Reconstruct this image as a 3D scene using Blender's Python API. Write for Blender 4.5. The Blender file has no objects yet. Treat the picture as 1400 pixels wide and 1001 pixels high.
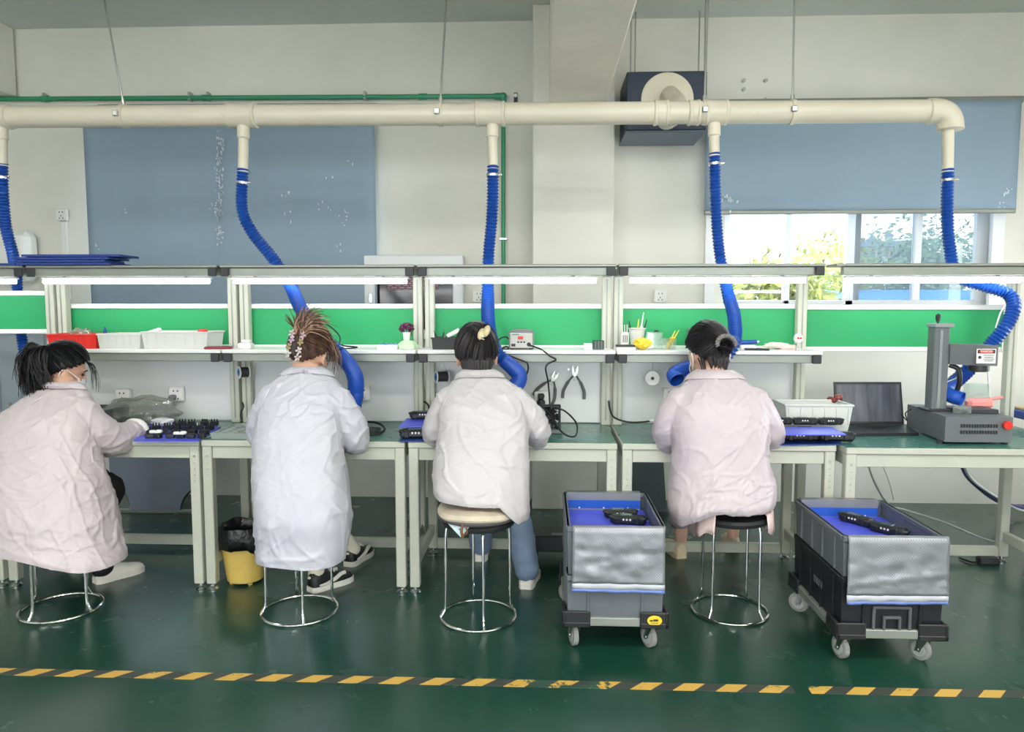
import bpy, bmesh, math, random
from mathutils import Vector, Matrix, noise
from mathutils.bvhtree import BVHTree
from math import sin, cos, pi, radians as R
random.seed(7)
SC = bpy.context.scene
COL = SC.collection
# ------------------------------------------------------------------ camera
FPX, PPX, PPY, CAMH = 1000.0, 700.0, 500.5, 1.43
PITCH, YAW = R(4.77), R(2.5)
cam = bpy.data.cameras.new('camera'); camo = bpy.data.objects.new('camera', cam); COL.objects.link(camo)
cam.sensor_width = 36.0; cam.lens = 36.0 * FPX / 1400.0; cam.clip_end = 400
camo.location = (0, 0, CAMH); camo.rotation_euler = (pi / 2 - PITCH, 0, YAW)
SC.camera = camo
# ------------------------------------------------------------------ world, lights, exposure
W = bpy.data.worlds.new('sky'); SC.world = W; W.use_nodes = True
wn = W.node_tree.nodes; wl = W.node_tree.links
bg = wn['Background']
tcn = wn.new('ShaderNodeTexCoord'); sep = wn.new('ShaderNodeSeparateXYZ'); rampw = wn.new('ShaderNodeValToRGB')
wl.new(tcn.outputs['Generated'], sep.inputs[0]); wl.new(sep.outputs['Z'], rampw.inputs[0])
rampw.color_ramp.elements[0].position = 0.0; rampw.color_ramp.elements[0].color = (0.95, 0.97, 1.0, 1)
rampw.color_ramp.elements[1].position = 0.6; rampw.color_ramp.elements[1].color = (0.74, 0.86, 1.0, 1)
wl.new(rampw.outputs[0], bg.inputs[0]); bg.inputs[1].default_value = 11.0
def area(name, loc, rot, sx, sy, power, color=(1, 1, 1)):
    l = bpy.data.lights.new(name, 'AREA'); l.shape = 'RECTANGLE'; l.size = sx; l.size_y = sy; l.energy = power; l.color = color
    o = bpy.data.objects.new(name, l); COL.objects.link(o); o.location = loc; o.rotation_euler = rot
    return o
sun = bpy.data.lights.new('sun', 'SUN'); sun.energy = 6.0; sun.angle = R(3); sun.color = (1, 0.95, 0.86)
suno = bpy.data.objects.new('sun', sun); COL.objects.link(suno); suno.rotation_euler = (R(38), R(-20), R(15))
SC.view_settings.view_transform = 'Standard'; SC.view_settings.look = 'None'
SC.view_settings.gamma = 1.0; SC.view_settings.use_curve_mapping = False
SC.view_settings.exposure = -0.2
# ------------------------------------------------------------------ pixel -> place helpers
_f = Vector((-sin(YAW) * cos(PITCH), cos(YAW) * cos(PITCH), -sin(PITCH)))
_r = Vector((cos(YAW), sin(YAW), 0)); _u = _r.cross(_f)
def ray(px, py): return _f * FPX + _r * (px - PPX) - _u * (py - PPY)
def at(px, py, Y):
    d = ray(px, py); return Vector((0, 0, CAMH)) + d * (Y / d.y)
def atz(px, py, z=0.0):
    d = ray(px, py); return Vector((0, 0, CAMH)) + d * ((z - CAMH) / d.z)
def V(*a): return Vector(a)
# ------------------------------------------------------------------ materials
MATS = {}
def mat(name, col, rough=0.5, metal=0.0, var=0.0, vscale=8.0, bump=0.0, bscale=40.0, emit=None, estr=0.0, spec=0.5,
        alpha=1.0, trans=0.0, coat=0.0, sheen=0.0, stretch=None, rvar=0.0, sss=0.0, col2=None):
    if name in MATS: return MATS[name]
    m = bpy.data.materials.new(name); m.use_nodes = True; n = m.node_tree.nodes; l = m.node_tree.links
    b = n['Principled BSDF']
    b.inputs['Base Color'].default_value = (*col, 1); b.inputs['Roughness'].default_value = rough
    b.inputs['Metallic'].default_value = metal; b.inputs['Specular IOR Level'].default_value = spec
    b.inputs['Coat Weight'].default_value = coat; b.inputs['Coat Roughness'].default_value = 0.12
    b.inputs['Sheen Weight'].default_value = sheen; b.inputs['Alpha'].default_value = alpha
    b.inputs['Transmission Weight'].default_value = trans
    if sss: b.inputs['Subsurface Weight'].default_value = sss; b.inputs['Subsurface Radius'].default_value = (0.02, 0.01, 0.006)
    if emit: b.inputs['Emission Color'].default_value = (*emit, 1); b.inputs['Emission Strength'].default_value = estr
    tc = n.new('ShaderNodeTexCoord'); src = tc.outputs['Object']
    if stretch:
        mp = n.new('ShaderNodeMapping'); mp.inputs['Scale'].default_value = stretch; l.new(src, mp.inputs[0]); src = mp.outputs[0]
    if var or rvar or col2:
        t = n.new('ShaderNodeTexNoise'); t.inputs['Scale'].default_value = vscale; t.inputs['Detail'].default_value = 5
        l.new(src, t.inputs['Vector'])
        if var or col2:
            r = n.new('ShaderNodeValToRGB'); l.new(t.outputs['Fac'], r.inputs[0])
            c2 = col2 or tuple(max(0, c * (1 + var)) for c in col); c1 = col if col2 else tuple(max(0, c * (1 - var)) for c in col)
            r.color_ramp.elements[0].position = 0.32; r.color_ramp.elements[1].position = 0.68
            r.color_ramp.elements[0].color = (*c1, 1); r.color_ramp.elements[1].color = (*c2, 1)
            l.new(r.outputs[0], b.inputs['Base Color'])
        if rvar:
            mr = n.new('ShaderNodeMapRange'); mr.inputs['To Min'].default_value = max(0.02, rough - rvar); mr.inputs['To Max'].default_value = rough + rvar
            l.new(t.outputs['Fac'], mr.inputs[0]); l.new(mr.outputs[0], b.inputs['Roughness'])
    if bump:
        t2 = n.new('ShaderNodeTexNoise'); t2.inputs['Scale'].default_value = bscale; t2.inputs['Detail'].default_value = 4
        l.new(src, t2.inputs['Vector'])
        bp = n.new('ShaderNodeBump'); bp.inputs['Strength'].default_value = bump; bp.inputs['Distance'].default_value = 0.01
        l.new(t2.outputs['Fac'], bp.inputs['Height']); l.new(bp.outputs[0], b.inputs['Normal'])
    MATS[name] = m
    return m
def lin(r, g, b):
    f = lambda c: (c / 255 / 12.92) if c / 255 <= 0.04045 else ((c / 255 + 0.055) / 1.055) ** 2.4
    return (f(r), f(g), f(b))
def glassy(name, tint, gloss=0.08, rough=0.02, body=0.0, bodycol=(0.8, 0.9, 1)):
    """thin pane: see-through tint + reflection (+ a little dusty body)"""
    m = bpy.data.materials.new(name); m.use_nodes = True; n = m.node_tree.nodes; l = m.node_tree.links
    n.remove(n['Principled BSDF']); out = n['Material Output']
    tr = n.new('ShaderNodeBsdfTransparent'); tr.inputs[0].default_value = (*tint, 1)
    gl = n.new('ShaderNodeBsdfGlossy'); gl.inputs['Roughness'].default_value = rough
    mx = n.new('ShaderNodeMixShader'); mx.inputs[0].default_value = gloss
    l.new(tr.outputs[0], mx.inputs[1]); l.new(gl.outputs[0], mx.inputs[2]); last = mx
    if body:
        df = n.new('ShaderNodeBsdfTranslucent'); df.inputs[0].default_value = (*bodycol, 1)
        d2 = n.new('ShaderNodeBsdfDiffuse'); d2.inputs[0].default_value = (*bodycol, 1)
        ms = n.new('ShaderNodeMixShader'); ms.inputs[0].default_value = 0.5
        l.new(df.outputs[0], ms.inputs[1]); l.new(d2.outputs[0], ms.inputs[2])
        m2 = n.new('ShaderNodeMixShader'); m2.inputs[0].default_value = body
        l.new(mx.outputs[0], m2.inputs[1]); l.new(ms.outputs[0], m2.inputs[2]); last = m2
    l.new(last.outputs[0], out.inputs[0]); MATS[name] = m
    return m
# ------------------------------------------------------------------ mesh building
def cr(pts, n=8):
    """Catmull-Rom resample"""
    pts = [Vector(p) for p in pts]
    if len(pts) < 3:
        return [pts[0].lerp(pts[-1], i / n) for i in range(n + 1)]
    P = [2 * pts[0] - pts[1]] + pts + [2 * pts[-1] - pts[-2]]; out = []
    for i in range(1, len(P) - 2):
        a, b, c, d = P[i - 1], P[i], P[i + 1], P[i + 2]
        for k in range(n):
            t = k / n
            out.append(0.5 * ((2 * b) + (c - a) * t + (2 * a - 5 * b + 4 * c - d) * t * t + (3 * b - a - 3 * c + d) * t ** 3))
    out.append(pts[-1]); return out
def even(path, step):
    out = [path[0].copy()]; acc = 0.0
    for a, b in zip(path, path[1:]):
        L = (b - a).length
        if L < 1e-9: continue
        t = step - acc
        while t <= L:
            out.append(a.lerp(b, t / L)); t += step
        acc = (acc + L) % step
    out.append(path[-1].copy()); return out
class MB:
    def __init__(s): s.v = []; s.f = []
    def raw(s, vs, fs):
        o = len(s.v); s.v += [tuple(v) for v in vs]; s.f += [tuple(i + o for i in f) for f in fs]; return s
    def box(s, c, d, bev=0.0, rz=0.0, rot=None, taper=1.0):
        hx, hy, hz = d[0] / 2, d[1] / 2, d[2] / 2
        M = rot if rot is not None else Matrix.Rotation(rz, 3, 'Z'); c = Vector(c)
        if bev <= 0:
            vs = [M @ Vector((x * hx * (taper if z < 0 else 1), y * hy * (taper if z < 0 else 1), z * hz)) + c for z in (-1, 1) for y in (-1, 1) for x in (-1, 1)]
            return s.raw(vs, [(0, 2, 3, 1), (4, 5, 7, 6), (0, 1, 5, 4), (2, 6, 7, 3), (0, 4, 6, 2), (1, 3, 7, 5)])
        b = min(bev, hx * .98, hy * .98, hz * .98); vs = []; idx = {}
        for sx in (-1, 1):
            for sy in (-1, 1):
                for sz in (-1, 1):
                    k = taper if sz < 0 else 1
                    for ax in range(3):
                        p = [sx * (hx - (0 if ax == 0 else b)) * k, sy * (hy - (0 if ax == 1 else b)) * k, sz * (hz - (0 if ax == 2 else b))]
                        idx[(sx, sy, sz, ax)] = len(vs); vs.append(M @ Vector(p) + c)
        fs = []
        for ax in range(3):
            a1, a2 = (ax + 1) % 3, (ax + 2) % 3
            for sg in (-1, 1):
                q = []
                for u, w in ((-1, -1), (1, -1), (1, 1), (-1, 1)):
                    k = [0, 0, 0]; k[ax] = sg; k[a1] = u; k[a2] = w; q.append(idx[(*k, ax)])
                fs.append(q if sg > 0 else q[::-1])
        for ax in range(3):
            a1, a2 = (ax + 1) % 3, (ax + 2) % 3
            for u in (-1, 1):
                for w in (-1, 1):
                    k0 = [0, 0, 0]; k0[a1] = u; k0[a2] = w; k1 = k0[:]; k0[ax] = -1; k1[ax] = 1
                    q = [idx[(*k0, a1)], idx[(*k1, a1)], idx[(*k1, a2)], idx[(*k0, a2)]]
                    fs.append(q if u * w < 0 else q[::-1])
        for sx in (-1, 1):
            for sy in (-1, 1):
                for sz in (-1, 1):
                    q = [idx[(sx, sy, sz, 0)], idx[(sx, sy, sz, 1)], idx[(sx, sy, sz, 2)]]
                    fs.append(q if sx * sy * sz > 0 else q[::-1])
        return s.raw(vs, fs)
    def tube(s, path, r, n=8, cap=True, flat=1.0, up=None):
        path = [Vector(p) for p in path]; m = len(path)
        rr = r if isinstance(r, (list, tuple)) else [r] * m
        T = []
        for i in range(m):
            t = path[min(i + 1, m - 1)] - path[max(i - 1, 0)]
            T.append(t.normalized() if t.length > 1e-9 else Vector((0, 0, 1)))
        a = up or (Vector((0, 0, 1)) if abs(T[0].z) < .9 else Vector((1, 0, 0)))
        nx = (a - T[0] * a.dot(T[0])).normalized(); vs = []; fs = []
        for i in range(m):
            nx = (nx - T[i] * nx.dot(T[i]))
            nx = nx.normalized() if nx.length > 1e-6 else T[i].orthogonal().normalized()
            ny = T[i].cross(nx)
            for k in range(n):
                an = 2 * pi * k / n; vs.append(path[i] + nx * (cos(an) * rr[i] * flat) + ny * (sin(an) * rr[i]))
        for i in range(m - 1):
            for k in range(n):
                k2 = (k + 1) % n; fs.append((i * n + k, i * n + k2, (i + 1) * n + k2, (i + 1) * n + k))
        if cap: fs.append(tuple(range(n))[::-1]); fs.append(tuple((m - 1) * n + k for k in range(n)))
        return s.raw(vs, fs)
    def cyl(s, a, b, r, n=16, r2=None):
        return s.tube([a, b], [r, r if r2 is None else r2], n)
    def lathe(s, c, prof, n=24, axis='Z', sx=1.0, sy=1.0, M=None, close=True):
        vs = []; fs = []; c = Vector(c)
        for (r, z) in prof:
            for k in range(n):
                a = 2 * pi * k / n; p = Vector((cos(a) * r * sx, sin(a) * r * sy, z))
                if axis == 'Y': p = Vector((p.x, -p.z, p.y))
                elif axis == 'X': p = Vector((p.z, p.x, p.y))
                if M is not None: p = M @ p
                vs.append(p + c)
        m = len(prof)
        for i in range(m - 1):
            for k in range(n):
                k2 = (k + 1) % n; fs.append((i * n + k, i * n + k2, (i + 1) * n + k2, (i + 1) * n + k))
        if close: fs.append(tuple(range(n))[::-1]); fs.append(tuple((m - 1) * n + k for k in range(n)))
        return s.raw(vs, fs)
    def ball(s, c, r, nu=14, nv=9, M=None):
        r = r if isinstance(r, (tuple, list, Vector)) else (r, r, r); c = Vector(c); vs = []; fs = []
        M = M or Matrix.Identity(3)
        vs.append(c + M @ Vector((0, 0, -r[2])))
        for j in range(1, nv):
            b = -pi / 2 + pi * j / nv
            for k in range(nu):
                a = 2 * pi * k / nu; vs.append(c + M @ Vector((cos(a) * cos(b) * r[0], sin(a) * cos(b) * r[1], sin(b) * r[2])))
        vs.append(c + M @ Vector((0, 0, r[2]))); e = len(vs) - 1
        for k in range(nu):
            k2 = (k + 1) % nu; fs.append((0, 1 + k2, 1 + k)); fs.append((e, 1 + (nv - 2) * nu + k, 1 + (nv - 2) * nu + k2))
            for j in range(nv - 2):
                fs.append((1 + j * nu + k, 1 + j * nu + k2, 1 + (j + 1) * nu + k2, 1 + (j + 1) * nu + k))
        return s.raw(vs, fs)
    def torus(s, c, Rr, r, n=32, m=8, M=None, sx=1, sy=1):
        c = Vector(c); M = M or Matrix.Identity(3); vs = []; fs = []
        for i in range(n):
            a = 2 * pi * i / n
            for k in range(m):
                b = 2 * pi * k / m; vs.append(c + M @ Vector((cos(a) * (Rr + r * cos(b)) * sx, sin(a) * (Rr + r * cos(b)) * sy, r * sin(b))))
        for i in range(n):
            for k in range(m):
                i2, k2 = (i + 1) % n, (k + 1) % m; fs.append((i * m + k, i2 * m + k, i2 * m + k2, i * m + k2))
        return s.raw(vs, fs)
    def prism(s, pts2, a, b, plane='XZ'):
        """polygon pts2 extruded between a and b on the remaining axis"""
        n = len(pts2)
        mk = {'XZ': lambda p, q: (p[0], q, p[1]), 'XY': lambda p, q: (p[0], p[1], q), 'YZ': lambda p, q: (q, p[0], p[1])}[plane]
        vs = [mk(p, a) for p in pts2] + [mk(p, b) for p in pts2]
        fs = [tuple(range(n)), tuple(range(n, 2 * n))[::-1]] + [(i, i + n, (i + 1) % n + n, (i + 1) % n) for i in range(n)]
        return s.raw(vs, fs)
    def rings(s, rings, cap=True):
        n = len(rings[0]); vs = [p for r in rings for p in r]; fs = []
        for i in range(len(rings) - 1):
            for k in range(n):
                k2 = (k + 1) % n; fs.append((i * n + k, i * n + k2, (i + 1) * n + k2, (i + 1) * n + k))
        if cap: fs.append(tuple(range(n))[::-1]); fs.append(tuple((len(rings) - 1) * n + k for k in range(n)))
        return s.raw(vs, fs)
    def openbox(s, c, d, t, taper=1.0, rz=0.0):
        """bin open at the top: outer d, wall t; c = centre of its bottom"""
        M = Matrix.Rotation(rz, 3, 'Z'); c = Vector(c); w, l, h = d
        def ring(x, y, z): return [M @ Vector((a * x / 2, b * y / 2, z)) + c for a, b in ((-1, -1), (1, -1), (1, 1), (-1, 1))]
        k = taper
        return s.rings([ring(w * k, l * k, 0), ring(w, l, h), ring(w - 2 * t, l - 2 * t, h), ring((w - 2 * t) * k, (l - 2 * t) * k, t)])
    def mesh(s, name, off=None, smooth=35):
        me = bpy.data.meshes.new(name)
        if off is not None: vs = [(v[0] - off[0], v[1] - off[1], v[2] - off[2]) for v in s.v]
        else: vs = s.v
        me.from_pydata(vs, [], s.f); me.update()
        bm = bmesh.new(); bm.from_mesh(me); bmesh.ops.recalc_face_normals(bm, faces=bm.faces); bm.to_mesh(me); bm.free()
        if smooth:
            me.polygons.foreach_set('use_smooth', [True] * len(me.polygons)); me.set_sharp_from_angle(angle=R(smooth))
        return me
ROOT = {}
def tag(o, label=None, cat=None, group=None, kind=None):
    if label: o['label'] = label
    if cat: o['category'] = cat
    if group: o['group'] = group
    if kind: o['kind'] = kind
    return o
def thing(name, label, cat, loc=(0, 0, 0), group=None, rz=0.0):
    o = bpy.data.objects.new(name, None); COL.objects.link(o); o.location = loc; o.rotation_euler = (0, 0, rz)
    o.empty_display_size = 0.05; ROOT[o.name] = Vector(loc); return tag(o, label, cat, group)
def obj(name, mb, m, parent=None, world=True, base=None, label=None, smooth=35):
    """link a mesh. world: vertices are world coordinates and get moved into the parent's frame"""
    off = None
    if parent is not None:
        root = ROOT.get(parent.name)
        if world and root is not None: off = root
    elif base is not None: off = Vector(base)
    if isinstance(mb, MB): me = mb.mesh(name, off, smooth)
    else:
        me = mb
        if off is not None and world: me.transform(Matrix.Translation(-off))
    o = bpy.data.objects.new(name, me); COL.objects.link(o)
    if not me.materials: me.materials.append(m)
    if parent is not None:
        o.parent = parent
        if ROOT.get(parent.name) is not None: ROOT[o.name] = ROOT[parent.name]
    elif base is not None: o.location = base
    if label: o['label'] = label
    return o
def single(name, mb, m, label, cat, base=None, group=None, kind=None, smooth=35):
    if base is None:
        xs = [v[0] for v in mb.v]; ys = [v[1] for v in mb.v]; zs = [v[2] for v in mb.v]
        base = ((min(xs) + max(xs)) / 2, (min(ys) + max(ys)) / 2, min(zs))
    return tag(obj(name, mb, m, None, base=base, smooth=smooth), label, cat, group, kind)
def struct(name, mb, m, parent=None, label=None):
    o = obj(name, mb, m, parent)
    if parent is None: o['kind'] = 'structure'
    if label: o['label'] = label
    return o
def copy_tree(o, parent=None):
    c = o.copy(); COL.objects.link(c); c.parent = parent
    for ch in o.children: copy_tree(ch, c)
    return c
def place(proto, loc, rz, label, first, group=None):
    """first: use the prototype itself, else a copy of it with its parts"""
    o = proto if first else copy_tree(proto)
    o.location = loc; o.rotation_euler = (0, 0, rz); o['label'] = label
    if group: o['group'] = group
    return o
# ------------------------------------------------------------------ the materials in use
m_wall = mat('wall_paint', lin(226, 224, 214), 0.75, var=0.05, vscale=1.6, bump=0.05, bscale=60)
m_wallr = mat('wall_paint_patched', lin(216, 208, 194), 0.8, var=0.07, vscale=1.1, bump=0.05, bscale=50)
m_ceil = mat('ceiling_paint', lin(212, 216, 210), 0.85, var=0.03, vscale=1.0)
m_beam = mat('beam_paint', lin(246, 238, 222), 0.7, var=0.02)
m_alu = mat('cream_frame', lin(194, 196, 181), 0.42, var=0.05, vscale=5, spec=0.4)
m_rail = mat('grey_aluminium', lin(150, 154, 147), 0.38, metal=0.35, var=0.06, vscale=6)
m_white = mat('white_laminate', lin(238, 239, 236), 0.35)
m_whiteg = mat('white_panel', lin(222, 224, 224), 0.22, var=0.04, vscale=2.5, coat=0.3)
m_green = mat('green_board', lin(34, 156, 94), 0.55, var=0.03, vscale=3)
m_mat = mat('green_rubber_mat', lin(62, 118, 104), 0.28, var=0.06, vscale=6, rvar=0.06)
m_blackp = mat('black_plastic', lin(34, 36, 38), 0.4, var=0.15, vscale=14)
m_cap = mat('dark_end_cap', lin(52, 52, 56), 0.5)
m_chrome = mat('chrome', (0.75, 0.76, 0.76), 0.14, metal=1.0)
m_steel = mat('steel', (0.5, 0.51, 0.5), 0.3, metal=1.0)
m_pvc = mat('cream_pvc', lin(226, 218, 198), 0.32, var=0.04, vscale=3)
m_hose = mat('blue_hose', lin(30, 80, 168), 0.3, var=0.08, vscale=10)
m_hosed = mat('blue_hose_sleeve', lin(24, 78, 178), 0.42, var=0.1, vscale=14, bump=0.3, bscale=60)
m_gpipe = mat('green_ppr', lin(52, 142, 104), 0.4)
m_blind = mat('blue_blind_fabric', lin(146, 167, 184), 0.8, var=0.06, vscale=1.3, bump=0.1, bscale=3, stretch=(1.0, 1, 0.12))
m_navy = mat('navy_steel', lin(38, 50, 70), 0.45, var=0.06)
m_bluesheet = mat('blue_sheet', lin(84, 96, 224), 0.4, var=0.03)
m_bluedk = mat('dark_blue_sheet', lin(34, 62, 140), 0.45, var=0.08)
m_whitepl = mat('white_plastic', lin(236, 236, 232), 0.4, trans=0.0)
m_clearpl = mat('milky_plastic', lin(236, 238, 234), 0.35, alpha=0.72)
m_red = mat('red_plastic', lin(226, 46, 40), 0.35)
m_yellow = mat('yellow_plastic', lin(238, 208, 60), 0.4)
m_cable = mat('black_cable', lin(22, 22, 24), 0.45)
m_gcable = mat('grey_cable', lin(186, 190, 186), 0.5)
m_grey = mat('grey_plastic', lin(118, 122, 124), 0.45, var=0.05)
m_crate = mat('grey_crate', lin(100, 106, 112), 0.45, var=0.06, vscale=5)
m_crateb = mat('black_crate', lin(26, 29, 34), 0.42, var=0.12, vscale=5)
m_film = None
# ================================================================== THE ROOM
YW_ = 5.32; ZC = 3.42
def floor_material():
    m = bpy.data.materials.new('green_epoxy_floor'); m.use_nodes = True; n = m.node_tree.nodes; l = m.node_tree.links; b = n['Principled BSDF']
    tc = n.new('ShaderNodeTexCoord')
    t1 = n.new('ShaderNodeTexNoise'); t1.inputs['Scale'].default_value = 0.8; t1.inputs['Detail'].default_value = 6; t1.inputs['Roughness'].default_value = 0.6
    l.new(tc.outputs['Object'], t1.inputs['Vector'])
    r = n.new('ShaderNodeValToRGB'); r.color_ramp.elements[0].position = 0.3; r.color_ramp.elements[1].position = 0.72
    r.color_ramp.elements[0].color = (*lin(14, 54, 43), 1); r.color_ramp.elements[1].color = (*lin(30, 75, 61), 1)
    l.new(t1.outputs['Fac'], r.inputs[0])
    # small scuffs and flakes
    t2 = n.new('ShaderNodeTexNoise'); t2.inputs['Scale'].default_value = 55; t2.inputs['Detail'].default_value = 8; t2.inputs['Roughness'].default_value = 0.7
    l.new(tc.outputs['Object'], t2.inputs['Vector'])
    r2 = n.new('ShaderNodeValToRGB'); r2.color_ramp.elements[0].position = 0.72; r2.color_ramp.elements[1].position = 0.76
    l.new(t2.outputs['Fac'], r2.inputs[0])
    mx = n.new('ShaderNodeMix'); mx.data_type = 'RGBA'; mx.inputs['B'].default_value = (*lin(58, 100, 86), 1)
    l.new(r2.outputs[0], mx.inputs['Factor']); l.new(r.outputs[0], mx.inputs['A']); l.new(mx.outputs['Result'], b.inputs['Base Color'])
    mr = n.new('ShaderNodeMapRange'); mr.inputs['To Min'].default_value = 0.16; mr.inputs['To Max'].default_value = 0.34
    t3 = n.new('ShaderNodeTexNoise'); t3.inputs['Scale'].default_value = 5; t3.inputs['Detail'].default_value = 8; l.new(tc.outputs['Object'], t3.inputs['Vector'])
    l.new(t3.outputs['Fac'], mr.inputs[0]); l.new(mr.outputs[0], b.inputs['Roughness'])
    bp = n.new('ShaderNodeBump'); bp.inputs['Strength'].default_value = 0.12; bp.inputs['Distance'].default_value = 0.01
    t4 = n.new('ShaderNodeTexNoise'); t4.inputs['Scale'].default_value = 14; t4.inputs['Detail'].default_value = 3; l.new(tc.outputs['Object'], t4.inputs['Vector'])
    l.new(t4.outputs['Fac'], bp.inputs['Height']); l.new(bp.outputs[0], b.inputs['Normal'])
    b.inputs['Specular IOR Level'].default_value = 0.35; b.inputs['Coat Weight'].default_value = 0.45; b.inputs['Coat Roughness'].default_value = 0.33
    return m
m_floor = floor_material()
struct('floor', MB().box((0, 0.2, -0.05), (12.4, 10.7, 0.1)), m_floor, label='dark green glossy epoxy floor')
struct('ceiling', MB().box((0, 0.2, ZC + 0.05), (12.4, 10.7, 0.1)), m_ceil)
# back wall with the window opening (right) -- one shell of boxes
wx0 = at(986, 400, YW_ + .06).x; wx1 = at(1352, 400, YW_ + .06).x; wz0 = 1.425; wz1 = 2.62
wb = MB(); T = 0.24; yc = YW_ + T / 2
def wallbox(x0, x1, z0, z1): wb.box(((x0 + x1) / 2, yc, (z0 + z1) / 2), (x1 - x0, T, z1 - z0))
lx0_ = at(124, 300, YW_).x; lx1_ = at(501, 300, YW_).x; lz0, lz1 = 1.2, 2.5
wallbox(-6.2, lx0_, 0, ZC); wallbox(lx1_, wx0, 0, ZC); wallbox(lx0_, lx1_, 0, lz0); wallbox(lx0_, lx1_, lz1, ZC); wallbox(wx1, 6.2, 0, ZC); wallbox(wx0, wx1, 0, wz0); wallbox(wx0, wx1, wz1, ZC)
struct('wall_back', wb, m_wall, label='off-white painted wall behind the benches')
struct('wall_left', MB().box((-6.1, 0.2, ZC / 2), (0.2, 10.7, ZC)), m_wall)
XR = 3.95; wr_ = MB()
def sidebox(y0, y1, z0, z1): wr_.box((XR + .1, (y0 + y1) / 2, (z0 + z1) / 2), (.2, y1 - y0, z1 - z0))
sidebox(-5.1, 3.2, 0, ZC); sidebox(4.6, 5.56, 0, ZC); sidebox(3.2, 4.6, 0, .7); sidebox(3.2, 4.6, 2.1, ZC)
struct('wall_right', wr_, m_wall)
w3 = thing('window_3', None, None, (0, 0, 0)); w3['kind'] = 'structure'; w3['label'] = 'window in the right side wall'
for yy in (3.23, 3.9, 4.57): obj('mullion', MB().box((XR + .1, yy, 1.4), (.06, .06, 1.4), .004), mat('white_window_frame', lin(232, 234, 236), 0.35), w3)
for zz in (.73, 2.07): obj('window_frame', MB().box((XR + .1, 3.9, zz), (.06, 1.4, .06), .004), MATS['white_window_frame'], w3)
wr = MB()
def rearbox(x0, x1, z0, z1): wr.box(((x0 + x1) / 2, -5.05, (z0 + z1) / 2), (x1 - x0, .2, z1 - z0))
rearbox(-6, 6, 0, 0.55); rearbox(-6, 6, 2.6, ZC)
for xa0, xb0 in ((-6, -4.3), (-2.9, -1.9), (-.5, .5), (1.9, 2.9), (4.3, 6)): rearbox(xa0, xb0, 0.55, 2.6)
struct('wall_rear', wr, m_wall)
# column + ceiling beams
YC = 5.04
c0 = at(728, 300, YC).x; c1 = at(839, 300, YC).x
struct('column', MB().box(((c0 + c1) / 2, (YC + YW_) / 2 + .02, ZC / 2), (c1 - c0, YW_ - YC + .04, ZC), 0.006), m_wall, label='square white wall column under the beam')
b0 = at(751, 143, YC).x; b1 = at(828, 143, YC).x; bz = at(790, 143, YC).z
struct('ceiling_beam', MB().box(((b0 + b1) / 2, 0.1, (bz + ZC) / 2), (b1 - b0, 9.9, ZC - bz), 0.008), m_beam, label='cream ceiling beam above the column')
lb = at(25, 133, YW_ - .01)
struct('ceiling_beam', MB().box((lb.x - .22, 0.2, (lb.z + ZC) / 2), (.44, 10.2, ZC - lb.z), 0.008), m_wall, label='white ceiling beam in the left corner')
# ------------------------------------------------------------------ the right hand window
m_frame = mat('white_window_frame', lin(232, 234, 236), 0.35)
m_frdk = mat('grey_window_rail', lin(130, 140, 146), 0.4)
m_glass = glassy('clear_pane', (0.97, 0.98, 0.98), 0.05)
m_glassb = glassy('tinted_pane', (0.42, 0.45, 0.48), 0.05, body=0.1, bodycol=(0.62, 0.76, 0.9))
win = thing('window_1', None, None, (0, 0, 0)); win['kind'] = 'structure'; win['label'] = 'white framed sliding window below the raised blind'
yf = YW_ + .10
def vbar(xa, xb, y=yf, d=.05, m=m_frame, nm='window_frame'):
    X0 = at(xa, 360, y).x; X1 = at(xb, 360, y).x
    obj(nm, MB().box(((X0 + X1) / 2, y, (wz0 + wz1) / 2), (X1 - X0, d, wz1 - wz0), .004), m, win)
vbar(987, 996); vbar(1071, 1079, nm='mullion'); vbar(1155, 1166, nm='mullion'); vbar(1166, 1174, yf + .05, m=m_frdk, nm='mullion')
vbar(1247, 1257, yf + .05, nm='mullion'); vbar(1331, 1350, yf + .03)
xl, xr = wx0, wx1
obj('window_frame', MB().box(((xl + xr) / 2, yf + .02, wz0 + .02), (xr - xl, .09, .04), .004), m_frame, win)
obj('window_frame', MB().box(((xl + xr) / 2, yf + .02, wz1 - .02), (xr - xl, .09, .04), .004), m_frame, win)
for a, b, y, mm in ((996, 1071, yf, m_glass), (1079, 1155, yf, m_glass), (1174, 1247, yf + .05, m_glassb), (1257, 1331, yf + .05, m_glassb)):
    X0 = at(a, 360, y).x; X1 = at(b, 360, y).x
    obj('pane', MB().box(((X0 + X1) / 2, y, (wz0 + wz1) / 2), (X1 - X0, .005, wz1 - wz0 - .06)), mm, win)
obj('window_sill', MB().box(((xl + xr) / 2, YW_ - .01, wz0 - .015), (xr - xl + .1, .16, .03), .006), m_white, win)
jx = at(1362, 360, YW_ - .02).x
obj('window_casing', MB().box((jx, YW_ - .015, 1.95), (.09, .03, 1.3), .004), m_frame, win)
jx2 = at(970, 360, YW_ - .02).x
obj('window_casing', MB().box((jx2, YW_ - .015, 1.95), (.07, .03, 1.3), .004), m_frame, win)
w4 = thing('window_4', None, None, (0, 0, 0)); w4['kind'] = 'structure'; w4['label'] = 'window hidden behind the long lowered blind'
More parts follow.
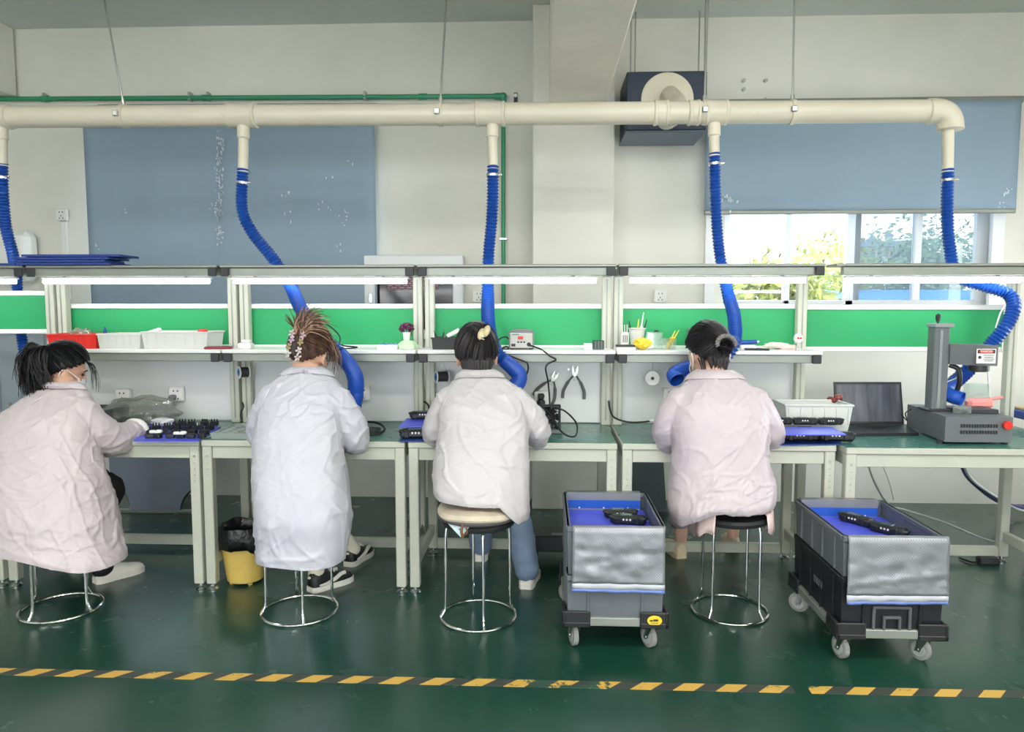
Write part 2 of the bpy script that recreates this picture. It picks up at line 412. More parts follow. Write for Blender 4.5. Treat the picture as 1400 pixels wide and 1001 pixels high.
for k in range(4):
    xx = lx0_ + .03 + (lx1_ - lx0_ - .06) * k / 3; obj('mullion', MB().box((xx, yf, (lz0 + lz1) / 2), (.05, .05, lz1 - lz0), .004), m_frame, w4)
    if k < 3: obj('pane', MB().box((xx + (lx1_ - lx0_ - .06) / 6, yf, (lz0 + lz1) / 2), ((lx1_ - lx0_ - .06) / 3 - .05, .005, lz1 - lz0 - .08)), m_glass, w4)
for zz in (lz0 + .02, lz1 - .02): obj('window_frame', MB().box(((lx0_ + lx1_) / 2, yf, zz), (lx1_ - lx0_, .06, .04), .004), m_frame, w4)
# ------------------------------------------------------------------ small hatch window behind bench 2/3
yh = 5.22
h0 = at(497, 360, yh); h1 = at(633, 360, yh); hz1 = at(560, 349, yh).z; hz0 = 1.18
hat = thing('window_2', None, None, (0, 0, 0)); hat['kind'] = 'structure'; hat['label'] = 'small white framed hatch window with dark pane'
xa, xb = h0.x, h1.x
fw = .075
obj('window_frame', MB().box(((xa + xb) / 2, yh + .045, hz1 - fw / 2), (xb - xa, .09, fw), .006), m_frame, hat)
obj('window_frame', MB().box(((xa + xb) / 2, yh + .045, hz0 + fw / 2), (xb - xa, .09, fw), .006), m_frame, hat)
for xx in (xa + fw / 2, xb - fw / 2):
    obj('window_frame', MB().box((xx, yh + .046, (hz0 + hz1) / 2), (fw, .085, hz1 - hz0 - 2 * fw + .002), .006), m_frame, hat)
obj('sash_rail', MB().box(((xa + xb) / 2, yh + .02, hz1 - fw - .012), (xb - xa - 2 * fw + .02, .03, .02), .004), m_frame, hat)
def hatch_material():
    m = bpy.data.materials.new('dark_hatch_pane'); m.use_nodes = True; n = m.node_tree.nodes; l = m.node_tree.links; b = n['Principled BSDF']
    tc = n.new('ShaderNodeTexCoord'); mp = n.new('ShaderNodeMapping'); mp.inputs['Scale'].default_value = (9, 1, 16)
    l.new(tc.outputs['Object'], mp.inputs[0])
    t = n.new('ShaderNodeTexBrick'); t.inputs['Color1'].default_value = (*lin(178, 120, 134), 1); t.inputs['Color2'].default_value = (*lin(196, 150, 160), 1)
    t.inputs['Mortar'].default_value = (*lin(84, 50, 60), 1); t.inputs['Scale'].default_value = 1.0; t.inputs['Mortar Size'].default_value = 0.09
    cx = n.new('ShaderNodeCombineXYZ'); sp = n.new('ShaderNodeSeparateXYZ'); l.new(mp.outputs[0], sp.inputs[0])
    l.new(sp.outputs['X'], cx.inputs['X']); l.new(sp.outputs['Z'], cx.inputs['Y']); l.new(cx.outputs[0], t.inputs['Vector'])
    l.new(t.outputs['Color'], b.inputs['Base Color']); b.inputs['Roughness'].default_value = 0.3
    return m
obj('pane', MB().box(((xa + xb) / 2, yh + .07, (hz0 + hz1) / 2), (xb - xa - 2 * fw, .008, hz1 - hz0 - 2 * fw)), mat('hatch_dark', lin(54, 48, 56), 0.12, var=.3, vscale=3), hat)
pxa = at(528, 390, yh).x; pxb = at(597, 390, yh).x; pz = at(560, 398, yh).z; pz1 = at(560, 382, yh).z
obj('notice', MB().box(((pxa + pxb) / 2, yh + .058, (pz + pz1) / 2 + .01), (pxb - pxa, .006, pz1 - pz)), hatch_material(), hat, label='pinkish notice behind the pane')
lp = at(507, 408, yh)
obj('latch', MB().box((lp.x, yh - .012, lp.z), (.02, .03, .07), .006), m_chrome, hat)
# ------------------------------------------------------------------ outside
struct('ground_outside', MB().box((4, 46, -1.05), (90, 80, .1)), mat('ground_outside', lin(150, 152, 130), .9, var=.1, vscale=.2))
m_leaf1 = mat('leaf_light', lin(104, 112, 36), .6, var=.35, vscale=6)
m_leaf2 = mat('leaf_mid', lin(112, 138, 100), .6, var=.35, vscale=6)
m_trunk = mat('bark', lin(110, 92, 74), .8, var=.2)
def tree(loc, h, cr_, label, leaf, n=2600, seed=1):
    rng = random.Random(seed); t = thing('tree', label, 'tree', loc, 'trees outside the window')
    tr = MB(); top = Vector((0, 0, h * .75))
    tr.tube(cr([(0, 0, -.02), (.08, 0, h * .3), (-.05, .05, h * .55), top], 5), [.16 - .1 * i / 15 for i in range(16)], 8)
    for k in range(9):
        a = rng.uniform(0, 2 * pi); z0 = h * rng.uniform(.3, .6); L = cr_ * rng.uniform(.6, .95)
        tr.tube(cr([(0, 0, z0), (cos(a) * L * .5, sin(a) * L * .5, z0 + h * .12), (cos(a) * L, sin(a) * L, z0 + h * .2)], 4), [.05, .045, .04, .035, .03, .025, .02, .015, .01], 5)
    obj('trunk', tr, m_trunk, t, world=False)
    lf = MB(); centers = [(Vector((rng.gauss(0, .5), rng.gauss(0, .5), 0)) * cr_ + Vector((0, 0, h * rng.uniform(.5, .95))), cr_ * rng.uniform(.3, .55)) for _ in range(16)]
    for k in range(n):
        c, rr = rng.choice(centers); d = Vector((rng.gauss(0, 1), rng.gauss(0, 1), rng.gauss(0, 1))).normalized() * rr * rng.uniform(.6, 1.05)
        p = c + d; s_ = rng.uniform(.08, .16); u = Vector((rng.gauss(0, 1), rng.gauss(0, 1), rng.gauss(0, .6))).normalized(); w = u.orthogonal().normalized()
        lf.raw([p, p + u * s_ + w * s_ * .45, p + u * s_ * 2, p + u * s_ - w * s_ * .45], [(0, 1, 2, 3)])
    me = lf.mesh('foliage', smooth=0); o = obj('foliage', me, leaf, t, world=False); o['kind'] = 'stuff'
    return t
tp = [(1020, 13.0, 3.0, 1.3, 'pale yellow-green tree seen through the leftmost panes', m_leaf1), (1118, 18.5, 3.5, 1.7, 'yellow-green tree with bare lower branches behind the second pane', m_leaf1),
      (1215, 22.0, 3.9, 2.0, 'green tree behind the first bluish pane', m_leaf2), (1308, 27.0, 5.4, 3.0, 'tall green tree behind the rightmost bluish pane', m_leaf2)]
for i, (px, Y, h, c_, lab, lf) in enumerate(tp):
    p = at(px, 400, Y); tree((p.x, Y, -1.0), h, c_, lab, lf, 3000, i + 3)
# building with turreted roofs
B = thing('hillside_building', 'large pale building with small turrets on a blue-grey roof', 'building', (at(1205, 400, 60).x, 60, -1.0))
bx = B.location.x
m_bw = mat('far_wall', lin(214, 206, 196), .8); m_br = mat('far_roof', lin(120, 136, 152), .7); m_bwin = mat('far_window', lin(96, 108, 122), .3)
zt = at(1200, 338, 60).z
obj('wall', MB().box((bx, 62, zt / 2 - .5), (4.4, 4, zt + 1)), m_bw, B)
obj('roof', MB().prism([(bx - 2.5, zt), (bx + 2.5, zt), (bx + 1.9, zt + .45), (bx - 1.9, zt + .45)], 59.4, 64.4), m_br, B)
for k, dx in enumerate((-1.3, -.3, 1.1)):
    zz = zt + .45 + (0.35 if k == 2 else 0)
    obj('turret', MB().box((bx + dx, 61.5, zz), (.45, .45, .5)), m_bw, B)
    obj('turret_roof', MB().lathe((bx + dx, 61.5, zz + .22), [(.55, 0), (.3, .13), (.14, .25), (.03, .45)], 4), m_br, B)
for k in range(8):
    obj('window', MB().box((bx - 1.9 + k * .54, 59.97, zt - .5), (.3, .1, .5)), m_bwin, B)
s0 = at(1150, 404, 16.5); s1 = at(1345, 404, 16.5)
shed = thing('blue_roofed_shed', 'low shed with a bright blue metal roof outside the window', 'shed', ((s0.x + s1.x) / 2, 15, -1.0))
zt2 = at(1250, 402, 16.5).z; zt1 = at(1250, 416, 14).z
obj('wall', MB().box(((s0.x + s1.x) / 2, 15.6, (zt1 - 1.0) / 2 - .05), (s1.x - s0.x, 2.6, zt1 + 1.0 - .1)), m_bw, shed)
obj('roof', MB().prism([(14.0, zt1 - .05), (16.9, zt2), (16.9, zt2 + .06), (14.0, zt1 + .01)], s0.x - .3, s1.x + .3, 'YZ'), mat('blue_metal_roof', lin(70, 160, 226), .45, var=.05), shed)
for k in range(22):
    xx = s0.x - .2 + k * (s1.x - s0.x + .4) / 21
    obj('roof_rib', MB().prism([(14.0, zt1), (16.9, zt2 + .05), (16.9, zt2 + .1), (14.0, zt1 + .05)], xx - .03, xx + .03, 'YZ'), MATS['blue_metal_roof'], shed)
# ------------------------------------------------------------------ ceiling lamps over the hall (behind the frame's top edge)
m_tube = mat('lamp_tube', (1, 1, 1), .4, emit=(1, .99, .95), estr=6.0)
k = 0
LAMP_P = 42
lampspots = [(x, y) for y in (-2.9, -0.9, 1.0) for x in (-3.9, -1.5, .9, 3.0)]
lproto = None
for (x, y) in lampspots:
    if lproto is None:
        lproto = thing('ceiling_lamp', 'x', 'lamp', (0, 0, 0), 'twin tube lamps on the hall ceiling')
        obj('housing', MB().box((0, 0, -.03), (1.25, .22, .06), .01), m_white, lproto, world=False)
        for yy in (-.055, .055):
            obj('lamp_tube', MB().cyl((-.58, yy, -.075), (.58, yy, -.075), .013, 10), m_tube, lproto, world=False)
    place(lproto, (x, y, ZC), 0, 'twin tube lamp on the hall ceiling above the aisle', k == 0, 'twin tube lamps on the hall ceiling'); k += 1
    area('lamp_light', (x, y, ZC - .11), (0, 0, 0), 1.15, .2, LAMP_P, (1, .985, .95))
# ------------------------------------------------------------------ exhaust pipe
YP = 4.0; PR = .058
P0 = at(-45, 160.5, YP); P1 = at(1280, 152, YP)
ex = thing('exhaust_pipe', 'long cream plastic exhaust pipe hanging along the row of benches', 'pipe', tuple((P0 + P1) / 2))
obj('main_pipe', MB().cyl(P0, P1, PR, 24), m_pvc, ex)
d = (P1 - P0).normalized()
def onpipe(px): # point of the pipe axis at pixel column
    lo, hi = 0, 1
    for _ in range(30):
        t = (lo + hi) / 2; p = P0.lerp(P1, t) - Vector((0, 0, CAMH))
        if 700 + 1000 * p.dot(_r) / p.dot(_f) < px: lo = t
        else: hi = t
    return P0.lerp(P1, t)
def coupling(a, b, k=1.09):
    A, Bp = onpipe(a), onpipe(b)
    obj('coupling', MB().tube([A, A + d * .004, A + d * .016, A + d * .02, Bp - d * .02, Bp - d * .016, Bp - d * .004, Bp], [PR * 1.01, PR * k * 1.05, PR * k * 1.05, PR * k, PR * k, PR * k * 1.05, PR * k * 1.05, PR * 1.01], 24), m_pvc, ex)
for a, b in ((-12, 15), (310, 352), (650, 691), (893, 914), (940, 957), (962, 995)): coupling(a, b)
# elbow at the right end
el = P1; elr = .075
ep = [el + Vector((elr * sin(t), 0, -elr * (1 - cos(t)))) for t in [pi / 2 * i / 10 for i in range(11)]]
obj('elbow', MB().tube([el - d * .05, el - d * .045, el - d * .01, el] + ep[1:] + [ep[-1] + V(0, 0, -.02), ep[-1] + V(0, 0, -.024)], [PR * 1.02, PR * 1.12, PR * 1.12] + [PR * 1.08] * 11 + [PR * 1.14, PR * 1.0], 24), m_pvc, ex)
drops = [(1, 222, -.008), (332, 232, 0), (673, 228, 0), (977, 210, 0)]
for px, yb, _ in drops:
    A = onpipe(px); Bz = at(px, yb, YP)
    lean = at({1: 3, 332: 332, 673: 674, 977: 977}[px], yb, YP)
    obj('drop_pipe', MB().tube([A, A + V(0, 0, -PR), A + V(0, 0, -PR - .06), A + V(0, 0, -PR - .064), lean + V(0, 0, -.02)], [.033, .033, .033, .027, .027], 18), m_pvc, ex)
A5 = ep[-1]; B5 = at(1296, 232, YP)
obj('drop_pipe', MB().tube([A5 + V(-.012, 0, 0), B5 + V(0, 0, -.02)], [.03, .027], 18), m_pvc, ex)
for px, py, yy in ((170, 0, YP - .02), (602, 0, YP), (963, 0, YP), (1083, 0, YP)):
    A = onpipe(px)
    obj('pipe_clamp', MB().tube([A - d * .012, A + d * .012], PR + .006, 24), m_pvc, ex)
    obj('clamp_lug', MB().box(A + V(-.01, -PR - .008, .0), (.03, .02, .03), .004), m_steel, ex)
for (px, top) in ((170, (143, 2)), (602, (610, 2)), (963, (968, 2)), (1083, (1086, 2))):
    A = onpipe(px) + V(0, 0, PR); q = at(top[0], top[1], YP); dr = (q - A).normalized(); E_ = A + dr * ((ZC + .01 - A.z) / dr.z)
    obj('hanger_rod', MB().cyl(A, E_, .0055, 8), m_steel, ex)
    obj('hanger_nut', MB().cyl(A, A + dr * .03, .011, 8), m_steel, ex)
# ------------------------------------------------------------------ hoses
def hose(label, pts, r=.029, sleeve=None, r_end=None, clamp=None):
    P = [at(*p) for p in pts]; path = even(cr(P, 14), .0088); n = len(path)
    h = thing('exhaust_hose', label, 'hose', tuple(path[-1]), 'blue corrugated exhaust hoses')
    rr = []
    for i in range(n):
        t = i / (n - 1); b = r + ((r_end - r) * max(0, (t - .4) / .6) if r_end else 0)
        rr.append(b * (1.1 if i % 2 else .82))
    obj('hose_body', MB().tube(path, rr, 14, cap=False), m_hose, h, smooth=80)
    c = at(*clamp) if clamp else None
    if c:
        i = min(range(n), key=lambda q: (path[q] - c).length); tdir = (path[min(i + 1, n - 1)] - path[i - 1]).normalized()
        obj('hose_clamp', MB().tube([path[i] - tdir * .006, path[i] + tdir * .006], r * 1.16, 16), m_chrome, h)
        obj('clamp_screw', MB().box(path[i] + V(r * 1.2, -.012, 0), (.028, .014, .012), .003), m_chrome, h)
    if sleeve:
        S = cr([at(*p) for p in sleeve[0]], 10); ns = len(S); ra, rb = sleeve[1]
        rs = [ra + (rb - ra) * min(1, 1.5 * i / (ns - 1)) for i in range(ns)]
        wr_ = [x * (1 + .05 * noise.noise(S[i] * 40)) for i, x in enumerate(rs)]
        mb = MB().tube(S, wr_, 16, cap=False); Sd = (S[-1] - S[-2]).normalized()
        mb.tube([S[-1], S[-1] - Sd * .05], [wr_[-1] * .99, wr_[-1] * .9], 16, cap=False)
        obj('end_sleeve', mb, m_hosed, h, smooth=60)
        obj('sleeve_inside', MB().tube([S[-1] - Sd * .05, S[-1] - Sd * .052], wr_[-1] * .92, 16), m_cable, h)
    return h
hose('blue corrugated hose at the far left edge beside the ponytailed worker', [(3, 222, 4.0), (4, 265, 4.02), (8, 310, 4.08), (18, 350, 4.16), (23, 385, 4.26), (26, 430, 4.28), (30, 462, 4.28), (36, 500, 4.26), (42, 530, 4.2)], clamp=(3, 241, 4.0))
hose('blue hose bending down past the brown-haired worker with the floral clip', [(332, 230, 4.0), (331, 285, 4.0), (345, 318, 4.0), (372, 352, 3.98), (394, 385, 3.96), (413, 425, 3.84), (438, 458, 3.73), (464, 484, 3.70)], r=.030, r_end=.038, clamp=(331, 251, 4.0),
     sleeve=([(464, 484, 3.70), (478, 500, 3.69), (486, 518, 3.69), (486, 538, 3.70), (483, 556, 3.70)], (.039, .042)))
hose('blue hose hanging straight down behind the worker with the beige hair clip', [(674, 226, 4.0), (673, 290, 4.0), (668, 350, 4.0), (667, 400, 3.98), (668, 445, 3.84), (676, 477, 3.745), (690, 494, 3.735)], r=.031, r_end=.036, clamp=(674, 240, 4.0),
     sleeve=([(688, 492, 3.735), (702, 504, 3.735), (710, 514, 3.735), (706, 526, 3.73), (694, 534, 3.72)], (.037, .042)))
hose('blue hose curving round beside the worker with the bun', [(977, 208, 4.0), (978, 260, 4.0), (981, 320, 4.0), (986, 360, 4.0), (995, 400, 3.95), (1004, 435, 3.84), (1003, 468, 3.745), (988, 490, 3.74), (962, 500, 3.77), (945, 502, 3.77)], r=.029, r_end=.036, clamp=(977, 224, 4.0),
     sleeve=([(948, 502, 3.77), (932, 506, 3.76), (922, 513, 3.74), (926, 520, 3.71)], (.037, .04)))
hose('blue hose looping down to the marking machine at the right', [(1296, 230, 4.0), (1295, 290, 4.0), (1298, 335, 4.0), (1308, 376, 4.0), (1345, 391, 3.95), (1378, 402, 3.9), (1386, 420, 3.86), (1374, 448, 3.84), (1350, 476, 3.86), (1326, 504, 3.86), (1306, 522, 3.84)], r=.03, r_end=.034, clamp=(1296, 246, 4.0),
     sleeve=([(1306, 522, 3.84), (1293, 535, 3.8), (1300, 541, 3.74), (1316, 546, 3.70)], (.036, .036)))
# ------------------------------------------------------------------ green water pipe on the wall
ygp = 5.27
wp = thing('water_pipe', 'thin green plastic water pipe along the upper wall', 'pipe', tuple(at(600, 134, ygp)))
a, b, c_ = at(-30, 135.5, ygp), at(688, 131.5, ygp), at(690, 640, ygp)
obj('pipe_run', MB().tube([a, b], .017, 12), m_gpipe, wp)
obj('pipe_drop', MB().tube([b, V(b.x, ygp, .35)], .015, 12), m_gpipe, wp)
obj('pipe_elbow', MB().ball(b, .026).cyl(b, b + V(-.06, 0, 0), .023, 12).cyl(b, b + V(0, 0, -.06), .022, 12), m_gpipe, wp)
for px in (65, 288, 581): 
    q = a.lerp(b, (px + 30) / 718); obj('pipe_joint', MB().cyl(q - V(.03, 0, 0), q + V(.03, 0, 0), .022, 12), m_gpipe, wp)
for px in (63, 265, 290, 503):
    q = a.lerp(b, (px + 30) / 718); obj('pipe_clip', MB().box(q + V(0, .01, .01), (.02, .05, .06), .004), m_steel, wp)
for z in (1.9, 1.2):
    obj('pipe_clip', MB().box((b.x, ygp + .005, z), (.06, .04, .02), .004), m_chrome, wp)
q0, q1 = at(135, 145, 5.28), at(517, 143, 5.28)
single('conduit', MB().tube([q0, q1], .012, 10), m_rail, 'straight grey metal conduit just under the green pipe', 'conduit')
# sprig (small wall valve) by the column, bolt holes on the right wall
q = at(705, 135, 5.28)
v = thing('wall_bracket', 'tiny black and white bracket on the wall left of the beam', 'bracket', tuple(q))
obj('bracket_plate', MB().box(q + V(0, .012, 0), (.025, .03, .085), .004), m_cap, v); obj('bracket_cap', MB().cyl(q + V(0, 0, .02), q + V(0, -.02, .02), .012, 10), m_white, v)
i = 0
for (px, py) in ((1016, 111), (1046, 111), (1016, 123), (1045, 137)):
    q = at(px, py, YW_)
    single('anchor_bolt', MB().cyl(q + V(0, .01, 0), q + V(0, -.03, 0), .012, 8), m_steel, 'short rusty anchor bolt in a group of four above the right blind', 'bolt', group='anchor bolts on the upper wall')
# ------------------------------------------------------------------ exhaust fan box
yb0 = 4.86
f0 = at(857, 98, yb0); f1 = at(967, 98, yb0); fz0 = at(910, 178, yb0).z; fz1 = f0.z
fb = thing('exhaust_fan_box', 'dark navy metal fan box hung in front of the upper wall', 'fan box', ((f0.x + f1.x) / 2, yb0, fz0))
obj('box_body', MB().box(((f0.x + f1.x) / 2, (yb0 + 5.27) / 2, (fz0 + fz1) / 2), (f1.x - f0.x, 5.27 - yb0, fz1 - fz0), .006), m_navy, fb)
obj('bottom_tray', MB().box(((f0.x + f1.x) / 2, (yb0 + 5.27) / 2, fz0 - .006), (f1.x - f0.x + .01, 5.27 - yb0 - .01, .014), .003), mat('tray_grey', lin(96, 108, 124), .5), fb)
fc = at(912, 136, yb0)
obj('flange', MB().lathe((fc.x, yb0 - .001, fc.z), [(.165, 0), (.168, .006), (.165, .014), (.09, .018)], 36, 'Y'), m_pvc, fb)
dp = even(cr([fc + V(.002, -.005, .0), fc + V(.004, -.1, .0), fc + V(.008, -.2, -.05), fc + V(.012, -.3, -.11), onpipe(922) + V(0, .25, .03), onpipe(922) + V(0, .07, 0)], 14), .02)
obj('flexible_duct', MB().tube(dp, [.052 * (1.05 if i % 2 else .98) for i in range(len(dp))], 20), m_pvc, fb, smooth=60)
for px, py0, yy in ((862, 98, 4.9), (963, 98, 4.9), (955, 98, 5.2), (868, 98, 5.2)):
    A = at(px, py0, yy); A.z = fz1; obj('hanger_rod', MB().cyl(A, V(A.x, A.y, ZC + .005), .005, 8), m_steel, fb)
# ------------------------------------------------------------------ roller blinds
def blind(name, label, x0, x1, y0, y1, Y, marks, seed):
    a = at(x0, y0, Y); b = at(x1, y0, Y); za = at((x0 + x1) / 2, y0, Y).z; zb = at((x0 + x1) / 2, y1, Y).z
    t = thing(name, label, 'blind', ((a.x + b.x) / 2, Y, zb))
    nx, nz = 40, 14; vs = []; fs = []
    for j in range(nz + 1):
        for i in range(nx + 1):
            x = a.x + (b.x - a.x) * i / nx; z = za + (zb - za) * j / nz
            w = .012 * noise.noise(Vector((x * 1.6, seed, z * .5))) + .004 * noise.noise(Vector((x * 5, seed, z * .7)))
            vs.append((x, Y + w * (j / nz + .15), z))
    for j in range(nz):
        for i in range(nx): k = j * (nx + 1) + i; fs.append((k, k + 1, k + nx + 2, k + nx + 1))
    me = MB().raw(vs, fs)
    o = obj('fabric', me, m_blind, t, smooth=60); md = o.modifiers.new('s', 'SOLIDIFY'); md.thickness = .003
    obj('bottom_bar', MB().box(((a.x + b.x) / 2, Y, zb - .008), (b.x - a.x, .022, .03), .006), m_rail, t)
    obj('roller_tube', MB().cyl((a.x - .02, Y + .03, za + .01), (b.x + .02, Y + .03, za + .01), .024, 14), m_rail, t)
    rng = random.Random(seed)
    if marks:   # worn flecks where the coating has come off
        mk = MB()
        for (px, py, n_) in marks:
            for _ in range(n_):
                q = at(px + rng.gauss(0, 3), py + rng.gauss(0, 5), Y - .02); s_ = rng.uniform(.002, .006); u = rng.uniform(-1, 1) * .01; h_ = rng.uniform(.003, .012)
                mk.raw([(q.x - s_, Y - .0185, q.z - h_), (q.x + s_, Y - .0185, q.z - h_), (q.x + s_ + u * .3, Y - .0185, q.z + h_), (q.x - s_ + u * .3, Y - .0185, q.z + h_)], [(0, 1, 2, 3)])
        f = obj('worn_flecks', mk, mat('worn_white', lin(214, 222, 228), .8), t, smooth=0); f['kind'] = 'stuff'
    return t
marks = [(299, y, 7) for y in range(190, 330, 9)] + [(390, 267, 4), (437, 281, 3), (450, 283, 3), (474, 292, 5), (467, 304, 3), (395, 300, 3), (463, 336, 3), (132, 340, 3), (452, 240, 2), (170, 285, 2), (480, 225, 2), (285, 275, 2)]
blind('roller_blind', 'long blue-grey roller blind lowered over the left window', 113, 512, 166, 452, 5.24, marks, 3)
m_blind2 = m_blind
blind('roller_blind', 'blue-grey roller blind half raised over the right window', 966, 1397, 139, 288, 5.2, [(1000, 272, 9), (992, 268, 6), (1378, 260, 6), (1366, 280, 4)], 11)
# ------------------------------------------------------------------ fittings on the back wall
def outlet(name, label, p, w=.086, h=.086, parent=None, plug=False, sw=False, d_=.03):
    """plate facing -Y centred at p"""
    t = thing(name, label, 'outlet', tuple(p)) if parent is None else None
    par = t or parent
    pl = obj('outlet_plate' if t else 'power_outlet', MB().box(p + V(0, d_ / 2 - d_, 0) + V(0, d_ / 2, 0) * 0, (w, d_, h), .006), m_whitepl, par)
    hm = MB()
    for dx, dz in ((-.012, .018), (.012, .018), (0, -.01), (-.013, -.026), (.013, -.026)):
        hm.box(p + V(dx - (.015 if sw else 0), -d_ - .0005, dz), (.006, .004, .009))
    obj('socket_holes', hm, m_cap, pl)
    return pl
outlet('wall_outlet', 'square white wall outlet left of the long blind', at(87, 294, 5.31))
q = at(88, 303, 5.31); q2 = at(88, 372, 5.31)
single('cable_trunking', MB().box(((q.x), 5.308, (q.z + q2.z) / 2 - .1), (.045, .02, q.z - q2.z + .2), .004), m_whitepl, 'white vertical cable trunking under the wall outlet', 'trunking')
for px, lab in ((655, 'faint white outlet on the wall seen above the third green board'), (902, 'faint white outlet on the wall above the fourth green board')):
    outlet('wall_outlet', lab, at(px, 405, 5.31), .09, .09)
q = at(16, 340, 5.16); 
ap = thing('electrical_cabinet', 'white rounded cabinet on the wall at the far left edge', 'cabinet', (q.x, 5.2, q.z - .14))
obj('cabinet_body', MB().box((q.x - .06, 5.24, q.z - .05), (.34, .14, .36), .04), m_white, ap)
obj('cabinet_door', MB().box((q.x - .06, 5.162, q.z - .05), (.28, .016, .3), .007), m_whitepl, ap)
# grey-blue locker standing behind the left bench, and the blue-grey panel below it
q0, q1 = at(-60, 500, 4.9), at(66, 500, 4.9)
lk = thing('metal_locker', 'light blue-grey metal locker behind the left bench', 'locker', ((q0.x + q1.x) / 2, 5.05, 0))
m_lock = mat('locker_paint', lin(168, 178, 188), .45, var=.03)
zl = at(0, 455, 4.9).z + .03
obj('locker_body', MB().box(((q0.x + q1.x) / 2, 5.06, zl / 2), (q1.x - q0.x, .34, zl), .008), m_lock, lk)
for k in range(2):
    xx = q0.x + (q1.x - q0.x) * (.25 + .5 * k); dd = obj('locker_door', MB().box((xx, 4.884, zl / 2), ((q1.x - q0.x) / 2 - .02, .016, zl - .08), .005), m_lock, lk)
    obj('door_handle', MB().box((xx + (.1 if k == 0 else -.1), 4.868, .7), (.015, .02, .12), .004), m_steel, dd)
yp = 4.83; x0 = at(150, 650, yp).x; x1 = at(290, 650, yp).x; zt = .66
pts = [(x0, zt), (x1, zt), (x1, .2)] 
import itertools
def arc(cx, cz, r, a0, a1, n=8): return [(cx + r * cos(a0 + (a1 - a0) * i / n), cz + r * sin(a0 + (a1 - a0) * i / n)) for i in range(n + 1)]
xa_ = at(178, 690, yp).x; xb_ = at(246, 690, yp).x
prof = [(x0, zt), (x1, zt), (x1, .21)] + [(xb_ + (x1 - xb_) * (1 - sin(t)), .02 + .19 * cos(t)) for t in [pi / 2 * i / 8 for i in range(9)]][1:] + \
       [(xa_ - (xa_ - x0) * (1 - sin(t)), .02 + .19 * cos(t)) for t in [pi / 2 * (8 - i) / 8 for i in range(9)]]
pn = thing('modesty_panel', 'blue-grey panel with cut-out corners standing under the left bench', 'panel', ((x0 + x1) / 2, yp, 0))
obj('panel_board', MB().prism(prof, yp, yp + .03), mat('panel_bluegrey', lin(140, 148, 165), .5, var=.05), pn)
obj('base_rail', MB().box(((xa_ + xb_) / 2, yp + .015, .01), (xb_ - xa_ + .2, .05, .02), .003), m_rail, pn)
obj('corner_trim', MB().tube([(p_[0], yp + .01, p_[1]) for p_ in prof[2:12]], .009, 8), m_cable, pn)
obj('corner_trim', MB().tube([(p_[0], yp + .01, p_[1]) for p_ in prof[12:]], .009, 8), m_cable, pn)
q0, q1 = at(858, 655, 4.92), at(912, 655, 4.92)
db = thing('dark_slab', 'dark grey slab filling the dark area under the fourth bench', 'board', ((q0.x + q1.x) / 2, 4.92, 0))
obj('slab_face', MB().prism([(4.9, 0), (4.925, 0), (5.30, .72), (5.275, .72)], q0.x, q1.x, 'YZ'), mat('dark_slab_grey', lin(74, 84, 88), .5, var=.08), db)  # plain dark slab sloping from floor to wall, fills the dark area here
obj('slab_edge', MB().prism([(4.895, 0), (4.93, 0), (4.95, .03), (4.91, .03)], q0.x - .005, q1.x + .005, 'YZ'), m_cap, db)
# ------------------------------------------------------------------ hazard tape on the floor
def tape_material():
    m = bpy.data.materials.new('hazard_tape'); m.use_nodes = True; n = m.node_tree.nodes; l = m.node_tree.links; b = n['Principled BSDF']
    tc = n.new('ShaderNodeTexCoord'); sp = n.new('ShaderNodeSeparateXYZ'); l.new(tc.outputs['Object'], sp.inputs[0])
    ad = n.new('ShaderNodeMath'); ad.operation = 'MULTIPLY_ADD'; ad.inputs[1].default_value = -1.0; l.new(sp.outputs['Y'], ad.inputs[0]); l.new(sp.outputs['X'], ad.inputs[2])
    ml = n.new('ShaderNodeMath'); ml.operation = 'DIVIDE'; ml.inputs[1].default_value = 0.158; l.new(ad.outputs[0], ml.inputs[0])
    fr = n.new('ShaderNodeMath'); fr.operation = 'FRACT'; l.new(ml.outputs[0], fr.inputs[0])
    st = n.new('ShaderNodeMath'); st.operation = 'GREATER_THAN'; st.inputs[1].default_value = 0.5; l.new(fr.outputs[0], st.inputs[0])
    t = n.new('ShaderNodeTexNoise'); t.inputs['Scale'].default_value = 22; t.inputs['Detail'].default_value = 8; t.inputs['Roughness'].default_value = .75; l.new(tc.outputs['Object'], t.inputs['Vector'])
    t2 = n.new('ShaderNodeTexNoise'); t2.inputs['Scale'].default_value = 1.7; l.new(tc.outputs['Object'], t2.inputs['Vector'])
    sm = n.new('ShaderNodeMath'); sm.operation = 'ADD'; l.new(t.outputs['Fac'], sm.inputs[0]); l.new(t2.outputs['Fac'], sm.inputs[1])
    gt = n.new('ShaderNodeMath'); gt.operation = 'GREATER_THAN'; gt.inputs[1].default_value = 1.12; l.new(sm.outputs[0], gt.inputs[0])
    m1 = n.new('ShaderNodeMix'); m1.data_type = 'RGBA'; m1.inputs['A'].default_value = (*lin(60, 66, 60), 1); m1.inputs['B'].default_value = (*lin(206, 166, 78), 1); l.new(st.outputs[0], m1.inputs['Factor'])
    m2 = n.new('ShaderNodeMix'); m2.data_type = 'RGBA'; m2.inputs['B'].default_value = (*lin(44, 78, 64), 1); l.new(gt.outputs[0], m2.inputs['Factor']); l.new(m1.outputs['Result'], m2.inputs['A'])
    l.new(m2.outputs['Result'], b.inputs['Base Color']); b.inputs['Roughness'].default_value = .45
    return m
m_tape = tape_material()
yt = 2.662; ty = .052
x0 = -2.6; x1 = atz(1084, 942).x
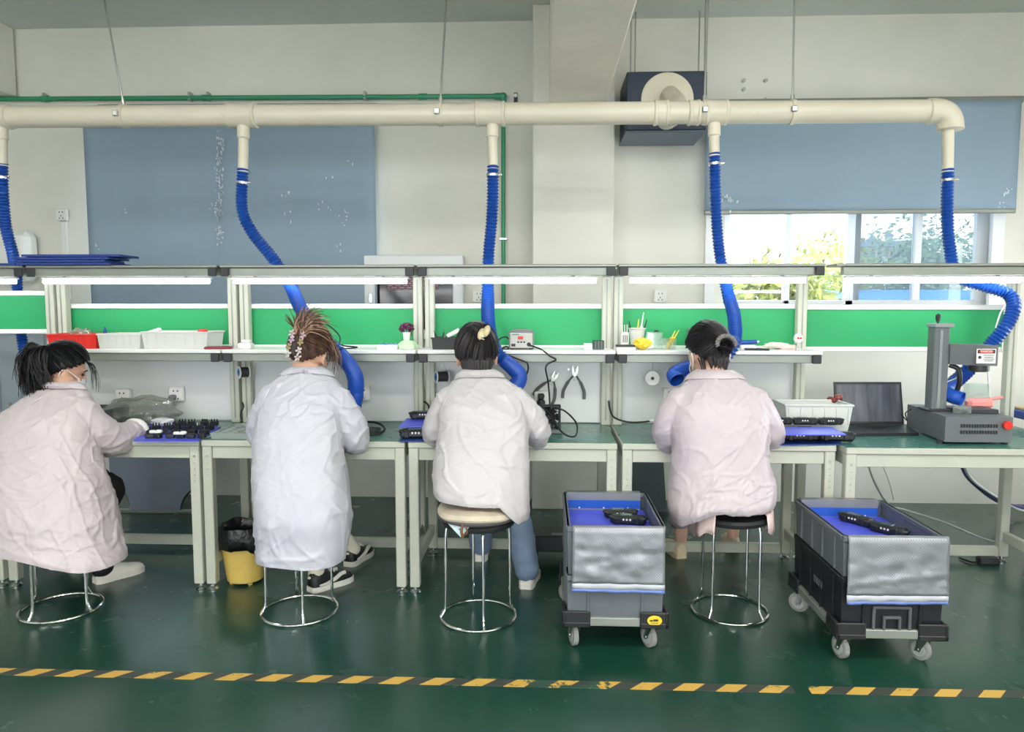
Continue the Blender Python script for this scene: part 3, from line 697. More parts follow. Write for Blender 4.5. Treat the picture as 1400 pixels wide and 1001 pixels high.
single('hazard_tape', MB().box(((x0 + x1) / 2, yt, .0008), (x1 - x0, ty, .0016)), m_tape, 'long worn yellow and black hazard tape across the green floor', 'floor tape')
x0 = atz(1106, 943).x; x1 = 2.4
single('hazard_tape', MB().box(((x0 + x1) / 2, yt, .0008), (x1 - x0, ty, .0016)), m_tape, 'shorter hazard tape piece in front of the black crate dolly', 'floor tape')
# ================================================================== WORKBENCHES
ZT = .765; ZS = 1.195; YPOST = 4.05
def legmesh(x, y, z1, w=.048): return MB().box((x, y, (z1 + .035) / 2), (w, w, z1 - .035), .004)
def bench(label, xl, xr, yf, yb, posts, shelf=True, board=None, light=None, panel=True, topx=None, leftcap=True, rightcap=True, stretch=True):
    b = thing('workbench', label, 'workbench', ((xl + xr) / 2, (yf + yb) / 2, 0), 'row of workbenches')
    w = xr - xl; xm = (xl + xr) / 2
    obj('tabletop', MB().box((xm, (yf + yb) / 2, ZT - .015), (w, yb - yf, .03), .004), m_alu, b)
    obj('table_mat', MB().box((xm, (yf + yb) / 2 + .004, ZT + .0012), (w - .008, yb - yf - .012, .0024)), m_mat, b)
    obj('front_apron', MB().box((xm, yf + .03, ZT - .062), (w - .1, .03, .062), .003), m_alu, b)
    obj('rear_apron', MB().box((xm, yb - .03, ZT - .062), (w - .1, .03, .062), .003), m_alu, b)
    for xx, yy in ((xl + .026, yf + .028), (xr - .026, yf + .028), (xl + .026, yb - .028), (xr - .026, yb - .028)):
        lg = obj('leg', legmesh(xx, yy, ZT - .03), m_alu, b)
        obj('foot', MB().lathe((xx, yy, 0), [(.026, 0), (.027, .006), (.02, .014), (.012, .018), (.012, .036)], 14), m_chrome, lg)
        if yy < yf + .1:
            hm = MB()
            for k, dz in enumerate((.05, .085, .115, .145, .175)): hm.cyl((xx, yy - .0235, ZT - .03 - dz), (xx, yy - .0255, ZT - .03 - dz), .004 if k else .007, 8)
            obj('leg_bolts', hm, m_steel, lg)
    for xx in (xl + .026, xr - .026):
        obj('side_rail', MB().box((xx, (yf + yb) / 2, .15), (.028, yb - yf - .1, .055), .003), m_alu, b)
        obj('side_apron', MB().box((xx, (yf + yb) / 2, ZT - .062), (.028, yb - yf - .1, .06), .003), m_alu, b)
    if stretch: obj('stretcher', MB().box((xm, yb - .028, .06), (w - .1, .03, .055), .003), m_alu, b)
    xp = [at(p, 430, YPOST).x for p in posts]
    for x in xp:
        if x is None: continue
        up = obj('upright', MB().box((x, YPOST, (ZT + 1.60) / 2 + .001), (.05, .05, 1.6 - ZT - .002), .004), m_alu, b)
        obj('upright_groove', MB().box((x, YPOST - .0255, (ZT + 1.60) / 2), (.008, .002, 1.6 - ZT - .06)), m_rail, up)
    x0, x1 = (topx if topx else (min(xp), max(xp)))
    def level(zc, zb, tb, name, wid0, wid1):
        obj(name + '_rail', MB().box(((x0 + x1) / 2, 3.825, zc), (x1 - x0 - .03, .036, .042), .003), m_rail, b)
        for xx, cp in ((x0, leftcap), (x1, rightcap)):
            if not cp: continue
            ar = obj(name + '_arm', MB().box((xx, (3.80 + 4.10) / 2, zc), (.042, .3, .042), .003), m_rail, b)
            obj('end_cap', MB().box((xx, 3.795, zc), (.046, .014, .046), .004), m_cap, ar)
        yb_ = 4.13 if name == 'shelf' else 3.93
        obj(name + '_board', MB().box(((wid0 + wid1) / 2, (3.79 + yb_) / 2, zb), (wid1 - wid0, yb_ - 3.79, tb), .003), m_white if name == 'shelf' else m_rail, b)
    if shelf: level(ZS - .042, ZS - .01, .02, 'shelf', x0 - .028, x1 + .028)
    level(1.603, 1.632, .014, 'top', x0 - .026, x1 + .026)
    if board:
        z0, z1, ba, bb = board
        X0 = at(ba, 430, 4.1).x; X1 = at(bb, 430, 4.1).x
        obj('green_board', MB().box(((X0 + X1) / 2, 4.1, (z0 + z1) / 2), (X1 - X0, .012, z1 - z0)), m_green, b)
        obj('board_rail', MB().box(((X0 + X1) / 2, 4.1, z1 + .013), (X1 - X0, .03, .028), .003), m_white, b)
        obj('board_rail', MB().box(((X0 + X1) / 2, 4.1, z0 - .012), (X1 - X0, .03, .026), .003), m_white, b)
    if panel:
        obj('back_panel', MB().box(((xp[0] + xp[1]) / 2, 4.085, (ZT + 1.13) / 2 + .004), (xp[1] - xp[0] - .052, .014, 1.13 - ZT - .006), .002), m_whiteg, b)
    return b
def led(label, a, b, y=381):
    A = at(a, y, 3.86); B_ = at(b, y, 3.86); z = 1.556
    t = thing('led_tube_lamp', label, 'lamp', ((A.x + B_.x) / 2, 3.86, z - .014), 'LED tube lamps under the top rails')
    obj('lamp_housing', MB().box(((A.x + B_.x) / 2, 3.862, z + .0185), (B_.x - A.x + .02, .03, .013), .003), m_white, t)
    obj('lamp_tube', MB().cyl((A.x, 3.86, z), (B_.x, 3.86, z), .013, 12), m_led, t)
    for xx in (A.x + .12, B_.x - .12): obj('lamp_bracket', MB().box((xx, 3.862, z + .026), (.02, .036, .008), .002), m_cap, t)
m_led = mat('led_glow', (1, 1, 1), .4, emit=(.96, .98, 1), estr=20.0)
T0 = bench('workbench cut by the left photo edge with a raised green board', -3.76, -2.735, 3.49, 4.13, (-190, 72), shelf=False, board=(1.29, 1.485, -185, 78), panel=False)
T1 = bench('leftmost full workbench with red and white baskets on its shelf', -2.712, -1.70, 3.49, 4.13, (88, 320), board=(1.205, 1.41, 96, 314))
T2 = bench('second workbench where the worker with the floral clip sits', -1.688, -.676, 3.49, 4.13, (336, 572), board=(1.205, 1.41, 342, 567))
T3 = bench('third workbench with the soldering station and two hanging pliers', -.66, .355, 3.49, 4.13, (588, 829), board=(1.205, 1.41, 595, 823))
T4 = bench('fourth workbench with the pen cup and yellow cloth on its shelf', .378, 1.39, 3.49, 4.13, (845, 1095), board=(1.205, 1.41, 851, 1088))
T5 = bench('right-hand workbench carrying the laptop and marking machine', 1.412, 2.585, 3.43, 4.13, (1384,), shelf=False, board=(1.2, 1.405, 1102, 1371), panel=False, topx=(at(1122, 430, 4.05).x, at(1384, 430, 4.05).x), leftcap=False)
T6 = thing('side_table', 'low blue machine table with a wooden top at the right edge', 'table', (2.95, 3.6, 0))
obj('wooden_top', MB().box((2.91, 3.84, .865), (.6, .62, .016), .004), mat('wood_ply', lin(206, 176, 124), .5, var=.12, vscale=5, stretch=(1, 6, 1)), T6)
obj('blue_tray', MB().box((2.91, 3.84, .832), (.61, .63, .05), .008), m_bluedk, T6)
obj('cabinet', MB().box((2.94, 3.85, .42), (.5, .56, .76), .01), m_grey, T6)
for dx, dy in ((-.2, -.2), (.2, -.2), (-.2, .2), (.2, .2)): obj('foot', MB().cyl((2.94 + dx, 3.85 + dy, 0), (2.94 + dx, 3.85 + dy, .05), .03, 10), m_blackp, T6)
led('glowing LED tube lamp cut by the left photo edge', -140, 21)
led('LED tube lamp above the red and white baskets', 60, 286)
led('LED tube lamp above the worker with the floral clip', 320, 556)
led('LED tube lamp above the soldering station bench', 589, 815)
led('LED tube lamp above the pen cup bench', 862, 1101)
led('LED tube lamp above the laptop and marking machine', 1157, 1395)
# outlets on the back panels
def pout(par, px, py, holes=True, plug=None):
    p = at(px, py, 4.075); pl = outlet('power_outlet', None, p, .085, .085, par, d_=.032)
    return p
pout(T1, 171, 541); pp = pout(T1, 244, 538); pout(T2, 497, 537); p3o = pout(T3, 741, 545); pout(T4, 916, 540)
q = pp + V(-.012, -.034, -.018)
single('plug', MB().cyl(q, q + V(0, -.03, 0), .017, 14).tube(cr([q + V(0, -.028, 0), q + V(-.005, -.05, -.03), q + V(-.03, -.04, -.07), q + V(-.08, -.05, -.125), q + V(-.12, -.06, -.145)], 6), .005, 6), m_grey, 'round grey plug with cable in the right outlet of the left bench', 'plug')
q = p3o + V(-.005, -.034, .0)
pg = thing('power_adapter', 'black plug and adapter in the outlet under the left pliers', 'plug', tuple(q))
obj('adapter_body', MB().box(q + V(0, -.02, .02), (.034, .04, .03), .005), m_blackp, pg); obj('plug_body', MB().ball(q + V(0, -.022, -.018), (.024, .022, .026)), m_blackp, pg)
obj('plug_cord', MB().tube(cr([q + V(0, -.03, -.03), q + V(-.005, -.04, -.07), q + V(.01, -.05, -.12)], 6), .005, 6), m_cable, pg)
q = at(497, 540, 4.04)
pw = thing('plug', 'white plug in the outlet beside the second blue hose', 'plug', tuple(q)); obj('plug_body', MB().box(q, (.03, .035, .04), .008), m_whitepl, pw)
obj('plug_cord', MB().tube(cr([q + V(0, -.02, -.01), q + V(-.02, -.05, -.05), q + V(-.04, -.05, -.2)], 6), .005, 6), m_cable, pw)
# ------------------------------------------------------------------ things on the shelves
def SX(px, Y=3.9, py=470): return at(px, py, Y).x
def ribbin(name, label, px0, px1, h, m, Y=3.93, dep=.2, ribs=6, cat='basket', z=ZS, group=None):
    x0, x1 = SX(px0, Y), SX(px1, Y); w = x1 - x0; c = ((x0 + x1) / 2, Y, z)
    t = thing(name, label, cat, c, group)
    obj('basket_body', MB().openbox(c, (w, dep, h), .004, .93), m, t)
    obj('basket_rim', MB().box((c[0], Y - dep / 2, z + h - .004), (w + .01, .008, .01), .002).box((c[0], Y + dep / 2, z + h - .004), (w + .01, .008, .01), .002)
        .box((x0, Y, z + h - .004), (.008, dep, .01), .002).box((x1, Y, z + h - .004), (.008, dep, .01), .002), m, t)
    for k in range(ribs): 
        xx = x0 + w * (k + .5) / ribs; rb = MB()
        rb.raw([(xx - .004, Y - dep * .466, z + .004), (xx + .004, Y - dep * .466, z + .004), (xx + .004, Y - dep / 2 - .003, z + h - .01), (xx - .004, Y - dep / 2 - .003, z + h - .01),
                (xx - .004, Y - dep * .44, z + .004), (xx + .004, Y - dep * .44, z + .004), (xx + .004, Y - dep / 2 + .01, z + h - .01), (xx - .004, Y - dep / 2 + .01, z + h - .01)],
               [(0, 1, 2, 3), (4, 7, 6, 5), (0, 4, 5, 1), (1, 5, 6, 2), (2, 6, 7, 3), (3, 7, 4, 0)])
        obj('basket_rib', rb, m, t)
    return t, c, w
def crumple(c, r, m, name, label, cat, seed, amp=.35, sq=(1, 1, 1), sub=3, group=None):
    bm = bmesh.new(); bmesh.ops.create_icosphere(bm, subdivisions=sub, radius=1)
    for v in bm.verts:
        n = noise.noise(v.co * 2.3 + Vector((seed * 3.1, 0, 0))) * amp + (1 - abs(noise.noise(v.co * 5 + Vector((0, seed, 0))))) * amp * .35
        v.co = Vector((v.co.x * sq[0], v.co.y * sq[1], v.co.z * sq[2])) * (r * (.85 + n))
    zmin = min(v.co.z for v in bm.verts)
    for v in bm.verts:
        v.co.z -= zmin; v.co.z = max(v.co.z, .0)
    me = bpy.data.meshes.new(name); bm.to_mesh(me); bm.free(); me.polygons.foreach_set('use_smooth', [True] * len(me.polygons)); me.set_sharp_from_angle(angle=R(40))
    o = bpy.data.objects.new(name, me); COL.objects.link(o); me.materials.append(m); o.location = c
    return tag(o, label, cat, group)
m_bag = glassy('clear_bag', (.86, .87, .85), .22, .15, body=.22, bodycol=(.7, .7, .66))
ribbin('storage_basket', 'red plastic basket on the left bench shelf', 81, 147, .078, m_red)
ribbin('storage_basket', 'lower white basket between the red one and the taller white one', 148, 206, .08, m_clearpl)
ribbin('storage_basket', 'taller white basket beside the red phone', 207, 296, .092, m_clearpl, ribs=7)
crumple((SX(104), 3.95, ZS + .02), .05, m_bag, 'plastic_bag', 'clear crumpled bag sticking out of the red basket', 'bag', 4, sq=(1.2, 1, .9))
q = V(SX(137), 3.95, ZS + .05)
bt = thing('squeeze_bottle', 'small blue-tipped bottle standing in the red basket', 'bottle', (q.x, q.y, ZS + .005))
obj('bottle_body', MB().lathe((q.x, q.y, ZS + .005), [(.016, 0), (.017, .05), (.014, .065), (.006, .07)], 14), m_whitepl, bt); obj('bottle_cap', MB().lathe((q.x, q.y, ZS + .07), [(.012, 0), (.011, .015), (.004, .035), (.003, .045)], 12), m_bluedk, bt)
single('paper_roll', MB().box((SX(203), 3.95, ZS + .088), (.09, .03, .02), .004, rot=Matrix.Rotation(R(-18), 3, 'Y')), m_white, 'folded white paper on the rims of the white baskets', 'paper')
single('lid_disc', MB().lathe((SX(273), 3.94, ZS + .07), [(.026, 0), (.026, .025), (.02, .032)], 16), m_red, 'round red lid inside the taller white basket', 'lid')
q = V(SX(300, 3.86), 3.85, ZS)
ph = thing('phone', 'dark red phone lying at the right end of the first shelf', 'phone', tuple(q), rz=R(12)); ROOT.pop(ph.name)
obj('phone_case', MB().box((0, 0, .006), (.14, .07, .012), .005), mat('dark_red', lin(150, 34, 52), .35), ph, world=False); obj('phone_screen', MB().box((0, 0, .0125), (.13, .06, .001)), m_blackp, ph, world=False)
# blue sheets on the top board
zt_ = 1.639
for k, (a, b, dz) in enumerate(((52, 176, 0), (54, 168, 1), (46, 175, 2), (60, 188, 3))):
    A, B_ = SX(a, 3.95, 355), SX(b, 3.95, 355)
    single('blue_sheet', MB().box(((A + B_) / 2, 3.87, zt_ + .007 + dz * .0145), (B_ - A, .19, .012), .001, rz=R((0, .8, -1.2, .6)[k])), m_bluedk,
           ('lowest dark blue plastic sheet in the stack on the left top rail', 'second lowest dark blue sheet in the stack on the left top rail', 'second highest dark blue sheet in the stack on the left top rail', 'uppermost dark blue sheet jutting out of the stack')[k], 'plastic sheet', group='blue sheets on the top rail')
A, B_ = SX(-150, 3.93, 362), SX(45, 3.93, 362)
single('blue_sheet', MB().box(((A + B_) / 2, 3.87, zt_ + .006), (B_ - A, .16, .011), .001), m_bluedk, 'long dark blue sheet on the top rail at the left photo edge', 'plastic sheet')
# bench 2 shelf
q = V(SX(336, 3.87), 3.87, ZS)
ad = thing('power_supply', 'white power supply at the foot of the second bench upright', 'power supply', tuple(q)); obj('supply_body', MB().box(q + V(0, 0, .016), (.075, .06, .032), .008), m_whitepl, ad); obj('supply_cover', MB().box(q + V(0, .01, .04), (.05, .04, .018), .006), m_whitepl, ad)
q = V(SX(531, 3.88), 3.88, ZS)
bx_ = thing('blister_pack', 'white box with blue striped blister cover on the second shelf', 'box', tuple(q)); obj('pack_box', MB().box(q + V(0, 0, .012), (.11, .08, .024), .003), m_white, bx_)
for k in range(4): obj('blister', MB().ball(q + V(-.036 + k * .024, 0, .025), (.01, .03, .008), 10, 6), mat('pale_blue', lin(110, 150, 200), .3), bx_)
q = V(SX(557, 3.9), 3.9, ZS)
pt = thing('flower_pot', 'dark purple flower in a white pot on a pale green doily', 'plant', tuple(q))
rngf = random.Random(5); dl = MB(); n = 24; pr = []
for k in range(n):
    a = 2 * pi * k / n; pr.append((cos(a) * (.052 + .006 * sin(5 * a)), sin(a) * .05))
dl.rings([[q + V(x, y, .001) for x, y in pr], [q + V(x * 1.05, y * 1.05, .02 + .006 * sin(6 * i_)) for i_, (x, y) in enumerate(pr)], [q + V(x * .7, y * .7, .038 + .004 * sin(4 * i_)) for i_, (x, y) in enumerate(pr)], [q + V(x * .45, y * .45, .044) for x, y in pr]])
obj('doily', dl, mat('pale_green_cloth', lin(206, 236, 196), .7, bump=.3, bscale=60), pt)
obj('pot', MB().lathe(q + V(-.004, 0, .04), [(.016, 0), (.021, .045), (.022, .05), (.017, .048)], 16), m_white, pt)
fl = MB()
for k in range(34):
    d_ = Vector((rngf.gauss(0, 1), rngf.gauss(0, 1), rngf.gauss(0, .8))).normalized(); p = q + V(-.004, 0, .112) + Vector((d_.x * .034, d_.y * .03, d_.z * .022))
    fl.ball(p, (.011, .011, .008), 7, 5)
obj('flower_head', fl, mat('dark_purple', lin(104, 28, 78), .6), pt)
obj('stem', MB().tube([q + V(-.004, 0, .07), q + V(-.004, 0, .11)], .003, 6).raw([q + V(.01, 0, .08), q + V(.03, .005, .11), q + V(.026, .0, .06)], [(0, 1, 2)]), mat('leaf_dark', lin(60, 96, 56), .5), pt)
# bench 3 shelf : tool bin, soldering station, boxes
q = V(SX(617, 3.92), 3.92, ZS)
tb = thing('tool_bin', 'black open bin at the left end of the third shelf', 'bin', tuple(q)); obj('bin_body', MB().openbox(q, (.19, .15, .062), .005, .95), m_blackp, tb); obj('bin_rim', MB().box(q + V(0, -.075, .06), (.2, .01, .008), .002), m_blackp, tb)
def tool(label, cat, name, p, ang, L, mh, mt, w=.007, dy=0):
    t = thing(name, label, cat, tuple(p)); dr = Vector((sin(ang), dy, cos(ang))).normalized()
    obj('handle', MB().tube([p, p + dr * L * .1, p + dr * L * .6], [w * .8, w, w * .9], 8), mh, t); obj('tip', MB().tube([p + dr * L * .6, p + dr * L], [w * .5, w * .25], 8), mt, t)
bz_ = ZS + .006
single('flat_file', MB().box(q + V(.012, -.01, .085), (.075, .006, .022), .002, rot=Matrix.Rotation(R(-28), 3, 'Y')), m_whitepl, 'white flat box leaning out of the black tool bin', 'box')
tool('thin tweezers standing upright in the black tool bin', 'tweezers', 'tweezers', V(q.x - .03, q.y, bz_), R(-6), .105, m_steel, m_chrome, .004); tool('second slim tweezers leaning right in the black tool bin', 'tweezers', 'tweezers', V(q.x - .025, q.y, bz_), R(8), .105, m_steel, m_chrome, .004)
for k, (dx, lab) in enumerate(((-.07, 'black screwdriver handle at the left end of the tool bin'), (.05, 'black screwdriver handle at the right end of the tool bin'), (-.052, 'stubby black screwdriver beside the tweezers in the tool bin'))):
    tool(lab, 'screwdriver', 'screwdriver', V(q.x + dx, q.y + .01 * k, bz_), R((-14, 18, 5)[k]), (.09, .085, .08)[k], m_blackp, m_cap, .011)
single('white_stick', MB().cyl((SX(594, 3.9), 3.87, ZS), (SX(594, 3.9), 3.87, ZS + .09), .004, 8), m_whitepl, 'thin white stick beside the black tool bin', 'stick')
xs = SX(713, 3.9); sw_ = .132; zs_ = ZS
st = thing('soldering_station', 'grey soldering station with red digital display on the third shelf', 'soldering station', (xs, 3.92, zs_))
m_stat = mat('station_grey', lin(124, 128, 126), .45); m_statf = mat('station_face', lin(196, 196, 190), .4)
obj('case', MB().prism([(xs - .066, zs_ + .006), (xs + .066, zs_ + .006), (xs + .066, zs_ + .088), (xs + .056, zs_ + .1), (xs + .03, zs_ + .106), (xs - .03, zs_ + .106), (xs - .056, zs_ + .1), (xs - .066, zs_ + .088)], 3.86, 3.99), m_stat, st)
fc_ = obj('front_face', MB().box((xs, 3.858, zs_ + .048), (.118, .008, .078), .003), m_statf, st)
obj('display', MB().box((xs - .004, 3.853, zs_ + .062), (.028, .004, .016)), mat('display_red', lin(120, 20, 20), .3, emit=(1, .05, .03), estr=.6), fc_)
for k in range(3): obj('button', MB().box((xs - .016 + k * .016, 3.853, zs_ + .04), (.01, .006, .008), .002), m_cap, fc_)
obj('power_switch', MB().box((xs - .042, 3.853, zs_ + .024), (.022, .006, .014), .002), m_blackp, fc_)
obj('socket', MB().cyl((xs + .04, 3.856, zs_ + .028), (xs + .04, 3.846, zs_ + .028), .011, 12), m_blackp, fc_)
obj('brand_strip', MB().box((xs - .03, 3.8535, zs_ + .08), (.036, .002, .006)), mat('teal_print', lin(60, 140, 130), .5), fc_)
for dx in (-.05, .05): obj('foot', MB().box((xs + dx, 3.92, zs_ + .003), (.02, .1, .006)), m_cap, st)
def cable(label, pts, r=.004, m=None, name='cable', n=8):
    P = [at(*p) for p in pts]; path = cr(P, n)
    return single(name, MB().tube(path, r, 8), m or m_cable, label, 'cable', smooth=60)
cable('black soldering iron cable running down in front of the third back panel', [(724, 472, 3.84), (740, 478, 3.8), (752, 487, 3.78), (760, 492, 3.78), (750, 497, 3.78), (746, 504, 3.78), (749, 520, 3.8), (751, 540, 3.82), (752, 556, 3.82), (756, 575, 3.8), (762, 588, 3.74)], .0045)
cable('black power cable sagging from the third shelf behind the blue hose', [(683, 481, 3.79), (700, 488, 3.775), (716, 494, 3.77), (721, 497, 3.77), (722, 505, 3.77), (719, 514, 3.77), (716, 522, 3.78), (714, 533, 3.8)], .0045)
cable('black cable arching behind the soldering station', [(679, 470, 3.94), (684, 463, 3.95), (692, 461, 3.96), (697, 465, 3.97)], .004)
cable('black cable coil lying left of the soldering station', [(680, 473, 3.9), (686, 476, 3.89), (692, 474, 3.92), (696, 476, 3.9), (690, 478, 3.87), (684, 475, 3.88)], .0045)
q = V(SX(807, 3.9), 3.9, ZS); single('white_box', MB().box(q + V(-.012, 0, .016), (.045, .05, .032), .003), m_white, 'small white box on the right of the third shelf', 'box')
q = V(SX(818, 3.9), 3.9, ZS)
dbx = thing('component_box', 'small dark component box with pale dividers on the third shelf', 'box', tuple(q)); obj('box_body', MB().box(q + V(0, 0, .024), (.058, .05, .048), .003), mat('dark_teal', lin(46, 62, 62), .35), dbx)
for k in range(3): obj('divider', MB().box(q + V(-.016 + k * .016, -.026, .024), (.004, .003, .044)), m_grey, dbx)
# bench 4 shelf
q = V(SX(854, 3.95), 3.95, ZS)
rk = thing('white_rack', 'small white slotted rack at the left end of the fourth shelf', 'rack', tuple(q)); obj('rack_body', MB().box(q + V(0, 0, .045), (.042, .04, .09), .004), m_whitepl, rk)
for k in range(3): obj('slot', MB().box(q + V(-.01 + k * .01, -.021, .055), (.004, .003, .04)), m_cap, rk)
for k in range(3): obj('bristle', MB().cyl(q + V(-.012 + k * .012, 0, .09), q + V(-.014 + k * .013, 0, .13), .0025, 6), m_whitepl, rk)
q = V(SX(871, 3.93), 3.94, ZS)
cup = thing('pen_cup', 'translucent grey cup full of pens on the fourth shelf', 'cup', tuple(q)); obj('cup_body', MB().lathe(q, [(.03, 0), (.032, .01), (.043, .105), (.047, .107), (.047, .113), (.04, .113), (.03, .012), (.0, .01)], 20, close=False), m_clearpl, cup)
tool('yellow handled tool in the grey pen cup', 'tool', 'pen', V(q.x - .008, q.y - .012, ZS + .012), R(6), .15, m_yellow, m_yellow, .010); tool('white brush with pointed tip in the grey pen cup', 'brush', 'brush', V(q.x + .008, q.y, ZS + .012), R(8), .185, m_whitepl, m_whitepl, .009)
tool('dark marker at the right of the grey pen cup', 'pen', 'marker', V(q.x + .016, q.y + .008, ZS + .012), R(14), .15, m_blackp, m_cap, .010); tool('white capped pen at the left of the grey pen cup', 'pen', 'marker', V(q.x - .018, q.y + .006, ZS + .012), R(-10), .14, m_whitepl, m_blackp, .009)
crumple((SX(879, 3.86), 3.87, ZS), .04, m_yellow, 'cleaning_cloth', 'crumpled yellow cloth on the fourth shelf', 'cloth', 8, sq=(1.25, .9, .75))
q = V(SX(855, 3.86), 3.86, ZS); kb = thing('small_device', 'flat black device with pale base at the left of the fourth shelf', 'device', tuple(q)); obj('device_base', MB().box(q + V(0, 0, .008), (.1, .06, .016), .003), m_whitepl, kb); obj('device_top', MB().box(q + V(0, 0, .021), (.098, .055, .012), .003), m_blackp, kb)
m_acr = glassy('acrylic', (.93, .96, .95), .12, .05, body=.1, bodycol=(.85, .95, .9))
q = V(SX(895, 3.93), 3.95, ZS); cbx = thing('clear_box', 'clear acrylic box with a dark knob on the fourth shelf', 'box', tuple(q)); obj('box_body', MB().openbox(q, (.08, .06, .085), .004), m_acr, cbx); obj('box_lid', MB().box(q + V(0, 0, .088), (.084, .064, .006), .002), m_acr, cbx); obj('lid_knob', MB().cyl(q + V(.012, 0, .091), q + V(.012, 0, .1), .012, 10), m_cap, cbx)
q = V(SX(914, 3.9), 3.9, ZS); cb2 = thing('clear_bin', 'low clear bin holding two yellow pens', 'bin', tuple(q)); obj('bin_body', MB().openbox(q, (.07, .06, .06), .003), m_acr, cb2)
tool('left yellow pen leaning in the low clear bin', 'pen', 'pen', q + V(-.012, -.005, .006), R(26), .105, m_yellow, m_yellow, .008); tool('right yellow pen leaning in the low clear bin', 'pen', 'pen', q + V(.0, .012, .006), R(30), .112, m_yellow, m_yellow, .008)
xs2 = SX(969, 3.95); st2 = thing('soldering_station', 'dark grey soldering station behind the head of the worker with the bun', 'soldering station', (xs2, 3.97, ZS))
obj('case', MB().box((xs2, 3.985, ZS + .058), (.2, .14, .104), .008), m_grey, st2); obj('front_face', MB().box((xs2, 3.912, ZS + .058), (.17, .008, .08), .003), m_blackp, st2); obj('foot', MB().box((xs2, 3.985, ZS + .003), (.16, .1, .006)), m_cap, st2)
q = V(SX(1024, 3.92), 3.94, ZS); tbx = thing('blue_pen', 'thick blue marker tube on the fourth shelf beside the hose', 'marker', tuple(q)); obj('pen_body', MB().cyl(q + V(-.05, 0, .035), q + V(.045, 0, .04), .012, 12), m_hose, tbx); obj('pen_tip', MB().cyl(q + V(.045, 0, .04), q + V(.058, 0, .041), .005, 8), m_whitepl, tbx)
obj('pen_rest', MB().box(q + V(0, 0, .012), (.08, .03, .024), .004), m_whitepl, tbx)
q = V(SX(1035, 3.86), 3.86, ZS); ph = thing('phone', 'dark green-black phone lying on the fourth shelf', 'phone', tuple(q), rz=R(-14)); ROOT.pop(ph.name)
obj('phone_case', MB().box((0, 0, .005), (.125, .062, .01), .004), m_blackp, ph, world=False); obj('phone_screen', MB().box((0, 0, .0105), (.118, .056, .001)), mat('screen_green', lin(28, 60, 52), .15), ph, world=False)
crumple((SX(1062, 3.95), 3.96, ZS), .035, mat('white_tissue', lin(226, 226, 210), .8), 'tissue', 'crumpled pale tissue on the fourth shelf', 'tissue', 3, sq=(2.0, 1, .5))
q = V(SX(1077, 3.92), 3.92, ZS); single('pink_bar', MB().box(q + V(0, 0, .013), (.085, .04, .026), .01), mat('pale_pink', lin(236, 206, 198), .5), 'pale pink rounded case near the right end of the fourth shelf', 'case')
q = V(SX(1091, 3.87), 3.87, ZS)
or_ = thing('snow_globe', 'tiny round white ornament with a red bow by the fourth upright', 'ornament', tuple(q)); obj('globe', MB().ball(q + V(0, 0, .062), (.024, .022, .026)), m_whitepl, or_); obj('stand', MB().lathe(q, [(.018, 0), (.016, .012), (.01, .025), (.012, .038)], 14), m_acr, or_)
obj('bow', MB().box(q + V(-.007, -.022, .064), (.011, .005, .009), .002, rot=Matrix.Rotation(.5, 3, 'Y')).box(q + V(.007, -.022, .064), (.011, .005, .009), .002, rot=Matrix.Rotation(-.5, 3, 'Y')), m_red, or_)
# ------------------------------------------------------------------ solder spools hanging below the shelves
def spool(label, px, py, ang, mcore, mfl, r=.034, w=.05, py_top=497):
    p = at(px, py, 3.98); t = thing('solder_spool', label, 'spool', tuple(p), 'wire spools below the shelves')
    M = Matrix.Rotation(ang, 3, 'Z')
    def P(x, y, z): return p + M @ Vector((x, y, z))
    ax = M @ Vector((1, 0, 0))
    obj('wire_core', MB().tube([p - ax * w * .5, p + ax * w * .5], r * .78, 20), mcore, t)
    for s_ in (-1, 1):
        fl_ = obj('flange', MB().tube([p + ax * (w * .5 * s_ - .002), p + ax * (w * .5 * s_ + .002)], r, 24), mfl, t)
        if s_ < 0: obj('hub_label', MB().tube([p + ax * (-w * .5 - .0022), p + ax * (-w * .5 - .003)], r * .62, 20), mat('label_blue', lin(50, 140, 210), .4) if mcore is not m_whitepl else m_whitepl, fl_); obj('hub_hole', MB().tube([p + ax * (-w * .5 - .003), p + ax * (-w * .5 - .004)], r * .25, 12), m_cap, fl_)
    tz = ZS - .06
    obj('hanging_wire', MB().tube(cr([p + ax * w * .52, p + ax * .02 + V(0, 0, r + .01), V(p.x + .004, p.y, tz)], 6), .0012, 5).tube([p - ax * w * .52, p - ax * .02 + V(0, 0, r + .01), V(p.x + .004, p.y, tz)], .0012, 5), m_steel, t)
    return t
spool('white and blue solder spool beside the worker with the floral clip', 333, 509, R(40), m_cap, m_whitepl, .036, .05)
spool('dark solder spool with white flange beside the worker with the beige clip', 604, 515, R(25), m_cap, m_whitepl, .036, .065)
spool('plain white wire spool hanging at the fourth back panel', 892, 517, R(85), m_whitepl, m_whitepl, .038, .03)
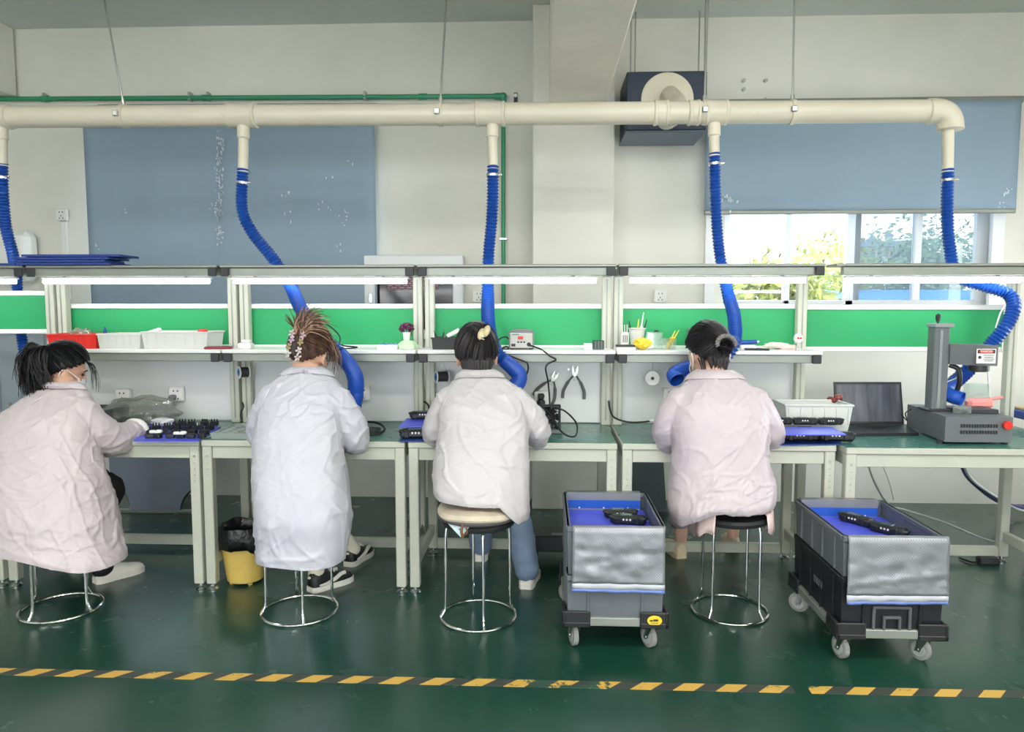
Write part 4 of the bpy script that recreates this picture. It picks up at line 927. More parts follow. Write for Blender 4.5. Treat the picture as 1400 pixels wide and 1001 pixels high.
# ------------------------------------------------------------------ pliers on the third back panel
def pliers(label, px, py, rot, s=1.0):
    p = at(px, py, 4.06); t = thing('pliers', label, 'pliers', tuple(p), 'pliers hanging on the third back panel'); M = Matrix.Rotation(rot, 3, 'Y')
    def Q(x, z, y=0): return p + M @ Vector((x * s, y, z * s))
    for sg in (-1, 1):
        hd = obj('handle', MB().tube(cr([Q(.004 * sg, -.01), Q(.03 * sg, -.045), Q(.05 * sg, -.09), Q(.052 * sg, -.125)], 6), [.005] * 6 + [.0085] * 13, 8), mat('grey_grip', lin(96, 98, 100), .5), t)
        obj('jaw', MB().prism([(Q(.0, -.012).x, Q(.0, -.012).z), (Q(.014 * sg, 0).x, Q(.014 * sg, 0).z), (Q(.016 * sg, .02).x, Q(.016 * sg, .02).z), (Q(.011 * sg, .038).x, Q(.011 * sg, .038).z), (Q(.003 * sg, .012).x, Q(.003 * sg, .012).z)], p.y - .005, p.y + .005), m_steel, t)
    obj('pivot', MB().cyl(Q(0, -.008, -.009), Q(0, -.008, .009), .011, 14), m_chrome, t)
    obj('spring', MB().torus(Q(0, -.03), .009, .0025, 16, 6, Matrix.Rotation(pi / 2, 3, 'X')), m_steel, t)
    obj('hook', MB().cyl(Q(0, .02, .015), Q(0, .02, -.012), .003, 8), m_steel, t)
pliers('opened side cutters hanging at a tilt above the black plug', 757, 517, R(26), 1.1); pliers('opened side cutters hanging upright on the third back panel', 786, 510, R(3), 1.15)
single('wall_hook', MB().cyl(at(777, 505, 4.078), at(777, 505, 4.05), .006, 8), m_steel, 'tiny steel hook left of the upright pliers', 'hook')
# ------------------------------------------------------------------ table things
def TP(px, py, z=ZT + .0025): return atz(px, py, z)
zt0 = ZT + .0025
# fan on bench 3
q = TP(750, 597); q.y = 3.78; q.x = at(750, 580, 3.78).x
fan = thing('fume_fan', 'black square fume fan standing at the back of the third bench', 'fan', (q.x, q.y, zt0))
fs_ = .125; fcx = V(q.x, q.y, zt0 + .02 + fs_ / 2)
obj('fan_frame', MB().box(fcx + V(0, 0, fs_ / 2 - .006), (fs_, .05, .012), .003).box(fcx - V(0, 0, fs_ / 2 - .006), (fs_, .05, .012), .003).box(fcx + V(fs_ / 2 - .006, 0, 0), (.012, .05, fs_), .003).box(fcx - V(fs_ / 2 - .006, 0, 0), (.012, .05, fs_), .003), m_blackp, fan)
g = MB()
for k in range(5): g.torus(fcx + V(0, -.027, 0), .012 + k * .011, .0015, 28, 5, Matrix.Rotation(pi / 2, 3, 'X'))
obj('grille', g, m_cap, fan)
for k in range(7):
    a = 2 * pi * k / 7; M = Matrix.Rotation(a, 3, 'Y')
    obj('blade', MB().raw([fcx + M @ V(.012, -.012, -.008), fcx + M @ V(.05, -.014, -.018), fcx + M @ V(.05, .012, .016), fcx + M @ V(.012, .01, .008)], [(0, 1, 2, 3)]), m_blackp, fan)
obj('motor_hub', MB().cyl(fcx + V(0, -.02, 0), fcx + V(0, .02, 0), .016, 14), m_blackp, fan); obj('base', MB().box((q.x, q.y, zt0 + .011), (.14, .1, .022), .004), m_grey, fan)
cable('black looped cable beside the fume fan on the third bench', [(757, 558, 3.78), (772, 562, 3.74), (787, 577, 3.68), (789, 590, 3.64), (785, 597, 3.6), (774, 595, 3.62), (764, 586, 3.66), (756, 573, 3.72), (748, 562, 3.75), (738, 555, 3.76)], .0045)
cable('black cable along the back edge of the fourth bench', [(832, 548, 3.97), (834, 560, 3.96), (840, 571, 3.92), (858, 577, 3.9), (880, 577, 3.9), (898, 574, 3.9)], .005)
cable('short black cable bent up at the second upright', [(331, 550, 3.98), (333, 556, 3.97), (329, 566, 3.96), (330, 574, 3.95)], .004)
cable('short black cable curving up between the second and third uprights', [(580, 549, 3.98), (586, 555, 3.96), (586, 568, 3.93)], .005)
# tabletop clear blister tray on bench 2
a_ = TP(288, 603); cx_ = -1.50; cy_ = 3.66
tr = thing('blister_tray', 'clear plastic component tray with pockets at the left of the second bench', 'tray', (cx_, cy_, zt0))
m_blis = glassy('clear_tray', (.80, .84, .82), .3, .12, body=.5, bodycol=(.75, .8, .78))
obj('tray_base', MB().openbox((cx_, cy_, zt0), (.3, .3, .03), .002, .96), m_blis, tr)
for i in range(5):
    for j in range(5): obj('pocket', MB().box((cx_ - .112 + i * .056, cy_ - .112 + j * .056, zt0 + .016), (.044, .04, .024), .008), m_blis, tr)
# black modules
def module_proto():
    t = thing('black_module', 'x', 'module', (0, 0, 0)); ROOT.pop(t.name)
    obj('module_body', MB().box((0, 0, .02), (.15, .05, .04), .012), m_blackp, t, world=False)
    for sx in (-1, 1):
        obj('end_ring', MB().torus((sx * .062, 0, .03), .016, .006, 14, 6).cyl((sx * .062, 0, .01), (sx * .062, 0, .033), .015, 12), m_blackp, t, world=False)
    obj('window', MB().box((-.012, 0, .041), (.055, .03, .004), .001), mat('module_window', lin(74, 92, 92), .15), t, world=False)
    mk = MB()
    for k in range(3): mk.cyl((-.02 + k * .014, -.0255, .026), (-.02 + k * .014, -.0242, .026), .0045, 8)
    obj('printed_dots', mk, m_whitepl, t, world=False)
    obj('clip', MB().box((.035, -.024, .022), (.02, .01, .03), .003), m_blackp, t, world=False); obj('clip', MB().box((-.045, -.024, .018), (.02, .01, .026), .003), m_blackp, t, world=False)
    return t
mod = module_proto(); MODN = [0]
def module(loc, rz, label, s=1.0, group='black plastic modules'):
    o = place(mod, loc, rz, label, MODN[0] == 0, group); o.scale = (s, s, s); MODN[0] += 1; return o
def sheet(name, label, quad, z, t=.006, m=None):
    """flat sheet from four pixel corners lying at height z"""
    P = [atz(px, py, z) for px, py in quad]; lo = [p - V(0, 0, t) for p in P]
    return single(name, MB().rings([lo, P]), m or m_bluesheet, label, 'plastic sheet')
# bench 1: blue sheet with many small black pieces
sheet('blue_sheet', 'blue plastic sheet under black pieces on the left bench', [(182, 603), (270, 603), (302, 583), (205, 580)], zt0 + .005, .0045)
rng = random.Random(2); k = 0; pproto = None
for j in range(4):
    for i in range(6):
        p = atz(203 + i * 14.5 + j * 5.5 + rng.uniform(-2, 2), 599 - j * 5.6, zt0 + .005)
        if pproto is None:
            pproto = thing('black_part', 'x', 'part', (0, 0, 0)); ROOT.pop(pproto.name)
            obj('part_body', MB().box((0, 0, .012), (.042, .026, .024), .004), m_blackp, pproto, world=False)
            for dx in (-.014, 0, .014): obj('prong', MB().box((dx, .004, .03), (.006, .012, .014), .002), m_blackp, pproto, world=False)
        place(pproto, (p.x, p.y, zt0 + .005), rng.uniform(-.4, .4), 'small black pronged plastic part lying on the blue sheet of the left bench', k == 0, 'small black parts on the left blue sheet'); k += 1
for k, (px, py) in enumerate(((213, 590), (246, 592))):
    p = atz(px, py, zt0 + .045)
    single('white_connector', MB().box((p.x - .016, p.y, zt0 + .044), (.03, .018, .014), .004, rz=.2).box((p.x + .016, p.y + .004, zt0 + .046), (.03, .016, .014), .004, rz=-.15).box((p.x, p.y, zt0 + .042), (.05, .008, .008)), m_white, ('white connector lying left among the black parts', 'white connector lying right among the black parts')[k], 'connector')
p = TP(222, 577); p.y = 3.86; p.x = at(222, 575, 3.86).x
crumple((p.x, 3.86, zt0), .05, m_white, 'paper_wrap', 'crumpled white film wrap at the back of the left bench', 'wrap', 6, sq=(1.3, .8, .55))
p = at(196, 560, 3.93); crumple((p.x, 3.9, zt0), .115, m_bag, 'plastic_bag', 'large clear plastic bag lying at the back of the left bench', 'bag', 12, amp=.5, sq=(1.7, .75, .66), sub=4)
p = at(135, 560, 3.93); dt = thing('dark_tray', 'dark grey tray behind the ponytailed worker arm', 'tray', (p.x, 3.9, zt0)); obj('tray_body', MB().openbox((p.x, 3.9, zt0), (.26, .22, .1), .006, .95), mat('dark_tray_grey', lin(74, 76, 80), .45), dt); obj('tray_rim', MB().box((p.x, 3.79, zt0 + .1), (.27, .012, .01), .002), m_grey, dt)
p = TP(275, 577); p.x = at(270, 574, 3.95).x; single('paper_sheet', MB().box((p.x, 3.93, zt0 + .002), (.2, .1, .004), .001), m_white, 'white paper lying against the left back panel', 'paper')
# bench 2 right: blue sheets and black modules
sheet('blue_sheet', 'lower dark blue sheet at the corner of the second bench', [(545, 603), (590, 603), (600, 585), (555, 585)], zt0 + .005, .0045, m_bluedk)
c_ = atz(570, 596, zt0 + .02)
module((c_.x, c_.y + .02, zt0 + .0055), R(4), 'black module between the two blue sheets at the second bench corner', 1.15)
module((c_.x + .03, c_.y + .11, zt0 + .0055), R(2), 'black module at the rear between the blue sheets of the second bench', 1.15)
zb_ = zt0 + .062
sheet('blue_sheet', 'upper bright blue sheet resting on modules at the second bench corner', [(545, 583), (600, 583), (606, 572), (556, 572)], zb_, .005)
c_ = atz(577, 573, zb_)
module((c_.x + .012, c_.y + .0, zb_ + .001), R(1), 'black module lying on the bright blue sheet of the second bench', 1.0)
# bench 2 middle: dark tool/tray with cable loop
q = TP(497, 590); q.x = at(497, 588, 3.68).x
pd = thing('dark_pad', 'dark flat iron stand behind the floral clip worker sleeve', 'pad', (q.x, 3.72, zt0)); obj('pad_plate', MB().box((q.x - .02, 3.74, zt0 + .008), (.16, .16, .016), .005), m_cap, pd); obj('pad_sponge', MB().box((q.x - .03, 3.69, zt0 + .02), (.06, .05, .01), .004), m_white, pd)
cable('black cable loop lying on the second bench', [(492, 578, 3.84), (508, 577, 3.85), (520, 580, 3.82), (526, 587, 3.72), (518, 593, 3.66), (500, 595, 3.63)], .006)
cable('thick black tube rising behind the second worker sleeve', [(491, 530, 3.82), (491, 550, 3.8), (492, 572, 3.78), (494, 580, 3.76)], .009)
cable('black cable arching over the second shelf behind the hair', [(424, 440, 4.0), (432, 437, 4.0), (446, 443, 3.99), (458, 452, 3.97), (465, 462, 3.95), (462, 472, 3.92), (455, 478, 3.9)], .004)
cable('black cable stub lying on the second shelf', [(461, 470, 3.92), (472, 473, 3.9), (482, 474, 3.9), (488, 475, 3.88), (474, 477, 3.86), (462, 478, 3.86)], .004)
# bench 4: small white stand, white basket, blue sheet with modules
q = V(at(897, 585, 3.72).x, 3.72, zt0); ws = thing('white_stand', 'small white round stand beside the bun worker sleeve', 'stand', tuple(q)); obj('stand_top', MB().lathe(q + V(0, 0, .068), [(.03, 0), (.038, .008), (.036, .012)], 18), m_whitepl, ws)
for dx in (-.014, 0, .014): obj('leg', MB().cyl(q + V(dx, 0, .004), q + V(dx, 0, .069), .003, 6), m_whitepl, ws)
obj('base', MB().lathe(q, [(.024, 0), (.024, .004), (.02, .006)], 16), m_whitepl, ws)
bz4 = zt0
x4 = at(1106, 585, 3.62).x
sheet('blue_sheet', 'dark blue sheet under the modules at the right of the fourth bench', [(1062, 608), (1150, 607), (1150, 588), (1070, 588)], zt0 + .005, .0045, m_bluedk)
zb4 = zt0 + .06
module((x4 - .06, 3.57, zt0 + .0055), R(0), 'front left black module under the bright blue sheet of the fourth bench', 1.15)
module((x4 + .11, 3.57, zt0 + .0055), R(-3), 'front right black module under the bright blue sheet of the fourth bench', 1.15)
module((x4 + .02, 3.68, zt0 + .0055), R(3), 'rear black module under the bright blue sheet of the fourth bench', 1.15)
sheet('blue_sheet', 'bright blue sheet with black modules on the fourth bench', [(1070, 594), (1157, 594), (1138, 584), (1066, 584)], zb4, .005)
for k in range(3): module((x4 - .11 + k * .125, 3.72, zb4 + .001), R((3, -2, 4)[k]), ('left', 'middle', 'right')[k] + ' black module lying on the bright blue sheet of the fourth bench', .85)
z4 = zb4 + .05
ribt = thing('storage_basket', 'white plastic tray basket behind the blue sheet on the fourth bench', 'basket', (at(1104, 560, 3.86).x, 3.88, zt0))
bx4 = ribt.location.x
obj('basket_body', MB().openbox((bx4 + .03, 3.88, zt0 + .05), (.34, .2, .1), .004, .93), m_clearpl, ribt); obj('basket_rim', MB().box((bx4 + .03, 3.78, zt0 + .149), (.352, .012, .012), .003).box((bx4 + .03, 3.98, zt0 + .149), (.352, .012, .012), .003).box((bx4 - .14, 3.88, zt0 + .149), (.012, .2, .012), .003).box((bx4 + .2, 3.88, zt0 + .149), (.012, .2, .012), .003), m_clearpl, ribt)
obj('lower_tray', MB().openbox((bx4 + .0, 3.87, zt0), (.36, .2, .052), .004, .95), m_clearpl, ribt)
for k in range(6): obj('basket_rib', MB().box((bx4 - .12 + k * .06, 3.783, zt0 + .098), (.006, .01, .085), .002), m_clearpl, ribt)
q = V(at(1141, 548, 4.0).x, 4.0, zt0); pot = thing('red_ornament', 'reddish brown lumpy ornament beside the laptop', 'ornament', tuple(q)); obj('ornament_stand', MB().lathe(q, [(.03, 0), (.028, .1), (.02, .12)], 14), m_cap, pot)
orn = MB()
for k in range(9):
    a = k * 2.4; orn.ball(q + V(cos(a) * .025, sin(a) * .02, .14 + .012 * (k % 3)), .018, 8, 6)
obj('ornament_head', orn, mat('dark_redbrown', lin(122, 50, 46), .4, var=.3, vscale=30), pot)
# ------------------------------------------------------------------ laptop on bench 5
lx0 = at(1147, 580, 3.9); lx1 = at(1236, 580, 3.9)
lap = thing('laptop', 'open dark laptop with streaky grey screen on the right bench', 'laptop', ((lx0.x + lx1.x) / 2, 3.78, zt0), rz=0)
lxm = (lx0.x + lx1.x) / 2; lw = lx1.x - lx0.x
pl = [atz(1143, 583, zt0), atz(1236, 583, zt0), atz(1256, 596, zt0), atz(1165, 597, zt0)]
obj('base', MB().rings([[p for p in pl], [p + V(0, 0, .016) for p in pl]]), m_blackp, lap)
kb_ = [pl[0].lerp(pl[2], .12), pl[1].lerp(pl[3], .12), pl[2].lerp(pl[0], .45), pl[3].lerp(pl[1], .45)]
kk = obj('keyboard', MB().rings([[p + V(0, 0, .0155) for p in kb_], [p + V(0, 0, .017) for p in kb_]]), m_cap, lap)
km = MB()
for i in range(12):
    for j in range(4):
        u = (i + .5) / 12; w_ = (j + .5) / 4; p = kb_[0].lerp(kb_[1], u).lerp(kb_[3].lerp(kb_[2], u), w_); km.box(p + V(0, 0, .0185), (.02, .016, .003), .001)
obj('keys', km, m_blackp, kk)
hz_ = zt0 + .012; zlt = at(1190, 527, 3.93).z
sc0 = V(pl[0].x + .01, pl[0].y, hz_); 
def tilt(p, dz): return p + V(0, .06 * dz / .25, dz)
L_, Rr_ = V(pl[0].x, pl[0].y, hz_), V(pl[1].x, pl[1].y, hz_); Hs = zlt - hz_
lid = obj('lid', MB().rings([[L_, Rr_, Rr_ + V(0, .012, 0), L_ + V(0, .012, 0)], [tilt(L_, Hs), tilt(Rr_, Hs), tilt(Rr_, Hs) + V(0, .008, 0), tilt(L_, Hs) + V(0, .008, 0)]]), m_blackp, lap)
m_scr = mat('laptop_screen', lin(88, 90, 98), .25, var=.35, vscale=3.0, stretch=(9, 1, 1.2))
e = .012
obj('screen', MB().raw([tilt(L_ + V(e, -.0015, 0), .014), tilt(Rr_ + V(-e, -.0015, 0), .014), tilt(Rr_ + V(-e, -.0015, 0), Hs - e), tilt(L_ + V(e, -.0015, 0), Hs - e)], [(0, 1, 2, 3)]), m_scr, lid)
cable('thin black cables beside the laptop', [(1232, 566, 3.84), (1240, 575, 3.8), (1238, 565, 3.84), (1246, 560, 3.86)], .003)
# ------------------------------------------------------------------ marking machine
m_mach = mat('machine_grey', lin(104, 108, 112), .42, var=.05); m_machl = mat('machine_light', lin(142, 148, 150), .4)
b0_ = atz(1297, 596, zt0); b1_ = atz(1386, 596, zt0)
yfm = 3.53; xm0 = at(1292, 590, yfm).x; xm1 = at(1384, 590, yfm).x; zb0 = zt0 + .012; zb1 = at(1330, 570, yfm).z
mk_ = thing('marking_machine', 'grey desktop laser marking machine with column and red stop button', 'machine', ((xm0 + xm1) / 2, 3.75, zt0))
xl5 = at(1245, 575, 3.93).x
body = [V(xm0, yfm, 0), V(xm1, yfm, 0), V(xm1 + .02, 3.95, 0), V(xl5, 3.97, 0), V(xl5, 3.86, 0)]
obj('base_cabinet', MB().rings([[p + V(0, 0, zb0) for p in body], [p + V(0, 0, zb1) for p in body]]), m_mach, mk_, smooth=20)
for p in body[:4]: obj('foot', MB().cyl(V(p.x * .98 + .03, p.y + (.03 if p.y < 3.7 else -.03), zt0), V(p.x * .98 + .03, p.y + (.03 if p.y < 3.7 else -.03), zb0 + .002), .015, 10), m_blackp, mk_)
for r_ in range(2):
    vm = MB()
    for k in range(14): vm.box((xm0 + .075 + k * .0125, yfm - .001, zb0 + .058 + r_ * .03 - .01), (.008, .004, .016))
    obj('vent_slots', vm, m_blackp, mk_)
q = V(at(1375, 581, yfm).x, yfm, at(1375, 581, yfm).z)
obj('stop_button', MB().cyl(q, q + V(0, -.008, 0), .016, 16).cyl(q + V(0, -.008, 0), q + V(0, -.022, 0), .02, 18), m_red, mk_)
cx5 = at(1279, 550, 3.75).x; zc1 = at(1279, 447, 3.75).z
obj('column', MB().box((cx5, 3.75, (zb1 + zc1) / 2), (.074, .07, zc1 - zb1), .004), m_mach, mk_)
obj('column_groove', MB().box((cx5 - .006, 3.713, (zb1 + zc1) / 2), (.014, .004, zc1 - zb1 - .03)), m_machl, mk_)
obj('column_foot', MB().box((cx5 + .005, 3.75, zb1 + .006), (.13, .11, .012), .003), m_cap, mk_)
cc = obj('column_cap', MB().box((cx5 + .006, 3.75, zc1 + .008), (.094, .085, .02), .003), m_machl, mk_)
obj('crank_handle', MB().cyl(V(cx5 - .018, 3.73, zc1 + .018), V(cx5 - .018, 3.73, zc1 + .03), .005, 8).lathe(V(cx5 - .018, 3.73, zc1 + .028), [(.009, 0), (.011, .012), (.012, .032), (.007, .038)], 12), m_blackp, cc)
hx0 = at(1293, 485, 3.74).x; hx1 = at(1361, 485, 3.62).x; hz0_ = at(1340, 500, 3.62).z; hz1_ = at(1340, 472, 3.62).z
hp = [V(hx0, 3.70, 0), V(hx0 + .115, 3.60, 0), V(hx1, 3.60, 0), V(hx1, 3.73, 0), V(hx0, 3.80, 0)]
hd = obj('laser_head', MB().rings([[p + V(0, 0, hz0_) for p in hp], [p + V(0, 0, hz1_) for p in hp]]), m_mach, mk_, smooth=20)
lq = V(at(1348, 487, 3.6).x, 3.599, at(1348, 487, 3.6).z)
wl_ = obj('warning_label', MB().box(lq, (.09, .002, .07)), m_white, hd)
obj('label_band', MB().box(lq + V(0, -.0015, .022), (.082, .001, .018)), m_blackp, wl_)
obj('label_oval', MB().lathe(lq + V(0, -.0021, .022), [(.036, 0), (.036, .0006)], 24, 'Y', sx=1, sy=.2), m_red, wl_)
def text(name, s, p, size, m, parent, rot=(pi / 2, 0, 0)):
    c = bpy.data.curves.new(name, 'FONT'); c.body = s; c.size = size; c.align_x = 'CENTER'; c.align_y = 'CENTER'; c.extrude = .0003
    o = bpy.data.objects.new(name, c); dg = bpy.context.evaluated_depsgraph_get(); COL.objects.link(o); dg.update()
    me = bpy.data.meshes.new_from_object(o.evaluated_get(bpy.context.evaluated_depsgraph_get())); bpy.data.objects.remove(o)
    from mathutils import Euler
    me.transform(Matrix.Translation(p) @ Euler(rot).to_matrix().to_4x4()); return obj(name, me, m, parent)
text('label_lettering', 'DANGER', lq + V(0, -.0032, .022), .014, m_white, wl_)
lt = MB()
for k in range(4): lt.box(lq + V(.012, -.0014, .004 - k * .009), (.05 - .008 * (k % 2), .001, .003))
lt.lathe(lq + V(-.03, -.0014, -.006), [(.008, 0), (.008, .0006)], 8, 'Y')
obj('label_print', lt, m_cap, wl_)
obj('lens', MB().lathe(V(at(1338, 505, 3.66).x, 3.66, hz0_ - .032), [(.036, 0), (.046, .006), (.046, .034)], 24), m_blackp, mk_)
obj('umbilical', MB().tube(cr([at(1298, 499, 3.72), at(1310, 505, 3.7), at(1312, 520, 3.7), at(1309, 532, 3.72), at(1304, 548, 3.76)], 8), .012, 10), m_blackp, mk_)
pq = at(1336, 563, 3.68)
obj('work_plate', MB().box((pq.x - .02, 3.7, zb1 + .01), (.19, .14, .02), .003), m_cap, mk_)
q = V(at(1312, 560, 3.64).x, 3.62, zb1); fx = thing('acrylic_fixture', 'small clear acrylic blocks on the marking machine plate', 'fixture', tuple(q)); obj('block', MB().box(q + V(0, 0, .022), (.07, .04, .04), .002), m_acr, fx); obj('block', MB().box(q + V(-.06, .1, .03), (.05, .03, .06), .002), m_acr, fx)
q = V(at(1345, 540, 3.78).x, 3.8, zb1); pk = thing('pink_tool', 'pale pink handled tool lying on the marking machine', 'tool', (q.x, q.y, zb1)); obj('tool_body', MB().box(q + V(-.01, 0, .03), (.13, .06, .05), .015), mat('salmon_pink', lin(236, 150, 146), .45), pk); obj('tool_handle', MB().tube([q + V(.04, 0, .05), q + V(.1, -.01, .062)], .008, 8), MATS['salmon_pink'], pk)
q = V(at(1334, 535, 3.9).x, 3.9, zb1); single('clear_block', MB().openbox(q, (.1, .06, .12), .003), m_acr, 'tall clear acrylic box behind the pink tool', 'box')
q = atz(1305, 602, zt0)
ms = thing('computer_mouse', 'dark computer mouse in front of the marking machine', 'mouse', (q.x, q.y, zt0)); obj('mouse_shell', MB().lathe((q.x, q.y, zt0), [(.05, 0), (.052, .008), (.046, .02), (.03, .03), (.01, .034)], 20, sx=1.1, sy=.6), m_cap, ms); obj('mouse_wheel', MB().cyl((q.x - .03, q.y - .004, zt0 + .026), (q.x - .03, q.y + .004, zt0 + .026), .006, 10), m_grey, ms)
cable('thin white cable hanging beside the right blue hose', [(1375, 417, 3.9), (1368, 428, 3.88), (1364, 440, 3.87), (1361, 450, 3.87)], .004, m_whitepl)
cable('thin grey cable tied round the blue sleeve of the marking machine', [(1290, 524, 3.74), (1300, 520, 3.72), (1308, 516, 3.72), (1309, 506, 3.72)], .003, m_gcable)
cable('white cable falling behind the marking machine', [(1350, 500, 3.9), (1352, 530, 3.95), (1355, 560, 3.98), (1358, 575, 3.98)], .004, m_whitepl)
# ------------------------------------------------------------------ cables and bits on the floor at the right
cable('thin pale cable crossing the floor behind the grey crate', [(1186, 632, 4.15), (1196, 660, 4.3), (1215, 690, 4.6), (1240, 698, 4.7), (1290, 714, 4.55), (1340, 735, 4.3), (1376, 746, 4.15)], .006, m_gcable)
cable('purple cable bundle dropping behind the right bench', [(1312, 628, 4.3), (1322, 650, 4.5), (1340, 668, 4.7), (1362, 684, 4.9), (1385, 692, 5.0), (1420, 698, 5.0)], .014, mat('purple_cable', lin(92, 84, 140), .5))
cable('white cable twisted along the purple bundle', [(1314, 627, 4.28), (1326, 652, 4.48), (1344, 668, 4.68), (1366, 682, 4.88), (1390, 696, 4.95), (1420, 702, 4.95)], .009, m_whitepl)
cable('grey cable hanging behind the back leg of the right bench', [(1367, 632, 4.2), (1370, 660, 4.3), (1367, 690, 4.4), (1371, 720, 4.4), (1378, 742, 4.3)], .006, m_gcable)
cable('thin cable dangling under the right bench', [(1206, 634, 5.25), (1216, 660, 5.25), (1222, 684, 5.25)], .004, m_gcable)
q = atz(1350, 770); pb = thing('power_strip', 'dark power brick on the floor below the right bench', 'power strip', (q.x, q.y, 0)); obj('brick_body', MB().box((q.x, q.y, .018), (.1, .06, .036), .006), m_cap, pb); obj('brick_cord', MB().tube(cr([V(q.x - .05, q.y, .018), V(q.x - .09, q.y - .02, .01), V(q.x - .12, q.y + .06, .008)], 6), .006, 6), m_cable, pb)
# foot pedal box under bench 3
q = atz(748, 750); fp = thing('footrest_box', 'black perforated metal box on the floor beside the grey crates', 'box', (q.x, 4.0, 0))
obj('box_body', MB().box((q.x + .02, 4.0, .13), (.21, .2, .09), .006), m_blackp, fp)
for dx in (-.08, .08):
    for dy in (-.08, .08): obj('leg', MB().box((q.x + .02 + dx, 4.0 + dy, .045), (.02, .02, .09), .002), m_blackp, fp)
dm = MB()
for i in range(12):
    for j in range(5): dm.cyl((q.x - .065 + i * .0155, 3.905 + j * .04 + (.02 if i % 2 else 0), .1755), (q.x - .065 + i * .0155, 3.905 + j * .04 + (.02 if i % 2 else 0), .1768), .004, 6)
obj('perforations', dm, m_grey, fp); obj('rating_label', MB().box((q.x + .06, 3.93, .1765), (.07, .04, .002)), m_grey, fp)
# ------------------------------------------------------------------ waste bin
q = atz(333, 803); bxq, byq = at(333, 760, 3.62).x, 3.64
wbn = thing('waste_bin', 'yellow plastic waste bin lined with a black bag', 'bin', (bxq, byq, 0))
m_ybin = mat('yellow_bin', lin(214, 184, 96), .5, var=.08, vscale=6)
obj('bin_body', MB().lathe((bxq, byq, .012), [(.0, 0), (.085, .0), (.092, .006), (.118, .2), (.122, .275), (.114, .275), (.09, .02), (0, .016)], 32, close=False), m_ybin, wbn)
for k in range(4): obj('bin_foot', MB().lathe((bxq + cos(k * pi / 2 + .7) * .07, byq + sin(k * pi / 2 + .7) * .07, 0), [(.012, 0), (.014, .014)], 10), m_ybin, wbn)
n = 64; rings = []
prof = [(.10, .2), (.112, .285), (.124, .30), (.132, .275), (.134, .23), (.133, .17)]
for j, (r_, z_) in enumerate(prof):
    ring = []
    for k in range(n):
        a = 2 * pi * k / n; w_ = noise.noise(Vector((cos(a) * 3, sin(a) * 3, j * .7))) 
        drop = (max(0, noise.noise(Vector((cos(a) * 1.7 + 4, sin(a) * 1.7, 2)))) * .16 - .03) if j >= 3 else 0
        ring.append(V(bxq + cos(a) * (r_ + .008 * w_), byq + sin(a) * (r_ + .008 * w_), z_ - drop * (j - 2) / 3 + (.012 * w_ if 0 < j < 4 else 0)))
    rings.append(ring)
lnr = obj('bin_liner', MB().rings(rings, cap=False), mat('black_bag', lin(20, 20, 22), .28, bump=.6, bscale=50), wbn, smooth=70); md = lnr.modifiers.new('s', 'SOLIDIFY'); md.thickness = .002; md.offset = 1
obj('liner_inside', MB().lathe((bxq, byq, .2), [(0, 0), (.09, .0), (.104, .03)], 24, close=False), MATS['black_bag'], wbn)
# ------------------------------------------------------------------ stools
def stool_proto(name, label, seat):
    t = thing(name, label, 'stool', (0, 0, 0), 'chrome ring stools'); ROOT.pop(t.name)
    obj('floor_ring', MB().torus((0, 0, .007), .172, .0068, 48, 8), m_chrome, t, world=False)
    for k in range(4):
        a = k * pi / 2 + pi / 5; c, s_ = cos(a), sin(a)
        obj('leg', MB().tube(cr([(c * .172, s_ * .172, .012), (c * .158, s_ * .158, .035), (c * .15, s_ * .15, .07), (c * .148, s_ * .148, .25), (c * .145, s_ * .145, .415), (c * .12, s_ * .12, .438)], 4), .0066, 8), m_chrome, t, world=False)
    obj('seat_ring', MB().torus((0, 0, .436), .125, .008, 40, 6), m_chrome, t, world=False)
    obj('seat', MB().lathe((0, 0, .44), [(.0, 0), (.16, .0), (.168, .006), (.17, .018), (.16, .03), (.12, .036), (0, .038)], 36, close=False), seat, t, world=False)
    return t
sp = stool_proto('stool', 'x', m_blackp)
spots = [((-2.27, 3.25, 0), R(41), 'chrome ring stool hidden under the ponytailed worker coat'), ((-1.137, 3.271, 0), R(-12), 'chrome ring stool under the long coat of the floral clip worker'),
         ((-.297, 3.251, 0), R(-22), 'chrome ring stool with a beige padded cushion'), ((.874, 3.367, 0), R(9), 'chrome ring stool with black seat under the bun worker')]
ST = [place(sp, l, r_, lab, i == 0, 'chrome ring stools') for i, (l, r_, lab) in enumerate(spots)]
# cushion on stool 3
c3 = Vector(spots[2][0]); n = 48
prof = [(.0, .476), (.15, .474), (.178, .482), (.186, .5), (.176, .518), (.14, .53), (0, .534)]
cu = MB(); rg = []
for (r_, z_) in prof[1:-1]: rg.append([c3 + V(cos(2 * pi * k / n) * r_ * (1 + .02 * sin(5 * 2 * pi * k / n)), sin(2 * pi * k / n) * r_, z_ + .004 * sin(3 * 2 * pi * k / n)) for k in range(n)])
cu.rings(rg)
cush = thing('seat_cushion', 'beige fabric cushion with dark grey edge tied on the middle stool', 'cushion', tuple(c3 + V(0, 0, .476)))
obj('cushion_pad', cu, mat('cushion_beige', lin(206, 194, 172), .85, var=.08, vscale=20, bump=.2, bscale=120), cush)
obj('cushion_edge', MB().torus(c3 + V(0, 0, .486), .172, .013, 48, 8), mat('cushion_edge', lin(84, 82, 84), .8), cush)
obj('cushion_tie', MB().tube(cr([c3 + V(-.05, -.175, .485), c3 + V(-.055, -.185, .46), c3 + V(-.05, -.18, .43)], 5), .006, 6).tube(cr([c3 + V(-.04, -.175, .485), c3 + V(-.03, -.185, .455), c3 + V(-.045, -.18, .44)], 5), .004, 6), mat('brown_tie', lin(120, 82, 56), .7), cush)
